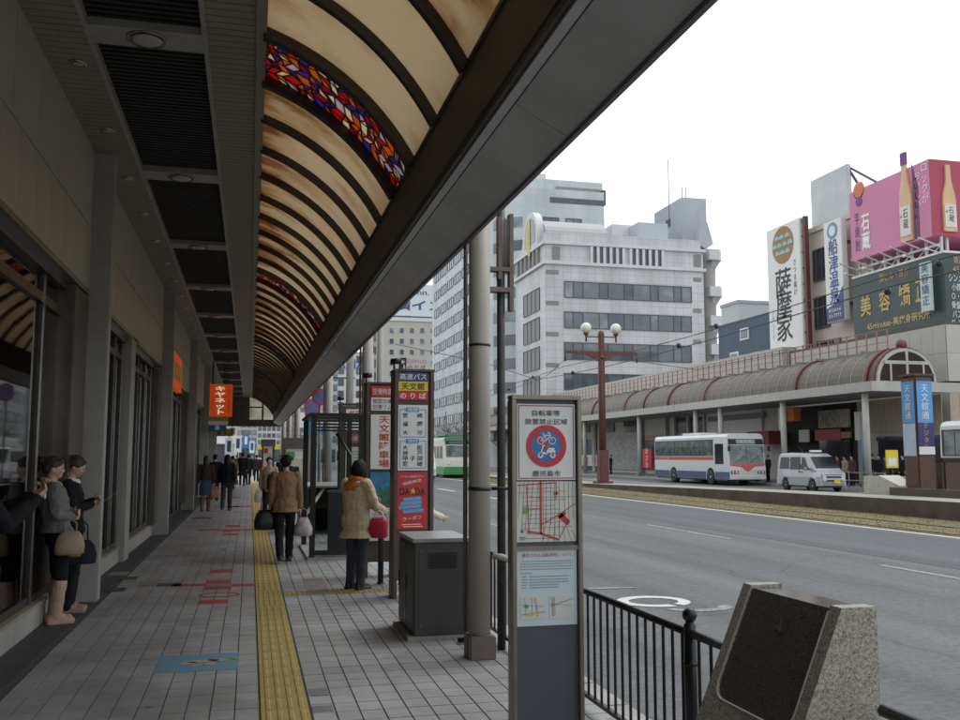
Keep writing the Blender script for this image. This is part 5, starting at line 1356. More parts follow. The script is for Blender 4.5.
p = onY(379, 512, 11.35); bag('red_bag', 'bright red paper shopping bag held by the person in beige', (p.x, p.y, p.z + .02), R(-10), .21, .24, .10, M('paper_red', (.62, .02, .05), .5, var=.12, bump=.2), .09, squash=1.0, hmat=m_inkw)
# --- person behind the nearest bus sign: only the arm shows
ar = onY(418, 540, 12.0)
person('person in cream jacket behind the nearest bus sign, only an outstretched arm showing', (ar.x - .16, 11.75, 0), R(-70), 1.50, top=c_cream, hem=.8, legs=c_char, bend=.25, vox=.014,
       arms={'L': ((-.20, .26, 1.02), (-.16, .52, .95)), 'R': ((.20, .24, 1.0), (.14, .48, .93))})
# --- walkers farther down the arcade
F = dict(vox=.02, far=True)
def G_(x, y): p = onZ(x, y); return (p.x, p.y, 0)
t, s = person('woman in dark brown jacket and denim skirt walking away by the left pillars', G_(205, 511), R(0), 1.60, top=c_dkb, hem=.95, skirt=(c_den, .48), shoes=M('boot_brown', (.16, .08, .05), .7), boots=.7, hair='long', hairmat=m_hairb, stride=.08, **F)
p = wpt(t, (.25, .0, .85)); bag('orange_bag', 'peach plastic bag carried by the woman in denim skirt', (p.x, p.y, p.z), 0, .26, .34, .14, M('plastic_peach', (.55, .27, .16), .5, bump=.4), .08)
t, s = person('person all in black with a shoulder bag walking away in the arcade', G_(226, 511), R(-4), 1.63, top=c_black, hem=.85, legs=c_char, hair='long', stride=.14, bulk=.02, **F)
p = wpt(t, (.25, .02, 1.0)); bag('shoulder_bag', 'small dark violet shoulder bag on the walker in black', (p.x, p.y, p.z + .3), R(60), .26, .20, .12, c_plum, .30)
person('walker in black half hidden behind the woman in denim skirt', G_(214, 501), R(0), 1.64, top=c_black, hem=.8, legs=c_navy, stride=.12, **F)
person('walker in tan jacket between the dark walkers far down the arcade', G_(232, 490), R(6), 1.60, top=c_brown, hem=.85, legs=c_char, stride=.12, **F)
person('tall person in long black coat walking down the middle of the arcade', G_(242, 486.5), R(0), 1.75, top=c_black, hem=.55, flare=.03, legs=c_black, stride=.12, bulk=.03, **F)
person('second dark figure walking beside the long black coat', G_(248, 485), R(8), 1.68, top=c_navy, hem=.8, legs=c_black, stride=.1, **F)
person('figure in grey walking just beyond the red jacket', G_(256, 482), R(0), 1.66, top=c_char, hem=.8, legs=c_black, stride=.12, **F)
person('walker in red jacket on the right of the arcade', G_(263, 484), R(0), 1.66, top=c_red, hem=.82, legs=c_black, stride=.13, **F)
t, s = person('woman in open beige coat over dark clothes walking towards the camera', G_(268, 519), R(180), 1.56, top=c_pink, hem=.75, legs=c_black, hair='short', stride=.12, openfront=c_black, **F)
p = wpt(t, (.26, .05, .88)); bag('white_bag', 'white plastic bag carried by the woman walking towards the camera', (p.x, p.y, p.z), 0, .22, .30, .12, m_sw, .08)
person('person in navy jacket behind the man in brown', G_(289, 521), R(170), 1.58, top=c_navy, hem=.8, legs=c_black, hair='short', stride=.1, **F)
person('person in cream jacket waiting by the far bus stop board', G_(298, 512), R(40), 1.66, top=c_cream, hem=.85, legs=c_char, hair='short', **F)
person('person with black hair and grey coat left of the far bus stop board', G_(281, 500), R(150), 1.62, top=c_char, hem=.8, legs=c_black, hair='long', **F)
for i, (x_, y_, c) in enumerate(((236, 477, c_black), (252, 476.5, c_dkb), (259, 474, c_cream))):
    person(['distant dark figure left of the arcade centre', 'distant brown figure in the arcade centre', 'distant pale figure near the arcade end'][i], G_(x_, y_), R(180 * (i % 2)), 1.66, top=c, hem=.8, legs=c_black, stride=.1, vox=.035, far=True)
# --- people across the street
FF = dict(vox=.035, far=True)
def FX_(pxx, X): p = onX(pxx, 470, X); return (X, p.y, .0)
for (pxx, X, rz, tp_, lg, lb, H) in (
    (838, 31.2, 70, c_plum, c_black, 'person in plum coat just right of the silver van', 1.62), (845, 31.9, 90, c_pink, c_navy, 'person with pink scarf in the crowd right of the silver van', 1.6),
    (852, 31.5, 100, c_plum, c_black, 'person in dark red coat third from the silver van', 1.63), (872, 31.6, 80, c_black, c_black, 'person in black left of the yellow notice across the street', 1.70),
    (879, 32.2, 120, c_navy, c_black, 'dark figure in the middle of the crowd across the street', 1.66), (886, 31.8, 60, c_dkb, c_char, 'person in brown beside the yellow notice across the street', 1.58),
    (903, 32.0, 90, c_black, c_black, 'figure in black left of the blue tram stop column', 1.66), (897, 32.8, 100, c_char, c_black, 'grey figure behind the concrete block across the street', 1.64),
    (748, 30.8, 100, c_plum, c_black, 'dark red figure standing by the front of the bus', 1.66), (757, 31.2, 60, c_black, c_char, 'dark figure behind the front corner of the bus', 1.7),
    (768, 31.0, 100, c_navy, c_black, 'figure in navy between the bus and the silver van', 1.64), (611, 31.0, 90, c_black, c_black, 'figure in black standing beyond the red lamp post', 1.7)):
    person(lb, FX_(pxx, X), R(rz), H, top=tp_, hem=.75, legs=lg, group='people waiting across the street', **FF)
# ================================================================ vehicles
m_pw = M('paint_white', (.66, .67, .68), .3, var=.06, scale=2, coat=.5)
m_pg = M('paint_silver', (.40, .415, .43), .3, .35, var=.06, scale=2, coat=.6)
m_pr = M('paint_red', (.55, .06, .04), .3, coat=.4)
m_pb = M('paint_blue', (.055, .085, .19), .35, coat=.4)
m_bg = M('vehicle_glass', (.09, .12, .12), .06, var=.8, scale=2.6, spec=.8)  # colour mottle painted in for reflections and light seen through the windows
m_bgl = M('vehicle_glass_dark', (.014, .015, .022), .12, var=.4, spec=.3)
m_tyre = M('tyre', (.02, .02, .02), .8, var=.3)
m_rim = M('rim', (.38, .38, .38), .35, .7)
m_lampg = M('headlight_glass', (.75, .77, .8), .08, spec=.9)
m_plast = M('black_plastic', (.02, .02, .02), .5)
def side_outline(pts, arches, z0):
    """closed Y-Z outline: upper points given, underside at z0 with wheel arches (yc, r, zc)"""
    out = list(pts)
    y_first, y_last = pts[0][0], pts[-1][0]
    for yc, r, zc in sorted(arches, key=lambda a: -a[0]):
        a0 = math.asin(max(-1, min(1, (z0 - zc) / r)))
        for i in range(13):
            a = a0 + (math.pi - 2 * a0) * i / 12
            out.append((yc + r * math.cos(a), zc + r * math.sin(a)))
    return out
def wheel(t, x, y, r, w_, side):
    wh = MB(); x0, x1 = (x, x + w_) if side < 0 else (x - w_, x)
    wh.lathe([(r * .62, x0), (r * .97, x0), (r, x0 + .03), (r, x1 - .03), (r * .97, x1), (r * .62, x1)], (0, y, r), 24, 'x')
    o = wh.build('wheel', m_tyre, t, False)
    xo = x - .004 if side < 0 else x + .004
    rm = MB(); rm.lathe([(r * .62, xo + side * -.012), (r * .6, xo), (r * .5, xo - side * .02), (r * .2, xo - side * .012), (r * .16, xo + side * .004), (.01, xo + side * .004)], (0, y, r), 20, 'x')
    rm.build('rim', m_rim, o, False)
def make_bus(label, loc, full=True):
    t = thing('bus', label, 'bus', loc)
    L_, W, Hh = 10.3, 1.16, 3.05
    arches = ((2.35, .55, .48), (7.4, .55, .48))
    pts = [(L_, .36), (L_, 1.0), (L_ - .03, 2.75), (.22, 2.75), (.06, 1.4), (0, .95), (0, .36)]
    pts = [(.0, .36), (0, .95), (.06, 1.4), (.22, 2.75), (L_ - .03, 2.75), (L_, 1.0), (L_, .36)]
    MB().prism(side_outline(pts, arches, .36), 'x', -W, W).build('body', m_pw, t, False)
    rf = MB(); prof = [(-W, 2.751), (-W, 2.86), (-W + .10, 3.0), (-W + .3, Hh), (W - .3, Hh), (W - .10, 3.0), (W, 2.86), (W, 2.751)]
    rf.prism(prof, 'y', .24, L_ - .05).build('roof', m_pw, t, False)
    MB().bbox(-.6, .6, 4.6, 7.2, Hh + .001, Hh + .14, .03).build('roof_unit', m_pw, t, False)
    for sg_ in (-1, 1):
        q = W * sg_; o = .006 * sg_
        sk = MB()
        for a, b in ((.02, 1.78), (2.92, 6.83), (7.97, L_ - .02)): sk.box(q, q + o, a, b, .37, .80)
        sk.build('blue_skirt', m_pb, t, False)
        MB().box(q, q + o, 1.9, L_ - .05, 1.48, 1.68).build('red_stripe', m_pr, t, False)
        MB().box(q, q + o * .5, 1.95, L_ - .1, 1.72, 2.72).build('window_surround', m_plast, t, False)
        n = 7; a = 2.0; st = (L_ - .2 - a) / n
        for k in range(n):
            MB().box(q, q + o, a + k * st + .03, a + (k + 1) * st - .03, 1.76, 2.68).build('side_window', m_bg, t, False)
            if k in (1, 3, 4, 6): MB().box(q, q + o * 1.6, a + (k + .5) * st - .02, a + (k + .5) * st + .02, 1.76, 2.68).build('window_bar', m_plast, t, False)
        MB().box(q, q + o, .72, 1.75, 1.25, 2.45).build('driver_window', m_bgl, t, False)
        for k in range(4): MB().lathe([(.035, 0), (.035, .004)], (0, 0, 0), 10, 'x').xf(Matrix.Translation((q + (o if sg_ > 0 else o - .004), 8.2 + k * .42, 1.6))).build('badge', m_inkw, t, False)
        for yc in (2.35, 7.4): wheel(t, sg_ * (W + .0), yc, .47, .27, sg_)
    for yc in (2.35, 7.4): MB().box(-W + .3, W - .3, yc - .5, yc + .5, .30, 1.0).build('wheel_well', m_plast, t, False)
    MB().box(-W + .05, W - .05, .4, L_ - .3, .28, .37).build('underside', m_plast, t, False)
    # front: raked plane between (0,.95) and (.22,2.75)
    def fy(z): return 0 if z < .95 else (.06 * (z - .95) / .45 if z < 1.4 else .06 + .16 * (z - 1.4) / 1.35)
    def fplate(x0, x1, z0, z1, mat, name, d=.01, poly=None):
        P = poly or [(x0, z0), (x1, z0), (x1, z1), (x0, z1)]; n = len(P)
        vs = [(x, fy(z) - d, z) for x, z in P] + [(x, fy(z) + .02, z) for x, z in P]
        return MB().add(vs, [tuple(range(n)), tuple(range(2 * n - 1, n - 1, -1))] + [(i, i + n, (i + 1) % n + n, (i + 1) % n) for i in range(n)]).build(name, mat, t, False)
    fplate(-W + .05, W - .05, 1.30, 2.36, m_bg, 'windscreen')
    fplate(-.015, .015, 1.3, 2.36, m_plast, 'screen_bar', .016)
    fplate(-W + .03, W - .03, 2.40, 2.73, m_plast, 'destination_box')
    fplate(-.62, .62, 2.44, 2.70, M('dest_sheet', (.30, .33, .33), .3), 'destination_sheet', .016)
    text('天文館', t, (0, fy(2.57) - .016, 2.57), X_, Z_, .16, m_inkw, .8, world=False)
    fplate(0, 0, 0, 0, m_pr, 'red_chevron', .014, [(-W + .03, 1.29), (-W + .03, 1.17), (-.45, 1.10), (0, .80), (.45, 1.10), (W - .03, 1.17), (W - .03, 1.29)])
    MB().bbox(-W - .005, W + .005, -.05, .10, .37, .60, .03).build('bumper', m_pw, t, False)
    for sg_ in (-1, 1):
        fplate(sg_ * .62, sg_ * 1.08, .70, .86, m_plast, 'lamp_surround', .012) if sg_ > 0 else fplate(-1.08, -.62, .70, .86, m_plast, 'lamp_surround', .012)
        for k in (.74, .95): MB().lathe([(.07, -.02), (.06, -.03), (.01, -.035)], (sg_ * k, 0, .78), 14, 'y').build('headlight', m_lampg, t, False)
        MB().lathe([(.04, -.02), (.03, -.03)], (sg_ * 1.05, 0, .62), 10, 'y').build('indicator', m_syel, t, False)
        mr = MB(); mr.tube([(sg_ * (W - .02), .2, 2.5), (sg_ * (W + .12), -.18, 2.45), (sg_ * (W + .12), -.2, 2.3)], .018, 8); o = mr.build('mirror_arm', m_plast, t, False)
        MB().bbox(sg_ * (W + .12) - .09, sg_ * (W + .12) + .09, -.24, -.16, 2.0, 2.3, .02).build('mirror', m_plast, o, False)
    MB().box(-.22, .22, -.062, -.051, .42, .54).build('number_plate', m_sw, t, False)
    for x0, x1 in ((-.75, -.1), (.15, .8)): MB().tube([(x0, fy(1.34) - .02, 1.34), (x1, fy(1.75) - .02, 1.75)], .012, 6).build('wiper', m_plast, t, False)
    for k in range(4): MB().bbox(-.9 + k * .5, -.62 + k * .5, 1.2, 1.35, 1.3, 1.7, .03).build('seat', c_navy, t, False)
    return t
bus = make_bus('white and blue city bus with red stripe stopped across the street', (27 + 1.16, 49.2, RZ))
b2 = copy_tree(bus)
b2['label'] = 'bus cut off by the right edge of the frame, behind the blue column'
rb_ = onX(938, 440, 25.6); b2.location = (25.6 + 1.16, rb_.y - 10.4, RZ)
bus['group'] = b2['group'] = 'city buses across the street'
# ---------------------------------------------------------------- silver van
v = thing('van', 'small silver van with yellow number plate driving past the arcade opposite', 'van', (26.6 + .74, 39.75, RZ))
L_, W = 3.85, .74
pts = [(.04, .30), (0, .55), (.03, .88), (.42, 1.08), (1.02, 1.72), (1.35, 1.85), (2.6, 1.90), (3.6, 1.86), (3.76, 1.74), (L_, 1.05), (L_, .45), (L_ - .03, .30)]
def tumble(mb):
    mb.v = [(x * (1 - .13 * max(0, (z - .95)) / .95) * (1 - .10 * max(0, .5 - y) / .5 * (1 if z < 1.2 else .4)), y, z) for x, y, z in mb.v]; return mb
bmv = MB().prism(side_outline(pts, ((.72, .33, .29), (3.05, .33, .29)), .28), 'x', -W, W)
bmm = bmesh.new(); me_ = bmv.mesh('tmp', m_pg); bmm.from_mesh(me_); bpy.data.meshes.remove(me_)
es = [e for e in bmm.edges if len(e.link_faces) == 2 and any(len(f.verts) > 4 for f in e.link_faces) and all(vv.co.z > .5 for vv in e.verts)]
bmesh.ops.bevel(bmm, geom=es, offset=.07, segments=3, affect='EDGES')
q = MB().bm(bmm); tumble(q); q.sm = [False] * len(q.f); q.build('body', m_pg, v, False)
def vx(z, y=2.0, o=.006): return (W + o) * (1 - .13 * max(0, (z - .95)) / .95) * (1 - .10 * max(0, .5 - y) / .5 * (1 if z < 1.2 else .4))
def vside(poly, mat, name, sg_, o=.006):
    n = len(poly); vs = [(sg_ * vx(z, y, o), y, z) for y, z in poly] + [(sg_ * (vx(z, y, o) - .02), y, z) for y, z in poly]
    f = [tuple(range(n)), tuple(range(2 * n - 1, n - 1, -1))] + [(i, i + n, (i + 1) % n + n, (i + 1) % n) for i in range(n)]
    if sg_ < 0: f = [k[::-1] for k in f]
    return MB().add(vs, f).build(name, mat, v, False)
for sg_ in (-1, 1):
    vside([(.98, 1.06), (1.62, 1.06), (1.62, 1.66), (1.36, 1.66)], m_bgl, 'front_window', sg_)
    vside([(1.72, 1.06), (2.62, 1.06), (2.62, 1.68), (1.72, 1.68)], m_bgl, 'side_window', sg_)
    vside([(2.74, 1.08), (3.58, 1.08), (3.50, 1.66), (2.74, 1.68)], m_bgl, 'rear_window', sg_)
    for yv in (1.66, 2.68): vside([(yv, .40), (yv + .012, .40), (yv + .012, 1.72), (yv, 1.72)], m_plast, 'door_gap', sg_, .003)
    vside([(1.52, .92), (1.64, .92), (1.64, .96), (1.52, .96)], m_plast, 'door_handle', sg_, .014); vside([(1.76, .92), (1.84, .92), (1.84, 1.0), (1.76, 1.0)], m_plast, 'door_handle', sg_, .014)
    vside([(.10, .72), (.44, .74), (.50, .92), (.30, .96), (.06, .86)], m_lampg, 'headlight', sg_, .01)
    MB().bbox(sg_ * (W + .14) - .07, sg_ * (W + .14) + .07, .98, 1.08, 1.0, 1.2, .03).build('wing_mirror', m_pg, v, False)
    for yc in (.72, 3.05): wheel(v, sg_ * (W - .01), yc, .275, .16, sg_)
for yc in (.72, 3.05): MB().box(-W + .2, W - .2, yc - .3, yc + .3, .2, .62).build('wheel_well', m_plast, v, False)
MB().box(-W + .1, W - .1, .3, L_ - .2, .2, .29).build('underside', m_plast, v, False)
def vfront(x0, x1, pts2, mat, name):
    n = len(pts2); vs = []
    for (y, z) in pts2: vs += [(x0 * vx(z, y) / W, y - .014, z + .012), (x1 * vx(z, y) / W, y - .014, z + .012)]
    return MB().add(vs, [(2 * i, 2 * i + 1, 2 * i + 3, 2 * i + 2) for i in range(n - 1)]).build(name, mat, v, False)
vfront(-.66, .66, [(.47, 1.13), (.99, 1.69)], m_bgl, 'windscreen')
vfront(-.44, .44, [(.005, .66), (.012, .75)], m_plast, 'grille'); vfront(-.44, .44, [(.004, .50), (.0, .58)], m_plast, 'grille'); vfront(-.5, .5, [(.02, .8), (.025, .83)], m_plast, 'bonnet_line')
MB().box(-.02, .34, -.03, -.02, .42, .58).build('number_plate', m_syel, v, False)
MB().bbox(-.3, .3, 1.35, 1.55, 1.92, 2.02, .02).build('roof_sign', m_sw, v, False)
MB().tube([(-.6, 1.5, 1.85), (-.62, 2.0, 2.25)], .006, 5).build('aerial', m_plast, v, False)
# ---------------------------------------------------------------- tram
ty = 71.0
tr = thing('tram', 'green and white tram car coming along the grass track', 'tram', (15.72, ty, RZ))
m_tg = M('tram_green', (.03, .26, .06), .35, coat=.4); m_tc = M('tram_cream', (.66, .66, .58), .35, coat=.4)
W, L_ = 1.15, 12.5
pts = [(.0, .75), (.02, 1.35), (.20, 3.0), (L_ - .2, 3.0), (L_, 1.35), (L_, .75)]
MB().prism(pts, 'x', -W, W).build('body', m_tc, tr, False)
MB().bbox(-W - .01, W + .01, -.03, L_ + .03, .28, .95, .05).build('green_skirt', m_tg, tr, False)
MB().prism([(-W, 3.001), (-W + .1, 3.16), (-.5, 3.3), (.5, 3.3), (W - .1, 3.16), (W, 3.001)], 'y', .05, L_ - .05).build('roof', m_tg, tr, False)
MB().bbox(-.8, .8, 1.0, 5, 3.301, 3.6, .05).build('roof_unit', M('tram_roof', (.2, .2, .2), .6), tr, False)
def tf_(z): return .02 + .18 * max(0, z - 1.35) / 1.65 if z > 1.35 else .02 * (z - .75) / .6
def tpl(x0, x1, z0, z1, mat, name, d=.012):
    vs = [(x0, tf_(z0) - d, z0), (x1, tf_(z0) - d, z0), (x1, tf_(z1) - d, z1), (x0, tf_(z1) - d, z1)]
    vs += [(a, b + d + .02, c) for a, b, c in vs]
    MB().add(vs, [(0, 1, 2, 3), (7, 6, 5, 4), (0, 4, 5, 1), (1, 5, 6, 2), (2, 6, 7, 3), (3, 7, 4, 0)]).build(name, mat, tr, False)
tpl(-.95, .95, 1.65, 2.55, m_bg, 'windscreen'); tpl(-1.0, 1.0, 2.62, 2.92, m_plast, 'destination_box'); tpl(-.7, .7, 2.68, 2.86, M('dest_blue', (.05, .12, .3), .3), 'destination_sheet', .018)
for sx in (-.7, .7): MB().lathe([(.1, -.04), (.08, -.06), (.02, -.065)], (sx, 0, 1.15), 14, 'y').build('headlight', m_lampg, tr, False)
for sg_ in (-1, 1):
    for k in range(9): MB().box(sg_ * W, sg_ * (W + .008), .5 + k * 1.3, 1.55 + k * 1.3, 1.55, 2.5).build('side_window' if k else 'door', m_bgl, tr, False)
for yc in (2.5, 10): MB().bbox(-.9, .9, yc - 1.0, yc + 1.0, .05, .5, .03).build('bogie', m_plast, tr, False)
MB().tube([(0, 4.5, 3.6), (0, 5.6, 4.5), (0, 4.6, 5.4)], .03, 6).build('pantograph', m_plast, tr, False)
# ---------------------------------------------------------------- car beside the tram
cy_ = 64.0
cr_ = thing('minibus', 'white minibus half hidden behind the nearest bus sign, left of the tram', 'minibus', (onY(436.5, 470, 64.0).x - .9, cy_, RZ))
MB().prism(side_outline([(.05, .35), (0, .8), (.3, 1.25), (.9, 2.2), (1.2, 2.3), (5.0, 2.3), (5.2, 2.1), (5.25, .35)], ((.95, .42, .36), (4.1, .42, .36)), .35), 'x', -.88, .88).build('body', m_pw, cr_, False)
for sg_ in (-1, 1):
    MB().box(sg_ * .88, sg_ * .886, 1.05, 4.9, 1.35, 2.05).build('side_window', m_bgl, cr_, False)
    MB().box(sg_ * .88, sg_ * .886, 1.5, 3.6, .55, .75).build('red_stripe', m_pr, cr_, False)
    for yc in (.95, 4.1): wheel(cr_, sg_ * .88, yc, .35, .2, sg_)
MB().add([(-.78, .33, 1.29), (.78, .33, 1.29), (.78, .87, 2.16), (-.78, .87, 2.16), (-.78, .36, 1.27), (.78, .36, 1.27), (.78, .9, 2.14), (-.78, .9, 2.14)], [(0, 1, 2, 3), (7, 6, 5, 4), (0, 4, 5, 1), (1, 5, 6, 2), (2, 6, 7, 3), (3, 7, 4, 0)]).xf(Matrix.Translation((0, -.02, .02))).build('windscreen', m_bgl, cr_, False)
MB().bbox(-.9, .9, -.05, .12, .35, .6, .03).build('bumper', m_pw, cr_, False)
for sx in (-.65, .65): MB().bbox(sx - .16, sx + .16, -.02, .06, .72, .88, .02).build('headlight', m_lampg, cr_, False)
# ================================================================ the far side of the street
def rects(px0, py0, px1, py1, Y):
    a, b = onY(px0, py0, Y), onY(px1, py1, Y); return a.x, b.x, b.z, a.z
m_bw = mat_panelgrid('cladding_white', (.55, .55, .565), 1.05, .95, .70)
m_bw2 = M('cladding_plain', (.56, .56, .57), .5, var=.08, scale=.5)
m_band = M('band_grey', (.36, .36, .37), .6, var=.1, scale=.5)
def mat_winvar(name, a, c_, rough=.06):
    m, N, L, b = nodes(name); oi = N.new('ShaderNodeObjectInfo'); cr = N.new('ShaderNodeValToRGB'); e = cr.color_ramp.elements
    e[0].color = (*a, 1); e[1].color = (*c_, 1); k = e.new(.72); k.color = (*[(x + y) / 2.4 for x, y in zip(a, c_)], 1)
    tc = N.new('ShaderNodeTexCoord'); ns = N.new('ShaderNodeTexNoise'); ns.inputs['Scale'].default_value = .5; ns.inputs['Detail'].default_value = 5; L.new(tc.outputs['Object'], ns.inputs[0])
    ad = N.new('ShaderNodeMath'); ad.operation = 'MULTIPLY_ADD'; ad.inputs[1].default_value = .7; L.new(oi.outputs['Random'], ad.inputs[0]); 
    sb = N.new('ShaderNodeMath'); sb.operation = 'MULTIPLY_ADD'; sb.inputs[1].default_value = 1.2; sb.inputs[2].default_value = -.45; L.new(ns.outputs['Fac'], sb.inputs[0]); L.new(sb.outputs[0], ad.inputs[2])
    L.new(ad.outputs[0], cr.inputs[0]); L.new(cr.outputs[0], b.inputs['Base Color']); b.inputs['Roughness'].default_value = rough; b.inputs['Specular IOR Level'].default_value = .8
    return m
m_win = mat_winvar('window_glass', (.035, .045, .055), (.24, .28, .30))
m_wind = M('window_dark', (.05, .05, .07), .08, var=.4, scale=.4, spec=.8)
m_wf = M('window_frame', (.09, .09, .10), .4, .4)
m_lou = M('louvre_grey', (.22, .21, .20), .6, var=.15)
def windowed(parent, face, a0, a1, z0, z1, plane, n, mat=None, t=.12, ratio=None):
    """a strip window: frame as a part, panes as its sub-parts; face 'y' lies in X-Z at y=plane (facing -Y), 'x' in Y-Z at x=plane (facing -X)"""
    f = MB(); fw = .09
    def bx_(u0, u1, v0, v1, d0, d1):
        return MB.box(f, u0, u1, plane - d1, plane - d0, v0, v1) if face == 'y' else MB.box(f, plane - d1, plane - d0, u0, u1, v0, v1)
    bx_(a0, a1, z0, z0 + fw, 0, t); bx_(a0, a1, z1 - fw, z1, 0, t)
    ws = ratio or [1] * n; tot = sum(ws); u = a0; us = [a0]
    for w_ in ws: u += (a1 - a0) * w_ / tot; us.append(u)
    for u in us: c = min(max(u, a0 + fw / 2), a1 - fw / 2); bx_(c - fw / 2, c + fw / 2, z0 + fw, z1 - fw, 0, t * .98)
    o = f.build('window', m_wf, parent)
    for u0, u1 in zip(us, us[1:]):
        g = MB()
        if face == 'y': g.box(u0 + .05, u1 - .05, plane - .05, plane - .02, z0 + .05, z1 - .05)
        else: g.box(plane - .05, plane - .02, u0 + .05, u1 - .05, z0 + .05, z1 - .05)
        g.build('pane', mat or m_win, o)
# ---------------------------------------------------------------- white office building with barrel roof
BY = 105.3; BX0 = 34.0; BX1 = onY(704, 300, BY).x; BY1 = onX(515.5, 280, BX0).y
wb = thing('office_building', 'white tiled office block with strip windows and gold crescent crest on its roof gable', 'building', ((BX0 + BX1) / 2, (BY + BY1) / 2, 0))
zc1 = onY(547, 243, BY).z; zc2 = onY(547, 263, BY).z; zp = onY(547, 231, BY).z
MB().box(BX0, BX1, BY, BY1, 0, zc2).build('wall', m_bw, wb)
MB().box(BX0, BX1, BY, BY1, zc2 + .01, zc1).build('wall', m_bw, wb)
MB().box(BX0 + .2, BX1 - .2, BY + .2, BY1 - .2, zc1 + .3, zp).build('parapet', m_bw, wb)
for z in (zc1, zc2): MB().box(BX0 - .35, BX1 + .25, BY - .35, BY1 + .2, z - .12, z + .25).build('cornice', m_bw2, wb)
for (pa, pb) in ((281, 297.5), (311.5, 328), (342, 359.5), (373, 390)):
    x0, x1, z0, z1 = rects(564, pa, 691.5, pb, BY); z0 = onY(564, pb, BY).z; z1 = onY(564, pa, BY).z
    windowed(wb, 'y', x0, x1, z0, z1, BY, 11, ratio=[1.1, 1.2, 2, 1.1, 2, 1.1, 2.2, 1, 2, 1, 1.3])
for (pa, pb) in ((292, 310), (321.5, 339.5), (351, 369), (381, 398)):
    a, b = onX(524, pa + 3, BX0), onX(540, pb, BX0)
    windowed(wb, 'x', b.y, a.y, b.z, onX(540, pa - 5, BX0).z, BX0, 4, mat=m_lou)
for k, (p0, p1) in enumerate(((591, 623), (630, 662))):
    x0, x1 = onY(p0, 255, BY).x, onY(p1, 255, BY).x; z0, z1 = onY(590, 264, BY).z, onY(590, 246.8, BY).z
    MB().box(x0, x1, BY - .02, BY, z0, z1).build('gallery_recess', m_wind, wb)
    for i in range(6):
        c = x0 + (x1 - x0) * i / 5; MB().box(c - .17, c + .17, BY - .30, BY - .03, z0, z1).build('gallery_pier', m_bw2, wb)
for i in range(6):
    c = onX(519 + i * 4, 268, BX0); MB().box(BX0 - .3, BX0 - .02, c.y - .35, c.y + .35, zc2 + .35, zc1 - .25).build('gallery_pier', m_lou, wb)
for (pxx, py0, py1, wv) in ((556, 246, 260, 2.2), (697, 248, 262, 2.2)):
    c = onY(pxx, (py0 + py1) / 2, BY); MB().box(c.x - .5, c.x + .5, BY - .06, BY, zc2 + .5, zc1 - .4).build('louvre', m_lou, wb)
for py in (272, 303, 334, 365):
    c = onY(552.5, py, BY); MB().box(c.x - .85, c.x + .75, BY - .06, BY, c.z - .25, c.z + .25).build('louvre', m_lou, wb)
    c = onY(702, py + 8, BY); MB().box(c.x - 1.2, c.x - .1, BY - .06, BY, c.z - .25, c.z + .25).build('louvre', m_lou, wb)
# barrel roofed attic and gable crest on the street side
ax0 = BX0 + .6; ax1 = onY(612, 225, BY).x; zt_ = onY(560, 214.5, BY + 2).z
yc = (BY + BY1) / 2 + .3; rw = (BY1 - BY) / 2 - 1.2
prof = [(yc + rw * math.cos(R(a_)), zp + (zt_ - zp) * math.sin(R(a_))) for a_ in range(0, 181, 12)]
MB().prism(prof, 'x', ax0, ax1).build('barrel_roof', M('roof_grey', (.36, .36, .36), .6, var=.12), wb)
cr_c = onX(532, 226, BX0); rc = onX(532, 226, BX0).z - onX(532, 240, BX0).z
gy = onX(532, 230, BX0).y; gz = zp - .6; gr = 3.0
gb = [(gy + gr * math.cos(R(a_)), gz + 1.0 + gr * 1.05 * math.sin(R(a_))) for a_ in range(0, 181, 10)]
MB().prism([(gy + gr, zc1 + .3)] + gb + [(gy - gr, zc1 + .3)], 'x', BX0 - .3, BX0 + .6).build('crest_gable', m_bw2, wb)
gi = [(gy + 2.35 * math.cos(R(a_)), gz + 1.0 + 2.45 * math.sin(R(a_))) for a_ in range(0, 181, 10)]
MB().prism([(gy + 2.35, zc1 + .8)] + gi + [(gy - 2.35, zc1 + .8)], 'x', BX0 - .33, BX0 - .301).build('crest_window', m_wind, wb)
m_gold = M('gold', (.45, .36, .05), .4, .3)
cr1 = [(gy + 1.5 * math.sin(R(a_)), gz + .9 + 2.3 * math.cos(R(a_))) for a_ in range(0, 181, 15)] + [(gy + .5 * math.sin(R(a_)), gz + .9 + 2.3 * math.cos(R(a_))) for a_ in range(165, 0, -15)]
MB().prism(cr1, 'x', BX0 - .37, BX0 - .331).build('crest', m_gold, wb)
MB().box(BX0 - .40, BX0 - .332, gy - .25, gy + .25, zc1 - .6, gz + 3.2).build('crest_bar', m_gold, wb)
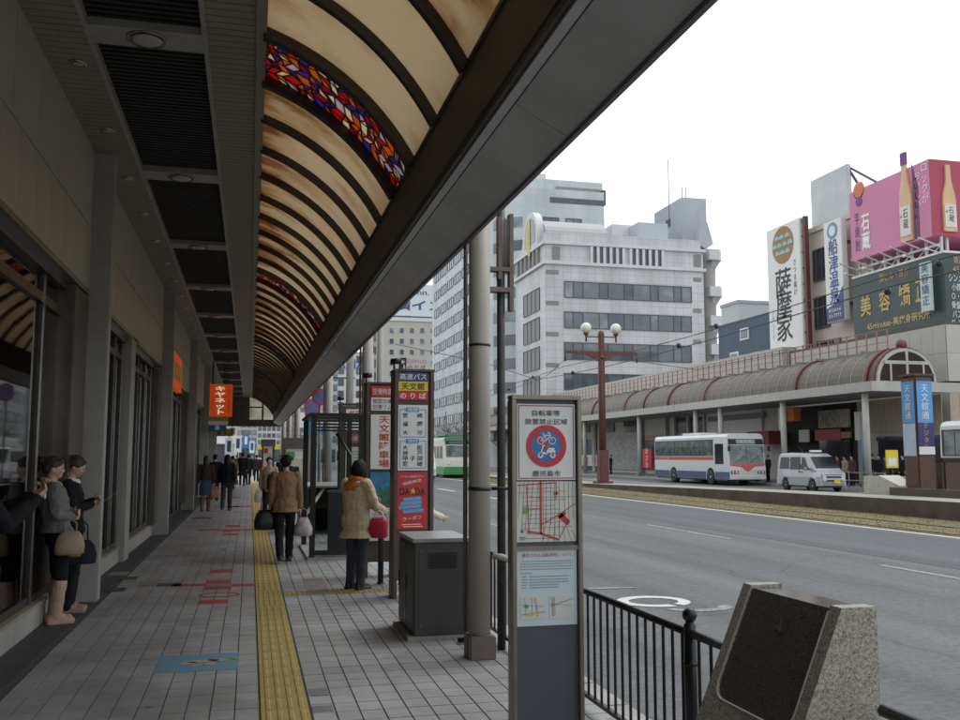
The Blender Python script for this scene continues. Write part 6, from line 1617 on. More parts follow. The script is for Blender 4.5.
# roof plant boxes, stair tower and round balconies
x0, x1, z0, z1 = rects(638, 222, 668, 236, BY + 3); MB().box(x0, x1, BY + 3, BY + 9, zp, z1).build('roof_plant', M('plant_blue', (.42, .46, .50), .5, var=.1), wb)
x0, x1, z0, z1 = rects(612, 224, 640, 236, BY + 6); MB().box(x0, x1, BY + 6, BY + 9, zp, z1).build('roof_plant', m_bw2, wb)
x0, x1, z0, z1 = rects(664, 196, 707, 240, BY + 4)
x0 = onY(682, 220, BY + 4).x; MB().box(x0, x1, BY + 4, BY + 12.5, 20, z1).build('stair_tower', M('tower_grey', (.38, .40, .43), .6, var=.1, scale=.3), wb)
MB().box(x0 - .06, x0 - .001, BY + 7.4, BY + 8.8, onY(682, 220, BY + 4).z, onY(682, 212, BY + 4).z).build('tower_window', m_wind, wb)
fin = [(onY(698, 208, BY + 2).x, onY(698, 208, BY + 2).z), (onY(706, 225, BY + 2).x, onY(706, 225, BY + 2).z), (onY(711.5, 245, BY + 2).x, onY(711.5, 245, BY + 2).z), (onY(704, 250, BY + 2).x, onY(704, 250, BY + 2).z), (onY(697, 245, BY + 2).x, onY(697, 245, BY + 2).z)]
MB().prism(fin, 'y', BY + 1.5, BY + 2.2).build('tower_fin', M('tower_grey', None), wb)
bxc = onY(707, 300, BY + 1.5).x
MB().lathe([(1.1, 0), (1.1, onY(707, 250, BY + 1.5).z)], (bxc + .3, BY + 2, 0), 16).build('stair_core', m_lou, wb)
for (pa, pb) in ((248.5, 259), (285.5, 295.5), (315, 325), (343.5, 354)):
    zt_, zb_ = onY(712, pa, BY).z, onY(712, pb, BY).z
    bl_ = MB(); bl_.prism([(bxc - .2, BY + .2), (bxc + 1.2, BY + .2), (bxc + 1.9, BY + 1.0), (bxc + 1.9, BY + 3.5), (bxc - .2, BY + 3.5)], 'z', zb_, zt_); bl_.build('balcony', M('balcony_pale', (.52, .53, .54), .6), wb)
    bl_ = MB(); bl_.add([(bxc + .4, BY + .6, zb_), (bxc + 1.8, BY + 1.1, zb_), (bxc + 1.8, BY + 3, zb_), (bxc + .4, BY + 3, zb_), (bxc + .4, BY + 1.5, zb_ - 2.2), (bxc + .5, BY + 1.6, zb_ - 2.2), (bxc + .5, BY + 2.2, zb_ - 2.2), (bxc + .4, BY + 2.2, zb_ - 2.2)], [(0, 1, 5, 4), (1, 2, 6, 5), (2, 3, 7, 6), (3, 0, 4, 7)]); bl_.build('balcony_haunch', M('tower_grey', None), wb)
c = onY(669, 205, BY + 6); MB().tube([(c.x, BY + 6, c.z - 3), (c.x, BY + 6, onY(669, 160, BY + 6).z)], .05, 6).build('mast', m_wf, wb)
for pxx in (682, 686): c = onY(pxx, 196, BY + 6); MB().tube([(c.x, BY + 6, c.z - 1), (c.x, BY + 6, c.z + 1.2)], .05, 5).build('aerial', m_wf, wb)
# ---------------------------------------------------------------- pale glass tower behind, rounded corner
gt = thing('glass_tower', 'tall pale blue office tower with banded windows and a rounded corner behind the white block', 'building', (45, 140, 0))
GX0, GX1, GY0, GY1 = 33.0, onY(604, 200, 123.0).x, 123.0, 172.0; GZ = onY(540, 188, GY0).z
m_gtw = mat_panelgrid('tower_panel', (.50, .54, .55), 1.3, 1.6, .82)
rr_ = 6.0; foot = [(GX0 + rr_ - rr_ * math.cos(R(a_)), GY0 + rr_ - rr_ * math.sin(R(a_))) for a_ in range(0, 91, 10)] + [(GX1, GY0), (GX1, GY1), (GX0, GY1)]
MB().prism(foot, 'z', 0, GZ).build('wall', m_gtw, gt)
MB().prism([(onY(512, 170, GY0 + 5).x, GY0 + 4), (onY(600, 190, GY0 + 5).x, GY0 + 4), (onY(600, 190, GY0 + 5).x, GY1 - 5), (onY(512, 170, GY0 + 5).x, GY1 - 5)], 'z', GZ, onY(560, 186, GY0 + 4).z + .9).build('upper_storey', m_gtw, gt)
c0_, c1_ = onY(520, 172, GY0 + 8), onY(546, 190, GY0 + 8); MB().box(c0_.x, c1_.x, GY0 + 8, GY0 + 16, GZ, c0_.z).build('roof_box', m_bw2, gt)
c0_, c1_ = onY(602, 190, GY0 + 3), onY(606, 205, GY0 + 3); MB().box(c0_.x, c1_.x, GY0 + 3, GY0 + 6, c1_.z, c0_.z).build('end_box', m_wf, gt)
c0_, c1_ = onY(556, 197, GY0 + 3.9), onY(600, 203, GY0 + 3.9); MB().box(c0_.x, c1_.x, GY0 + 3.8, GY0 + 3.99, GZ + .6, GZ + 1.6).build('louvre_band', m_lou, gt)
c0_, c1_ = onY(530, 202, GY0 + 3.9), onY(539, 212, GY0 + 3.9); MB().box(c0_.x, c1_.x, GY0 + 3.8, GY0 + 3.99, GZ - 1.0, c0_.z).build('dark_glazing', m_pb, gt)
MB().box(onY(550, 214, GY0).x, onY(604, 214, GY0).x, GY0 - .05, GY0, GZ - 2.0, GZ - 1.2).build('window_strip', m_wind, gt)
nfl = 11
for k in range(nfl):
    z = GZ - 2.3 - (k + 1) * 3.35
    if z < 2: break
    cu_ = MB(); a = [(GX0 + rr_ - (rr_ + .05) * math.cos(R(a_)), GY0 + rr_ - (rr_ + .05) * math.sin(R(a_))) for a_ in (18, 30, 42, 54, 66)]
    b = [(GX0 + rr_ - (rr_ - .1) * math.cos(R(a_)), GY0 + rr_ - (rr_ - .1) * math.sin(R(a_))) for a_ in (66, 54, 42, 30, 18)]
    cu_.prism(a + b, 'z', z, z + 1.5).build('curved_pane', m_win, gt)
    for i in range(7):
        y0 = GY0 + rr_ + 1.0 + i * 5.8
        windowed(gt, 'x', y0, y0 + 4.6, z, z + 1.6, GX0, 3, mat=m_win)
    for i in range(2):
        x0 = GX0 + rr_ + .4 + i * 3.4; windowed(gt, 'y', x0, x0 + 2.4, z, z + 1.5, GY0, 2, mat=m_win)
# ---------------------------------------------------------------- hotel with roof sign, closing the view
HY = 230.0
x0, x1, z0, z1 = rects(384, 320, 470, 400, HY)
ht = thing('hotel_building', 'grey beige hotel block with rows of square windows and a big roof billboard', 'building', ((x0 + x1) / 2, HY + 6, 0))
MB().box(x0, x1, HY, HY + 14, 0, z1).build('wall', M('hotel_beige', (.42, .40, .35), .7, var=.06, scale=.2), ht)
MB().box(x0 - .3, x1 + .3, HY - .3, HY + 14, z1 - .1, z1 + .8).build('cornice', m_bw2, ht)
for r in range(9):
    for k in range(8):
        c = onY(391.5 + k * 10.2, 330.5 + r * 10.8, HY)
        if c.z < 3: continue
        f = MB().box(c.x - .62, c.x + .62, HY - .12, HY - .001, c.z - .75, c.z + .75).build('window', m_bw2, ht); MB().box(c.x - .52, c.x + .52, HY - .16, HY - .121, c.z - .65, c.z + .65).build('pane', m_win, f)
# roof billboard
q0, q1 = onY(384, 283, HY + 1), onY(470, 318, HY + 1)
MB().box(x0, x1, HY + 3, HY + 10, z1 + .8, q1.z + .5).build('plant_screen', m_lou, ht)
rbb = thing('rooftop_billboard', 'pale rooftop billboard with dark blue hotel lettering on the far hotel', 'billboard', ((x0 + x1) / 2, HY + 1.5, z1))
bx0 = q0.x - 9
MB().box(bx0, q1.x, HY + 1, HY + 1.6, q1.z, q0.z).build('board', M('billboard_pale', (.55, .60, .64), .5, var=.05), rbb)
for s_ in (.2, .5, .8): MB().box(bx0 + (q1.x - bx0) * s_ - .2, bx0 + (q1.x - bx0) * s_ + .2, HY + 1.7, HY + 2.2, z1, q0.z).build('support', m_wf, rbb)
c = onY(418, 293, HY + 1); text('toyoko-inn.', rbb, (c.x - 3.4, HY + 1, c.z), X_, Z_, 1.9, m_ink, 12.5, d=.08)
c = onY(408, 305, HY + 1); text('東横イン', rbb, (c.x + .6, HY + 1, c.z), X_, Z_, 2.7, m_snavy, 17, d=.08, bold=.02)
# ---------------------------------------------------------------- far houses closing the street on the left
def block(name, label, pxa, pya, pxb, Y, depth, mat, nx, nz, wmat=None, sign=None, group='far buildings closing the street'):
    a = onY(pxa, pya, Y); b = onY(pxb, pya, Y)
    t = thing(name, label, 'building', ((a.x + b.x) / 2, Y + depth / 2, 0), group=group)
    MB().box(a.x, b.x, Y, Y + depth, RZ, a.z).build('wall', mat, t); MB().box(a.x - .15, b.x + .15, Y - .15, Y + depth, a.z + .001, a.z + .4).build('parapet', m_band, t)
    if nx:
        wx, wz = (b.x - a.x) / nx, (a.z - 4) / nz
        for i in range(nx):
            for k in range(nz):
                xx, zz = a.x + (i + .5) * wx, 4 + (k + .5) * wz
                f = MB().box(xx - wx * .36, xx + wx * .36, Y - .1, Y - .001, zz - wz * .30, zz + wz * .30).build('window', m_wf, t)
                MB().box(xx - wx * .32, xx + wx * .32, Y - .13, Y - .101, zz - wz * .26, zz + wz * .26).build('pane', wmat or m_win, f)
    MB().box(a.x + .3, b.x - .3, Y - .08, Y - .001, .3, 3.0).build('shopfront', m_wind, t)
    if sign:
        MB().box(a.x, b.x, Y - .5, Y - .1, 3.1, 4.0).build('shop_sign', sign, t)
    return t, a, b
m_c1 = M('far_wall_cream', (.52, .49, .43), .7, var=.08, scale=.2); m_c2 = M('far_wall_grey', (.42, .43, .44), .7, var=.08, scale=.2); m_c3 = M('far_wall_tan', (.36, .27, .20), .7, var=.08, scale=.2); m_c4 = M('far_wall_white', (.62, .62, .62), .7, var=.06, scale=.2)
t, a, b = block('far_building', 'white far block with dark lettering on top, left of the hotel', 336, 353, 374, 260, 15, m_c4, 4, 8)
c = onY(351, 364, 260); text('ANA', t, (c.x, 260, c.z), X_, Z_, 2.6, m_inkb, 8, d=.3)
block('far_building', 'grey far block seen between the canopy edge and the signs', 318, 372, 338, 200, 12, m_c2, 4, 7)
block('far_building', 'cream far block above the round signs', 300, 388, 318, 170, 12, m_c1, 3, 6, sign=m_sred)
block('far_building', 'tan far block behind the far bus stop board', 284, 404, 301, 140, 12, m_c3, 3, 5, sign=m_sw)
block('far_building', 'white far block at the end of the arcade view', 258, 405, 286, 220, 12, m_c4, 6, 6, sign=m_syel)
block('far_building', 'grey far block left of the street end', 236, 398, 258, 190, 12, m_c2, 4, 6, sign=m_sblue)
block('far_building', 'cream house row beyond the arcade on the left pavement', 214, 392, 237, 120, 40, m_c1, 3, 4, sign=m_sw)
block('far_building', 'tall tan block behind the middle bus sign tower', 373, 318, 392, 300, 12, m_c3, 4, 10)
# a few banner signs over the far pavement
for i, (pxx, py, Y, mt, lb) in enumerate(((238, 444, 70, m_sw, 'white banner hanging far beyond the arcade end'), (246, 441, 85, m_sblue, 'blue banner sign far beyond the arcade end'), (229, 447, 62, m_sw, 'pale banner hanging left at the arcade end'), (301, 420, 75, m_sw, 'white projecting sign over the far pavement'), (252, 447, 95, m_pale, 'pale blue banner sign in the street distance'))):
    c = onY(pxx, py, Y); t = thing('banner_sign', lb, 'sign', (c.x, Y, 0)); MB().box(c.x - .25, c.x + .25, Y, Y + .1, c.z - .6, c.z + .6).build('panel', mt, t); MB().tube([(c.x, Y + .15, RZ), (c.x, Y + .15, c.z + 1)], .05, 8).build('pole', m_wf, t)
    MB().box(c.x - .12, c.x + .12, Y - .012, Y - .001, c.z - .3, c.z + .4).build('mark', m_snavy if i % 2 == 0 else m_sw, t)
# ---------------------------------------------------------------- arcade across the street
AX = 29.8
arc2 = thing('opposite_arcade', 'barrel-roofed pavement arcade with red ribs along the far side of the street', 'canopy', (31, 60, 4.8))
AY0, AY1 = 40.1, 128.0
m_fas = M('arcade_fascia', (.42, .41, .38), .6, var=.14, scale=1.2, streak=.4)
m_vt = M('arcade_vault', (.12, .10, .075), .5, .1, var=.22, scale=1.2, streak=.4)
m_vrib = M('arcade_joint', (.30, .27, .24), .5, var=.1)
m_vred = M('arcade_red', (.13, .035, .032), .5, var=.2)
n = int((AY1 - AY0) / 2.0)
fme = MB().bbox(0, .14, .006, 1.994, 4.81, 5.30, .01).mesh('fascia_panel', m_fas)
for i in range(n): inst(fme, 'fascia_panel', (AX, AY0 + i * 2.0, 0), arc2)
MB().box(AX + .02, 35.2, AY0 - .14, AY0 - .002, 4.81, 5.30).build('end_fascia', m_fas, arc2)
MB().box(AX + .142, 34.98, AY0, AY1, 4.9, 5.0).build('soffit', m_lou, arc2)
vc = (onY(885, 388, AY0).x + onY(927, 388, AY0).x) / 2; vr = (onY(927, 388, AY0).x - onY(885, 388, AY0).x) / 2
vh = onY(905, 348.5, AY0).z - 5.3
VX0 = AX + .35; 
def varc(sc, n=14, a0=0, a1=180):
    rx = (vc - VX0); return [(vc + rx * sc * math.cos(R(a0 + (a1 - a0) * i / n)), 5.3 + vh * sc * math.sin(R(a0 + (a1 - a0) * i / n))) for i in range(n + 1)]
vm = MB().prism(varc(1.0) + varc(.985)[::-1], 'y', .01, .99).mesh('vault_panel', m_vt)
jm = MB().prism(varc(1.012) + varc(.99)[::-1], 'y', -.03, .03).mesh('vault_joint', m_vrib)
rm_ = MB().prism(varc(1.06) + varc(.99)[::-1], 'y', -.12, .12).mesh('red_rib', m_vred)
for i in range(int(AY1 - AY0)):
    inst(vm, 'vault_panel', (0, AY0 + i, 0), arc2); inst(jm, 'vault_joint', (0, AY0 + i, 0), arc2)
for y in [AY0 + .15, AY0 + .75] + [onX(p, 392, AX).y for p in (790, 699, 663, 639, 620, 588)]: inst(rm_, 'red_rib', (0, y, 0), arc2)
# fan window at the end
fan = MB(); sc = vr / (vc - VX0)
fp1 = [(vc + vr * .93 * math.cos(R(a_)), 5.3 + vh * .93 * math.sin(R(a_))) for a_ in range(0, 181, 12)]
MB().prism(varc(1.0), 'y', AY0 - .10, AY0 - .02).build('fan_frame', m_fas, arc2)
rx_ = (vc - VX0)
MB().prism([(vc + rx_ * .9 * math.cos(R(a_)), 5.34 + vh * .88 * math.sin(R(a_))) for a_ in range(0, 181, 12)], 'y', AY0 - .13, AY0 - .105).build('fan_pane', M('fan_glass', (.045, .03, .025), .7, var=.4, spec=.1), arc2)
MB().box(vc - .07, vc + .07, AY0 - .17, AY0 - .131, 5.34, 5.3 + vh * .9).build('fan_bar', m_fas, arc2)
MB().box(vc - rx_ * .75, vc + rx_ * .75, AY0 - .165, AY0 - .132, 5.3 + vh * .52, 5.3 + vh * .62).build('fan_bar', m_fas, arc2)
for s_ in (-.55, .55): MB().box(vc + rx_ * s_ - .05, vc + rx_ * s_ + .05, AY0 - .163, AY0 - .133, 5.34, 5.3 + vh * .52).build('fan_bar', m_fas, arc2)
MB().ball((vc, AY0 + .2, 5.3 + vh * 1.12), .28, 14, 10).build('finial', m_vred, arc2)
# catwalk along the crest: deck, purlins and red railing
MB().box(vc + .2, vc + 1.5, AY0 + 1.5, AY1, 5.3 + vh * 1.02, 5.3 + vh * 1.10).build('catwalk_deck', m_lou, arc2)
rw_ = MB()
for z in (.35, .7, 1.0): rw_.box(vc + .2, vc + .24, AY0 + 1.5, AY1, 5.3 + vh * 1.1 + z, 5.3 + vh * 1.1 + z + .035)
y = AY0 + 1.5
while y < AY1: rw_.box(vc + .19, vc + .25, y, y + .05, 5.3 + vh * 1.1, 5.3 + vh * 1.1 + 1.05); y += .85
rw_.build('catwalk_railing', M('railing_red', (.33, .16, .14), .6, var=.2), arc2)
for k in range(int((AY1 - AY0) / 2.0)):
    MB().box(vc - rx_ * .6, vc + .2, AY0 + 2 + k * 2.0, AY0 + 2.08 + k * 2.0, 5.3 + vh * .98, 5.3 + vh * 1.04).build('catwalk_strut', m_lou, arc2)
for i, p in enumerate((868, 785, 722, 697, 640, 602, 585)):
    yy = onX(p, 470, 30.2).y
    t = thing('arcade_column', ['pale column at the near corner of the opposite arcade', 'pale column behind the silver van in the opposite arcade', 'third pale column of the opposite arcade, above the bus front', 'fourth pale column of the opposite arcade, above the bus', 'fifth column of the opposite arcade, left of the bus', 'sixth column of the opposite arcade, by the red lamp post', 'farthest visible column of the opposite arcade'][i], 'column', (30.2, yy, 0), group='columns of the opposite arcade')
    MB().lathe([(.17, -.01), (.17, 4.9)], (0, 0, 0), 14).build('shaft', m_fas, t, False); MB().bbox(-.24, .24, -.24, .24, -.012, .25, .02).build('foot', m_lou, t, False)
# ---------------------------------------------------------------- corner building at the right with billboards
CX0 = 35.0; CY0 = 41.3
cbld = thing('corner_shop_building', 'grey beige panelled corner building behind the opposite arcade end', 'building', (42, 50, 0))
m_cw = M('corner_panel', (.46, .44, .40), .6, var=.08, scale=.5); zt_ = onX(940, 330, 36).z + .3
MB().box(CX0 + .4, 60, CY0, 56, 5.5, zt_).build('wall', m_wallj, cbld)
MB().box(CX0 + .4, 60, CY0, 56, 0, 5.4).build('wall', m_cw, cbld)
pme = MB().bbox(.004, .896, -.05, 0, .004, 1.496, .008).mesh('wall_panel', m_cw)
for k in range(2):
    for i in range(27): inst(pme, 'wall_panel', (CX0 + .4 + i * .9, CY0 - .001, 5.5 + k * 1.5), cbld)
pmx = MB().bbox(-.05, 0, .004, .896, .004, 1.496, .008).mesh('wall_panel', m_cw)
for k in range(2):
    for i in range(16): inst(pmx, 'wall_panel', (CX0 + .399, CY0 + i * .9, 5.5 + k * 1.5), cbld)
pb_ = MB().bbox(.004, .596, -.05, 0, .004, 2.3, .008).mesh('wall_panel', M('lower_panel', (.40, .33, .25), .6, var=.1))
for i in range(30): inst(pb_, 'wall_panel', (CX0 + .4 + i * .6, CY0 - .001, 2.9), cbld)
MB().box(CX0 + 1.6, CX0 + 4.6, CY0 - .1, CY0 - .001, .1, 2.8).build('glass_door', m_win, cbld); MB().box(CX0 + 1.5, CX0 + 4.7, CY0 - .14, CY0 - .101, 2.5, 2.8).build('door_header', m_lou, cbld)
MB().box(CX0 + .3, CX0 + .399, CY0 + .6, CY0 + 3, 4.0, 4.5).build('dark_vent', m_wind, cbld)
for i in range(4): MB().box(CX0 + 5 + i * 3, CX0 + 7.6 + i * 3, CY0 - .1, CY0 - .001, .3, 2.8).build('shop_window', m_win, cbld)
# arcade mouth and shops behind the columns
SX = 35.0
sp_ = thing('arcade_shop_row', 'row of shop fronts with dark openings behind the opposite arcade columns', 'building', (38, 75, 0))
MB().box(SX, 50, 56.2, 128, 0, 9.0).build('wall', m_cw, sp_)
MB().box(SX + .41, 45, 56.02, 56.19, 0, 9.0).build('party_wall', m_cw, sp_)
def sx(px0, py0, px1, py1, mat, name, X=SX - .02, t=.15, par=None, lit=0):
    a, b = onX(px0, py0, X), onX(px1, py1, X)
    return MB().box(X - t, X, min(a.y, b.y), max(a.y, b.y), min(a.z, b.z), max(a.z, b.z)).build(name, mat, par or sp_)
ymo = onX(858, 450, SX).y
MB().box(SX - .01, SX + .4, ymo, 56, 0, 4.8).build('arcade_mouth', m_dark, sp_)
MB().box(SX - .01, SX + .39, CY0 + .1, ymo - .01, 0, 2.85).build('corner_glazing', m_cw, sp_)
MB().box(SX - .06, SX - .011, CY0 + .3, onX(880, 470, SX).y, .1, 2.6).build('glass_door', m_wind, sp_)
MB().box(SX - .10, SX - .061, CY0 + .25, onX(879, 470, SX).y, 2.45, 2.7).build('door_header', m_win, sp_)
ppx = MB().bbox(-.05, .0, .004, .496, 0, 1.95, .008).mesh('wall_panel', M('lower_panel', None))
yy = CY0 + .1
while yy < ymo - .4: inst(ppx, 'wall_panel', (SX + .05, yy, 2.86), sp_); yy += .5
for (a, b, q0, mt) in ((646, 664, 436, M('sign_ochre', (.35, .22, .06), .5)), (670, 688, 435.5, m_sblue), (712, 729, 437.5, M('sign_cream2', (.55, .5, .4), .5)), (734, 755, 437.5, m_green)): sx(a, q0, b, q0 + 4, mt, 'shop_sign', SX - .2, .1)
sx(708, 402, 764, 436, M('shop_white', (.62, .61, .58), .6, var=.06), 'white_wall'); sx(722, 405, 728, 411, m_wind, 'small_window', SX - .18, .06); sx(746, 404, 752, 410, m_wind, 'small_window', SX - .18, .06); sx(708, 417, 764, 418, m_lou, 'wall_joint', SX - .18, .04)
sx(758, 432, 781, 444, M('awning_red', (.25, .05, .06), .7), 'awning', SX - .6, .9)
sx(820, 411, 851, 427, M('sign_tan', (.34, .30, .24), .6, var=.5, scale=2.5), 'relief_sign', SX - .2, .15)
sx(816, 430, 842, 440, M('sign_crimson', (.36, .02, .03), .5), 'red_banner', SX - .2, .1); sx(842, 432, 852, 438, M('sign_bronze', (.30, .15, .06), .5), 'bronze_banner', SX - .2, .1)
sx(857, 412, 863, 440, m_sw, 'vertical_sign', SX - 1.0, .2)
sx(788, 408, 801, 421, M('lantern_orange', (.5, .13, .02), .6), 'lantern', SX - 2.0, .5)
sx(781, 408, 785, 430, m_sw, 'vertical_sign', SX - 2.6, .2); sx(800, 430, 810, 442, M('shop_white', None), 'notice', SX - .4, .1)
sx(820, 440, 852, 470, m_wind, 'shop_window', SX - .1, .06)
for (a, b) in ((562, 570), (575, 594), (608, 640), (644, 665), (669, 689), (692, 705), (711, 730), (733, 756)): sx(a, 437 if a > 600 else 440, b, 470, m_wind if a != 608 else M('mosaic_grey', (.33, .33, .32), .5, var=.5, scale=4), 'shopfront')
for (a, b) in ((570, 590), (600, 615), (625, 640), (678, 690), (692, 704)): sx(a, 418, b, 432, m_lou if a < 620 else m_wind, 'upper_opening')
for pxx in (595, 603, 642, 667, 676, 690, 706): sx(pxx - 1.5, 415, pxx + 1.5, 475, m_fas, 'pilaster', SX - .15, .2)
sx(644, 449, 653, 468, m_sred, 'red_shop_banner', SX - 3.2, .12)
c = onX(648.5, 458, SX - 3.32); text('あさひ', sp_, c, -Y_, Z_, 1.6, m_inkw, .5, vertical=True, d=.15)
sx(580, 455, 600, 466, m_sw, 'poster_wall', SX - .2, .06); sx(584, 457, 588, 465, M('pink_sign', (.45, .14, .2), .5), 'poster', SX - .27, .03); sx(592, 457, 596, 464, M('pink_sign', None), 'poster', SX - .27, .03)
# yellow notice stand
p = onX(893, 485, 31.4); t = thing('notice_stand', 'yellow notice board on a stand in front of the glass door across the street', 'sign', (31.4, p.y, 0))
MB().tube([(0, 0, -.01), (0, 0, 1.9)], .03, 8).build('pole', m_wf, t, False); MB().bbox(-.35, .35, -.04, .04, 1.0, 1.9, .01).build('board', m_syel, t, False); MB().box(-.25, .25, -.05, -.041, 1.1, 1.5).build('sheet', m_sw, t, False); MB().bbox(-.25, .25, -.2, .2, -.01, .06, .01).build('base', m_wf, t, False)
# blue flag poles / guard rail in front of the shops
fr_ = thing('guard_rail', 'low grey guard rail along the far kerb right of the silver van', 'railing', (30.0, 38.6, 0))
ya_, yb_ = onX(885, 480, 30).y, onX(838, 480, 30).y
for z in (.35, .75): MB().tube([(30, ya_, z), (30, yb_, z)], .03, 8).build('rail', m_lou, fr_)
for k in range(5): MB().tube([(30, ya_ + (yb_ - ya_) * k / 4, -.01), (30, ya_ + (yb_ - ya_) * k / 4, .78)], .035, 8).build('post', m_lou, fr_)
p = onX(866, 480, 30.6); t = thing('blue_post', 'slim blue banner post beside the near corner column across the street', 'post', (30.6, p.y, 0)); MB().lathe([(.14, -.01), (.14, 2.3), (.05, 2.4)], (0, 0, 0), 12).build('shaft', m_sblue, t, False); MB().lathe([(.2, -.01), (.2, .1)], (0, 0, 0), 12).build('base', m_wf, t, False)
# ---------------------------------------------------------------- cream building with vertical signs
m_cream = M('cream_render', (.56, .49, .44), .7, var=.07, scale=.4, streak=.4)
UX = 37.0
def ux(px0, py0, px1, py1, mat, name, par, X=UX, t=.12):
    a, b = onX(px0, py0, X), onX(px1, py1, X)
    return MB().box(X - t, X - .001, min(a.y, b.y), max(a.y, b.y), min(a.z, b.z), max(a.z, b.z)).build(name, mat, par)
a, b = onX(806, 236, UX), onX(853, 214, UX)
crm = thing('cream_building', 'narrow cream rendered building with large dark windows between the two billboards', 'building', (UX + 6, (a.y + b.y) / 2, 0))
MB().box(UX, 52, b.y - 1.5, a.y, 0, a.z).build('wall', m_cream, crm); MB().box(UX - .15, 52, b.y - 1.5, a.y + .1, a.z + .001, a.z + .35).build('parapet', m_cream, crm)
for (p0, p1, q0, q1) in ((813.5, 829, 251, 283), (815, 831, 298, 330), (818, 842, 342, 356)):
    c0_, c1_ = onX(p0, q0, UX), onX(p1, q1, UX); zt2 = c0_.z; zb2 = onX(p0, q1, UX).z
    windowed(crm, 'x', c1_.y, c0_.y, zb2, zt2, UX, 3, mat=m_wind)
# vertical sign with bath house name
SXx = 36.0
a, b = onX(823, 220, SXx), onX(845, 322, SXx)
vs_ = thing('vertical_sign', 'narrow white vertical sign with blue bath-house lettering on the cream building', 'sign', (SXx + .2, (a.y + b.y) / 2, b.z))
ya_, yb_ = sorted((a.y, b.y)); zt2, zb2 = onX(834, 219.5, SXx).z, onX(834, 322, SXx).z
MB().bbox(SXx, SXx + .4, ya_, yb_, zb2, zt2, .03).build('box', m_sw, vs_)
for k in range(2): MB().box(SXx + .4, UX - .151, ya_ + .3, ya_ + .5, zb2 + 1 + k * 4, zb2 + 1.2 + k * 4).build('bracket', m_wf, vs_)
yc = (ya_ + yb_) / 2; wd = yb_ - ya_
for k, ch_ in enumerate('船津温泉'):
    c = onX(834.5, 246.5 + k * 16.2, SXx); text(ch_, vs_, (SXx, yc, c.z), -Y_, Z_, 1.05, m_inkb, wd * .52, d=.02, bold=.012)
c = onX(834.5, 230, SXx); MB().lathe([(.55, -.015), (.55, 0)], (SXx, yc, c.z), 24, 'x').build('emblem', M('emblem_teal', (.12, .30, .42), .5), vs_); MB().lathe([(.34, -.03), (.34, -.016)], (SXx, yc, c.z), 20, 'x').build('emblem_centre', m_sw, vs_)
zl = onX(834, 312, SXx).z; MB().prism([(ya_ + .03, zb2 + .05), (yb_ - .03, zb2 + .05), (yb_ - .03, zb2 + .9), (ya_ + wd * .45, zb2 + 1.2), (ya_ + .03, zb2 + 2.2)], 'x', SXx - .02, SXx - .001).build('blue_wave', m_snavy, vs_)
text('鹿児島中央', vs_, (SXx - .02, yc, zb2 + .75), -Y_, Z_, .22, m_inkw, wd * .7, d=.015); text('23-XXXX'.replace('X', '7'), vs_, (SXx - .02, yc, zb2 + .4), -Y_, Z_, .22, m_inkw, wd * .7, d=.015)
# white restaurant sign
TXx = 36.0
a, b = onX(768, 226.5, TXx), onX(801.5, 356, TXx); ya_, yb_ = sorted((onX(802, 300, TXx).y, onX(768.5, 300, TXx).y)); zt2 = onX(801, 216.5, TXx).z; zb2 = onX(801, 357, TXx).z
bs_ = thing('vertical_sign', 'tall white sign with brown scale emblem and black brush lettering', 'sign', (TXx + .3, (ya_ + yb_) / 2, 0))
MB().bbox(TXx, TXx + .5, ya_, yb_, zb2, zt2, .04).build('board', m_sw, bs_); MB().box(TXx + .1, TXx + .4, ya_ - .45, ya_ - .2, 5, zt2).build('frame_post', m_vred, bs_)
for k in range(9): MB().box(TXx + .12, TXx + .38, ya_ - .2, ya_ - .001, zb2 + .5 + k * 1.1, zb2 + .6 + k * 1.1).build('frame_rung', m_vred, bs_)
MB().box(TXx + .6, TXx + 1.0, (ya_ + yb_) / 2 - .3, (ya_ + yb_) / 2 + .3, 0, zt2 - 1).build('mast', m_wf, bs_)
yc = (ya_ + yb_) / 2; wd = yb_ - ya_
ec = onX(784, 244.5, TXx).z
MB().lathe([(1.32, -.03), (1.32, -.001)], (TXx, yc, ec), 32, 'x').build('emblem', M('emblem_brown', (.34, .17, .03), .5), bs_)
for r_, row in ((0, (-.6, .1, .7)), (1, (-.95, -.3, .4, 1.0)), (2, (-.6, .05, .65))):
    for u in row:
        zz = ec + .55 - r_ * .55
        if u * u + (zz - ec) ** 2 > 1.1: continue
        MB().prism([(yc + u + .3 * math.cos(R(a_)), zz - .1 + .3 * math.sin(R(a_))) for a_ in range(0, 181, 20)], 'x', TXx - .05, TXx - .031).build('emblem_scale', M('emblem_blue', (.25, .50, .60), .5), bs_)
for k, ch_ in enumerate('薩摩家'):
    c = onX(784.5, 282 + k * 22.5, TXx); text(ch_, bs_, (TXx, yc + .1, c.z), -Y_, Z_, 2.0, m_ink, 1.95, d=.02, bold=.008)
c = onX(795, 277, TXx); text('さつま揚げ', bs_, (TXx, yc - wd * .33, c.z), -Y_, Z_, 2.5, m_ink, .36, vertical=True, d=.02)
c = onX(775, 320, TXx); text('ごゆっくり', bs_, (TXx, yc + wd * .36, c.z - .3), -Y_, Z_, 2.2, m_inkg, .25, vertical=True, d=.02)
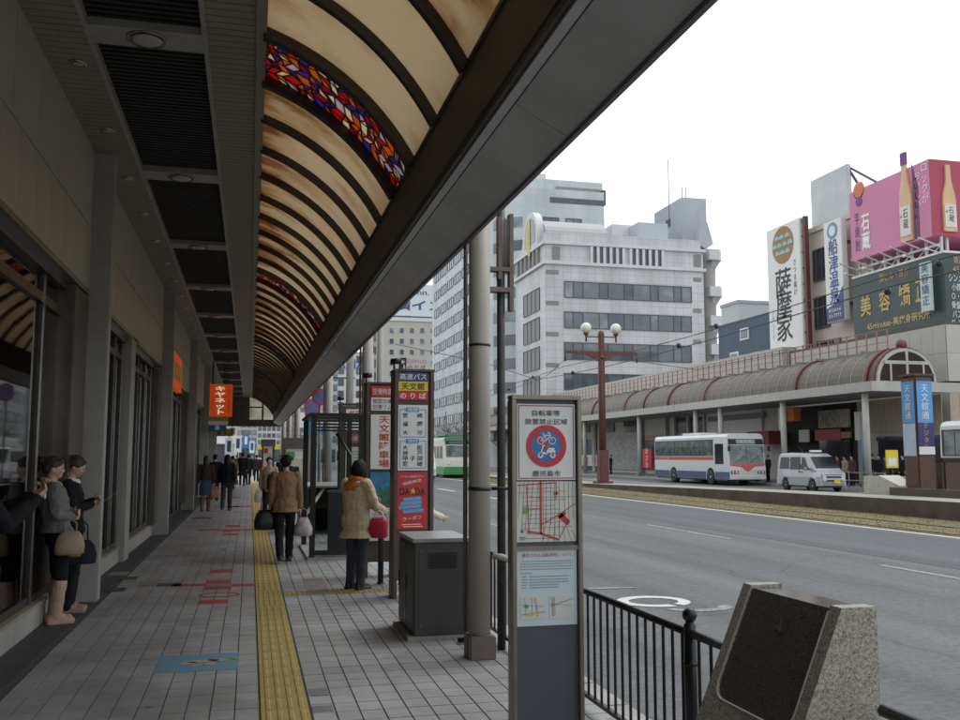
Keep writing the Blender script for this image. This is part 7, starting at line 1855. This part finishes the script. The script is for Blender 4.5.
# blank billboard
BXx = 37.5
ya_, yb_ = sorted((onX(848, 190, BXx).y, onX(810.5, 190, BXx).y)); zt2 = onX(848, 163, BXx).z; zb2 = onX(848, 221, BXx).z
bb = thing('blank_billboard', 'blank grey white rooftop billboard on a steel frame above the cream building', 'billboard', (BXx + .5, (ya_ + yb_) / 2, crm.location[2] + 16.8))
MB().bbox(BXx, BXx + .25, ya_, yb_, zb2, zt2, .03).build('board', M('board_blank', (.50, .53, .53), .5, var=.1, scale=.8), bb)
for f_ in (.1, .5, .9):
    y = ya_ + (yb_ - ya_) * f_; MB().box(BXx + .26, BXx + .5, y - .1, y + .1, 16.0, zt2).build('leg', m_wf, bb); MB().tube([(BXx + .4, y, zt2 - .2), (BXx + 3.2, y, 16.5)], .09, 6).build('brace', m_wf, bb)
MB().tube([(BXx + .3, ya_, zt2 - .3), (BXx + .6, ya_ - 2.2, onX(866, 184, BXx).z)], .08, 6).build('stay', m_snavy, bb)
# ---------------------------------------------------------------- pink billboard box with bottles
PX_ = 36.0
y_c, y_f = onX(930.5, 200, PX_).y, onX(851.5, 250, PX_).y; zt2 = onX(930.5, 158, PX_).z; zb2 = onX(851.5, 262, PX_).z
pk_ = thing('pink_billboard', 'large pink rooftop billboard box with spirit bottles and white lettering', 'billboard', (PX_ + 4, (y_c + y_f) / 2, zb2))
m_pink = M('pink_vinyl', (.60, .20, .34), .45, var=.08, scale=.3); m_pink2 = M('crimson_vinyl', (.40, .05, .10), .45, var=.12, scale=.3)
MB().box(PX_, 48, y_c, y_f, zb2, zt2).build('box', m_pink, pk_); MB().box(PX_ + .01, 48, y_c - .06, y_c - .001, zb2 + .01, zt2 - .01).build('side_panel', m_pink2, pk_)
m_bot = M('bottle_amber', (.66, .42, .24), .3, var=.18, scale=.8); m_lab = M('bottle_label', (.70, .66, .58), .5, var=.05); m_cap = M('bottle_cap', (.14, .03, .20), .4)
def bottle(par, c, z0, z1, w_, face, cap=True):
    H = z1 - z0; prof = [(.5, 0), (.52, .02), (.52, .46), (.46, .56), (.30, .68), (.20, .78), (.18, .97), (.18, 1.0)]
    poly = [(w_ * r, z0 + H * h) for r, h in prof] + [(-w_ * r, z0 + H * h) for r, h in prof[::-1]]
    ax = 'x' if face == 'x' else 'y'
    pl_ = c[0] if face == 'x' else c[1]; cc = c[1] if face == 'x' else c[0]
    P = [(cc + u, z) for u, z in poly]
    MB().prism(P, ax, pl_ - .12, pl_ - .002).build('bottle_cutout', m_bot, par)
    MB().prism([(cc - w_ * .45, z0 + H * .06), (cc + w_ * .45, z0 + H * .06), (cc + w_ * .45, z0 + H * .40), (cc - w_ * .45, z0 + H * .40)], ax, pl_ - .16, pl_ - .121).build('bottle_label', m_lab, par)
    if cap: MB().prism([(cc - w_ * .21, z0 + H * .87), (cc + w_ * .21, z0 + H * .87), (cc + w_ * .21, z0 + H * 1.01), (cc - w_ * .21, z0 + H * 1.01)], ax, pl_ - .16, pl_ - .001).build('bottle_cap', m_cap, par)
    ri = -Y_ if face == 'x' else X_
    cp = Vector((pl_ - .16, cc - w_ * .05, z0 + H * .25)) if face == 'x' else Vector((cc + w_ * .05, pl_ - .16, z0 + H * .25))
    text('石蔵', par, cp, ri, Z_, H * .22, m_ink, w_ * .42, vertical=True, d=.01)
    rp = Vector((pl_ - .16, cc + w_ * .32, z0 + H * .30)) if face == 'x' else Vector((cc - w_ * .32, pl_ - .16, z0 + H * .30))
    text('▲', par, rp, ri, Z_, H * .045, m_sred, w_ * .14, d=.01)
c = onX(906.5, 200, PX_); z0_ = onX(906.5, 242, PX_).z; z1_ = onX(906.5, 153, PX_).z
bottle(pk_, (PX_, c.y, 0), z0_, z1_, .95, 'x')
sh_p = [(c.y - .55, z0_), (c.y - .95, z0_), (c.y - .98, z0_ + 3.0), (c.y - .55, z0_ + 4.4)]
MB().prism(sh_p, 'x', PX_ - .02, PX_ - .001).build('print_shade', M('print_plum', (.14, .05, .09), .5), pk_)
c2_ = onY(948, 200, y_c - .06); bottle(pk_, (c2_.x, y_c - .06, 0), onY(948, 232, y_c).z, onY(948, 166, y_c).z, .80, 'y', cap=False)
c = onX(925, 183, PX_); text('ロックが', pk_, (PX_, c.y, c.z), -Y_, Z_, 2.2, m_inkw, .55, vertical=True, d=.02)
c = onX(917.5, 195, PX_); text('おいしい。', pk_, (PX_, c.y, c.z), -Y_, Z_, 2.6, m_inkw, .55, vertical=True, d=.02)
c = onX(866, 232, PX_); text('石蔵', pk_, (PX_, c.y, c.z), -Y_, Z_, 2.2, m_inkw, .8, vertical=True, d=.02, bold=.03)
c = onX(857.5, 232, PX_); text('芋焼酎', pk_, (PX_, c.y, c.z), -Y_, Z_, 2.4, m_snavy, .45, vertical=True, d=.02)
c = onX(859, 200, PX_); MB().lathe([(.40, -.03), (.55, -.001)], (PX_, c.y, c.z + .6), 20, 'x').build('emblem', M('emblem_orange', (.6, .18, .08), .5), pk_); MB().lathe([(.30, -.03), (.30, -.001)], (PX_, c.y, c.z - .1), 20, 'x').build('emblem', m_cap, pk_)
# steel frame under it
stf = MB()
zt3 = zb2; zb3 = onX(853, 281, PX_).z
for k in range(7):
    y = y_c + (y_f - y_c) * k / 6; stf.box(PX_ + .5, PX_ + .62, y - .06, y + .06, 8.6, zt3 - .001); stf.tube([(PX_ + .6, y, zt3 - .6), (PX_ - .9, y, zt3 - .15)], .05, 6)
stf.box(PX_ + .38, PX_ + .49, y_c, y_f, zt3 - .5, zt3 - .38); stf.box(PX_ + .38, PX_ + .49, y_c, y_f, zt3 - 1.2, zt3 - 1.1)
for k in range(6): y = y_c + (y_f - y_c) * k / 6; stf.tube([(PX_ + .56, y, zt3 - .4), (PX_ + .56, y + (y_f - y_c) / 6, zt3 - 1.15)], .04, 6)
for k in range(5): stf.box(PX_ + 1 + k * 2.4, PX_ + 1.12 + k * 2.4, y_c + .1, y_c + .22, 8.6, zt3 - .001)
stf.build('support_frame', M('frame_white', (.55, .55, .55), .5), pk_)
# ---------------------------------------------------------------- green billboard box
GXx = 35.8
y_c, y_f = onX(945.5, 290, GXx).y, onX(853.5, 310, GXx).y; zt2 = onX(945.5, 252, GXx).z; zb2 = onX(853.5, 349, GXx).z
m_gb = M('green_board', (.045, .065, .062), .45, var=.12, scale=.5)
gb_ = thing('green_billboard', 'dark green wraparound billboard with gold beauty-salon lettering', 'billboard', (GXx + 4, (y_c + y_f) / 2, zb2))
MB().box(GXx, 47.5, y_c, y_f, zb2, zt2).build('box', m_gb, gb_); MB().box(GXx - .03, 47.5, y_c - .03, y_f, zt2 + .001, zt2 + .12).build('top_trim', m_sw, gb_)
m_au = M('lettering_gold', (.52, .36, .12), .4, var=.08)
for ch_, pxx, py in (('美', 866, 306), ('容', 885, 300.5), ('矯', 905, 295), ('正', 922, 290)):
    c = onX(pxx, py, GXx); text(ch_, gb_, (GXx, c.y, c.z), -Y_, Z_, 1.25, m_au, 1.0, d=.03, bold=.02)
c = onX(894, 275, GXx); text('頭ヒル・ヨガ', gb_, (GXx, c.y, c.z), -Y_, Z_, .5, m_au, 2.5, d=.03)
c = onX(898, 326, GXx); text('45minutes-美療身研究所', gb_, (GXx, c.y, c.z + .32), -Y_, Z_, .5, m_au, 5.4, d=.03, bold=.02)
c0_, c1_ = onX(926, 262, GXx), onX(939, 312, GXx)
MB().box(GXx - .45, GXx - .3, c1_.y, c0_.y, onX(932, 312, GXx).z, onX(932, 262.5, GXx).z).build('hanging_panel', M('panel_mint', (.50, .60, .55), .5), gb_)
c = onX(932, 284, GXx - .45); text('美容矯正', gb_, (GXx - .45, (c0_.y + c1_.y) / 2, c.z + .1), -Y_, Z_, 2.3, m_inkb, .55, vertical=True, d=.02)
for k in range(5): y = y_c + .4 + k * (y_f - y_c - .8) / 4; MB().tube([(GXx, y, zt2 + .1), (GXx - .7, y, zt2 + .25)], .03, 6).build('lamp_arm', m_sw, gb_); MB().ball((GXx - .75, y, zt2 + .22), .09, 8, 6).build('lamp', m_sw, gb_)
for k, s_ in enumerate(('矯正', '45分', 'シンメトリー', '小顔矯正', 'Ｏ・Ｘ脚', '骨盤矯正', 'バスト', 'ダイエット', '姿勢改善', 'メール予約')):
    c = onY(953, 260 + k * 9.0, y_c); text(s_, gb_, (c.x + .1 + .1 * min(len(s_), 5), y_c, c.z), X_, Z_, .40, m_au if k < 2 else m_inkw, .30 * len(s_), d=.03)
# ---------------------------------------------------------------- blue roofed building and a pale house behind it
a, b = onX(772, 320, 41), onX(718, 322, 41)
blb = thing('blue_building', 'dark blue clad building with two small skylights behind the arcade roof', 'building', (48, (a.y + b.y) / 2, 0))
MB().box(41, 56, a.y - 3, b.y, 0, onX(740, 320, 41).z).build('wall', M('blue_cladding', (.055, .08, .12), .6, var=.15, scale=.4, streak=.3), blb)
for pxx, py in ((745, 334), (757, 358), (735, 358)):
    c = onX(pxx, py, 41); f = MB().box(40.9, 40.999, c.y - .7, c.y + .7, c.z - .5, c.z + .5).build('skylight', m_sw, blb); MB().box(40.86, 40.899, c.y - .55, c.y + .55, c.z - .38, c.z + .38).build('pane', m_win, f)
a, b = onX(738, 303, 46), onX(721, 303, 46)
ph_ = thing('pale_house', 'pale grey flat-roofed house just above the blue building', 'building', (50, (a.y + b.y) / 2, 0)); MB().box(46, 58, a.y, b.y, 0, a.z).build('wall', M('pale_grey', (.46, .48, .48), .7, var=.08), ph_); MB().box(45.9, 58, a.y - .1, b.y + .1, a.z + .001, a.z + .3).build('parapet', m_band, ph_)
# ================================================================ tram street furniture
m_lred = M('lamp_red', (.125, .042, .038), .5, .1, var=.2)
lp = onX(603, 483, 19.6); LZ = plat_z(lp.y)
lt = thing('street_lamp', 'dark red tram pole lamp with two white globes and wide wire arms', 'street lamp', (19.6, lp.y, LZ))
def lz(py): return onY(603, py, lp.y).z - LZ
MB().bbox(-.45, .45, -.45, .45, -.03, .12, .02).build('base_plate', m_lred, lt, False)
MB().bbox(-.27, .27, -.27, .27, .12, lz(450), .03).build('plinth', m_lred, lt, False)
MB().lathe([(.21, lz(450)), (.20, lz(400)), (.18, lz(334)), (.14, lz(331.5)), (.05, lz(330.5))], (0, 0, 0), 20).build('mast', m_lred, lt, False)
zb_ = lz(353.5)
for sg_ in (-1, 1):
    MB().add([(0, -.08, zb_ - .55), (0, -.08, zb_ + .1), (sg_ * 2.2, -.08, zb_ + .12), (sg_ * 2.2, -.08, zb_), (sg_ * .9, -.08, zb_ - .1)] + [(0, .08, zb_ - .55), (0, .08, zb_ + .1), (sg_ * 2.2, .08, zb_ + .12), (sg_ * 2.2, .08, zb_), (sg_ * .9, .08, zb_ - .1)],
             [(0, 1, 2, 3, 4), (9, 8, 7, 6, 5), (0, 5, 6, 1), (1, 6, 7, 2), (2, 7, 8, 3), (3, 8, 9, 4), (4, 9, 5, 0)]).build('wire_arm', m_lred, lt, False)
    MB().tube([(sg_ * 2.2, 0, zb_ + .05), (sg_ * 2.2, 0, zb_ - .5)], .05, 8).build('arm_end', m_lred, lt, False)
    MB().tube([(0, 0, lz(337)), (sg_ * .92, 0, lz(337))], .035, 8).build('globe_arm', m_lred, lt, False)
    MB().lathe([(.05, lz(342)), (.05, lz(336.5)), (.16, lz(334.5)), (.16, lz(333.6))], (sg_ * .92, 0, 0), 12).build('globe_cup', m_lred, lt, False)
    MB().ball((sg_ * .92, 0, lz(328.5)), .31, 20, 14).build('globe', M('globe_glass', (.78, .76, .68), .25, var=.04), lt, False)
# overhead wires
m_wire = M('wire', (.03, .03, .03), .5)
for (x_, z_, lb) in ((15.72, 5.9, 'tram contact wire over the near track'), (17.3, 6.7, 'tram feeder wire between the track and the platform')):
    t = thing('overhead_wire', lb, 'wire', (x_, 40, z_)); pts = []
    for k in range(41): yy = 5 + k * 5.0; pts.append((0, yy - 40, -.25 * math.sin(math.pi * ((yy - lp.y) % 30) / 30)))
    MB().tube(pts, .018, 5).build('wire', m_wire, t, False)
    for k in range(5): MB().ball((0, lp.y - 40 - 30 + k * 12, -.12), .10, 8, 6).build('clamp', m_wire, t, False)
t = thing('span_wire', 'span wire hanging from the red lamp arms across the tracks', 'wire', (19.6, lp.y, 6.5))
MB().tube([(-2.2, 0, LZ + zb_ - 6.9), (-3.3, 0, -.35), (-3.88, 0, -.6), (-7, 0, .3), (-12, 0, 1.2)], .018, 5).build('wire', m_wire, t, False)
MB().tube([(2.2, 0, LZ + zb_ - 6.9), (6, 0, .2), (12, 0, 1.4)], .018, 5).build('wire', m_wire, t, False)
# blue tram-stop column
cb_ = onX(921.5, 494, 21.3); bz = .33
bc = thing('tram_stop_column', 'brown tram stop column with bright blue name panels', 'sign column', (21.3, cb_.y, bz))
hh_ = onY(920, 377, cb_.y).z - bz; w2 = .35
MB().bbox(-w2, w2, -w2, w2, .12, hh_, .06).build('core', M('column_brown', (.10, .055, .04), .5, var=.15), bc, False)
MB().bbox(-w2 - .05, w2 + .05, -w2 - .05, w2 + .05, hh_ + .001, hh_ + .08, .02).build('cap', M('column_brown', None), bc, False); MB().bbox(-w2 + .06, w2 - .06, -w2 + .06, w2 - .06, -.02, .12, .02).build('base', m_wf, bc, False)
zA, zB, zC = onY(920, 382, cb_.y).z - bz, onY(920, 423, cb_.y).z - bz, onY(920, 456, cb_.y).z - bz
m_blu = M('panel_sky_blue', (.10, .32, .66), .4, var=.06)
for fc in ('y', 'x'):
    def pn(u0, u1, z0, z1, mat, name, d=.01):
        MB().box(*( (u0, u1, -w2 - d, -w2 - .001) if fc == 'y' else (-w2 - d, -w2 - .001, u0, u1)), z0, z1).build(name, mat, bc, False)
    pn(-w2 + .06, w2 - .06, zB, zA, m_blu, 'name_panel'); pn(-w2 + .06, w2 - .06, zC, zB - .02, m_snavy if fc == 'y' else M('panel_pale', (.45, .55, .68), .4), 'poster_panel')
    text('天文館通', bc, (0, -w2 - .01, (zA + zB) / 2) if fc == 'y' else (-w2 - .01, 0, (zA + zB) / 2), X_ if fc == 'y' else -Y_, Z_, (zA - zB) * .82, m_inkw, .27, vertical=True, world=False, d=.006)
text('デジタル', bc, (0, -w2 - .01, (zC + zB) / 2 + .1), X_, Z_, .9, M('poster_amber', (.7, .3, .03), .5), .2, vertical=True, world=False, d=.006); MB().box(-.3, .3, -w2 - .018, -w2 - .011, zC + .05, zC + .3).build('poster_strip', m_sw, bc, False)
# concrete ramp block and low step on the platform
p0, p1 = onX(872, 500, 21.0), onX(907, 500, 21.0)
cbk = thing('concrete_block', 'pale concrete ramp wall block beside the blue tram stop column', 'barrier', (21.2, (p0.y + p1.y) / 2, .3))
zt4 = onX(885, 476.5, 21).z
MB().prism([(p0.y, .25), (p0.y, zt4), (p0.y - .5, zt4), (p0.y - .8, .95), (p1.y - .1, .62), (p1.y - .1, .25)], 'x', 20.7, 21.5).build('ramp_wall', M('concrete_pale', (.50, .48, .42), .8, var=.15, bump=.2), cbk)
MB().bbox(21.45, 21.7, p1.y - .1, p0.y, .25, zt4, .02).build('back_wall', M('concrete_pale', None), cbk)
MB().box(20.61, 23.5, 10, p0.y + .2, RZ - .01, .32).build('platform_wide', M('platform_slab', None), plat)
MB().box(20.45, 20.6, 10, onX(891, 500, 20.5).y, .30, .58).build('platform_upstand', m_plat, plat)
bn = onX(950, 492, 22.4); t = thing('litter_bin', 'dark brown bin with rounded edges right of the blue tram stop column', 'bin', (22.4, bn.y, .32)); MB().bbox(-.5, .5, -.35, .35, -.01, 1.15, .08).build('bin_body', M('bin_brown', (.09, .06, .05), .5, var=.15), t, False); MB().bbox(-.53, .53, -.38, .38, 1.151, 1.22, .03).build('lid', m_wf, t, False)
# street trees, leafless, far down the road
m_bark = M('bark', (.13, .09, .08), .9, var=.3, scale=8, bump=.5)
def tree(label, x, y, h, seed):
    rnd = random.Random(seed); t = thing('bare_tree', label, 'tree', (x, y, RZ), group='leafless street trees')
    tk_ = MB(); cr__ = MB(); tk_.tube([(0, 0, 0), (.05, 0, h * .2), (0, .05, h * .38)], [.2, .16, .13], 8)
    def br(p, d, r, l, n):
        q = p + d * l; m_ = p + d * l * .5 + Vector((rnd.uniform(-1, 1), rnd.uniform(-1, 1), 0)) * l * .08
        cr__.tube([p, m_, q], [r, r * .8, r * .55], 5)
        if n:
            for k in range(3): br(q if k < 2 else m_, (d + Vector((rnd.uniform(-.8, .8), rnd.uniform(-.8, .8), rnd.uniform(-.1, .5)))).normalized(), r * .55, l * rnd.uniform(.6, .85), n - 1)
    for k in range(5): br(Vector((0, .05, h * .36)), Vector((math.cos(k * 1.3) * .7, math.sin(k * 1.3) * .7, 1)).normalized(), .07, h * .2, 3)
    tk_.build('trunk', m_bark, t, False); cr__.build('crown', m_bark, t, False)
for i, (pxx, X) in enumerate(((438, 20.0), (452, 20.6), (463, 20.2), (447, 29), (500, 29.5))):
    y = onX(pxx, 460, X).y; tree(['leafless tree left of the tram', 'leafless tree above the tram roof', 'leafless tree right of the tram by the column', 'leafless tree before the far pavement beyond the tram', 'leafless tree left of the information sign top'][i], X, y, 6.5, i)
# tall round utility poles at the kerb
for pxx, Y, r_, zt5, lb in ((378.5, 19.0, .06, 5.6, 'slim grey pole right of the second canopy column'), (349, 36, .16, 9.5, 'thick concrete utility pole far along the kerb')):
    x_ = onY(pxx, 450, Y).x; t = thing('utility_pole', lb, 'pole', (x_, Y, 0)); MB().lathe([(r_, -.15), (r_ * .8, zt5)], (0, 0, 0), 14).build('shaft', M('pole_concrete', (.30, .29, .27), .7, var=.15), t, False)
    MB().tube([(-.9, 0, 4.6), (.2, 0, 4.6)], .03, 8).build('arm', m_wf, t, False)
finish_text()
finish_remesh()
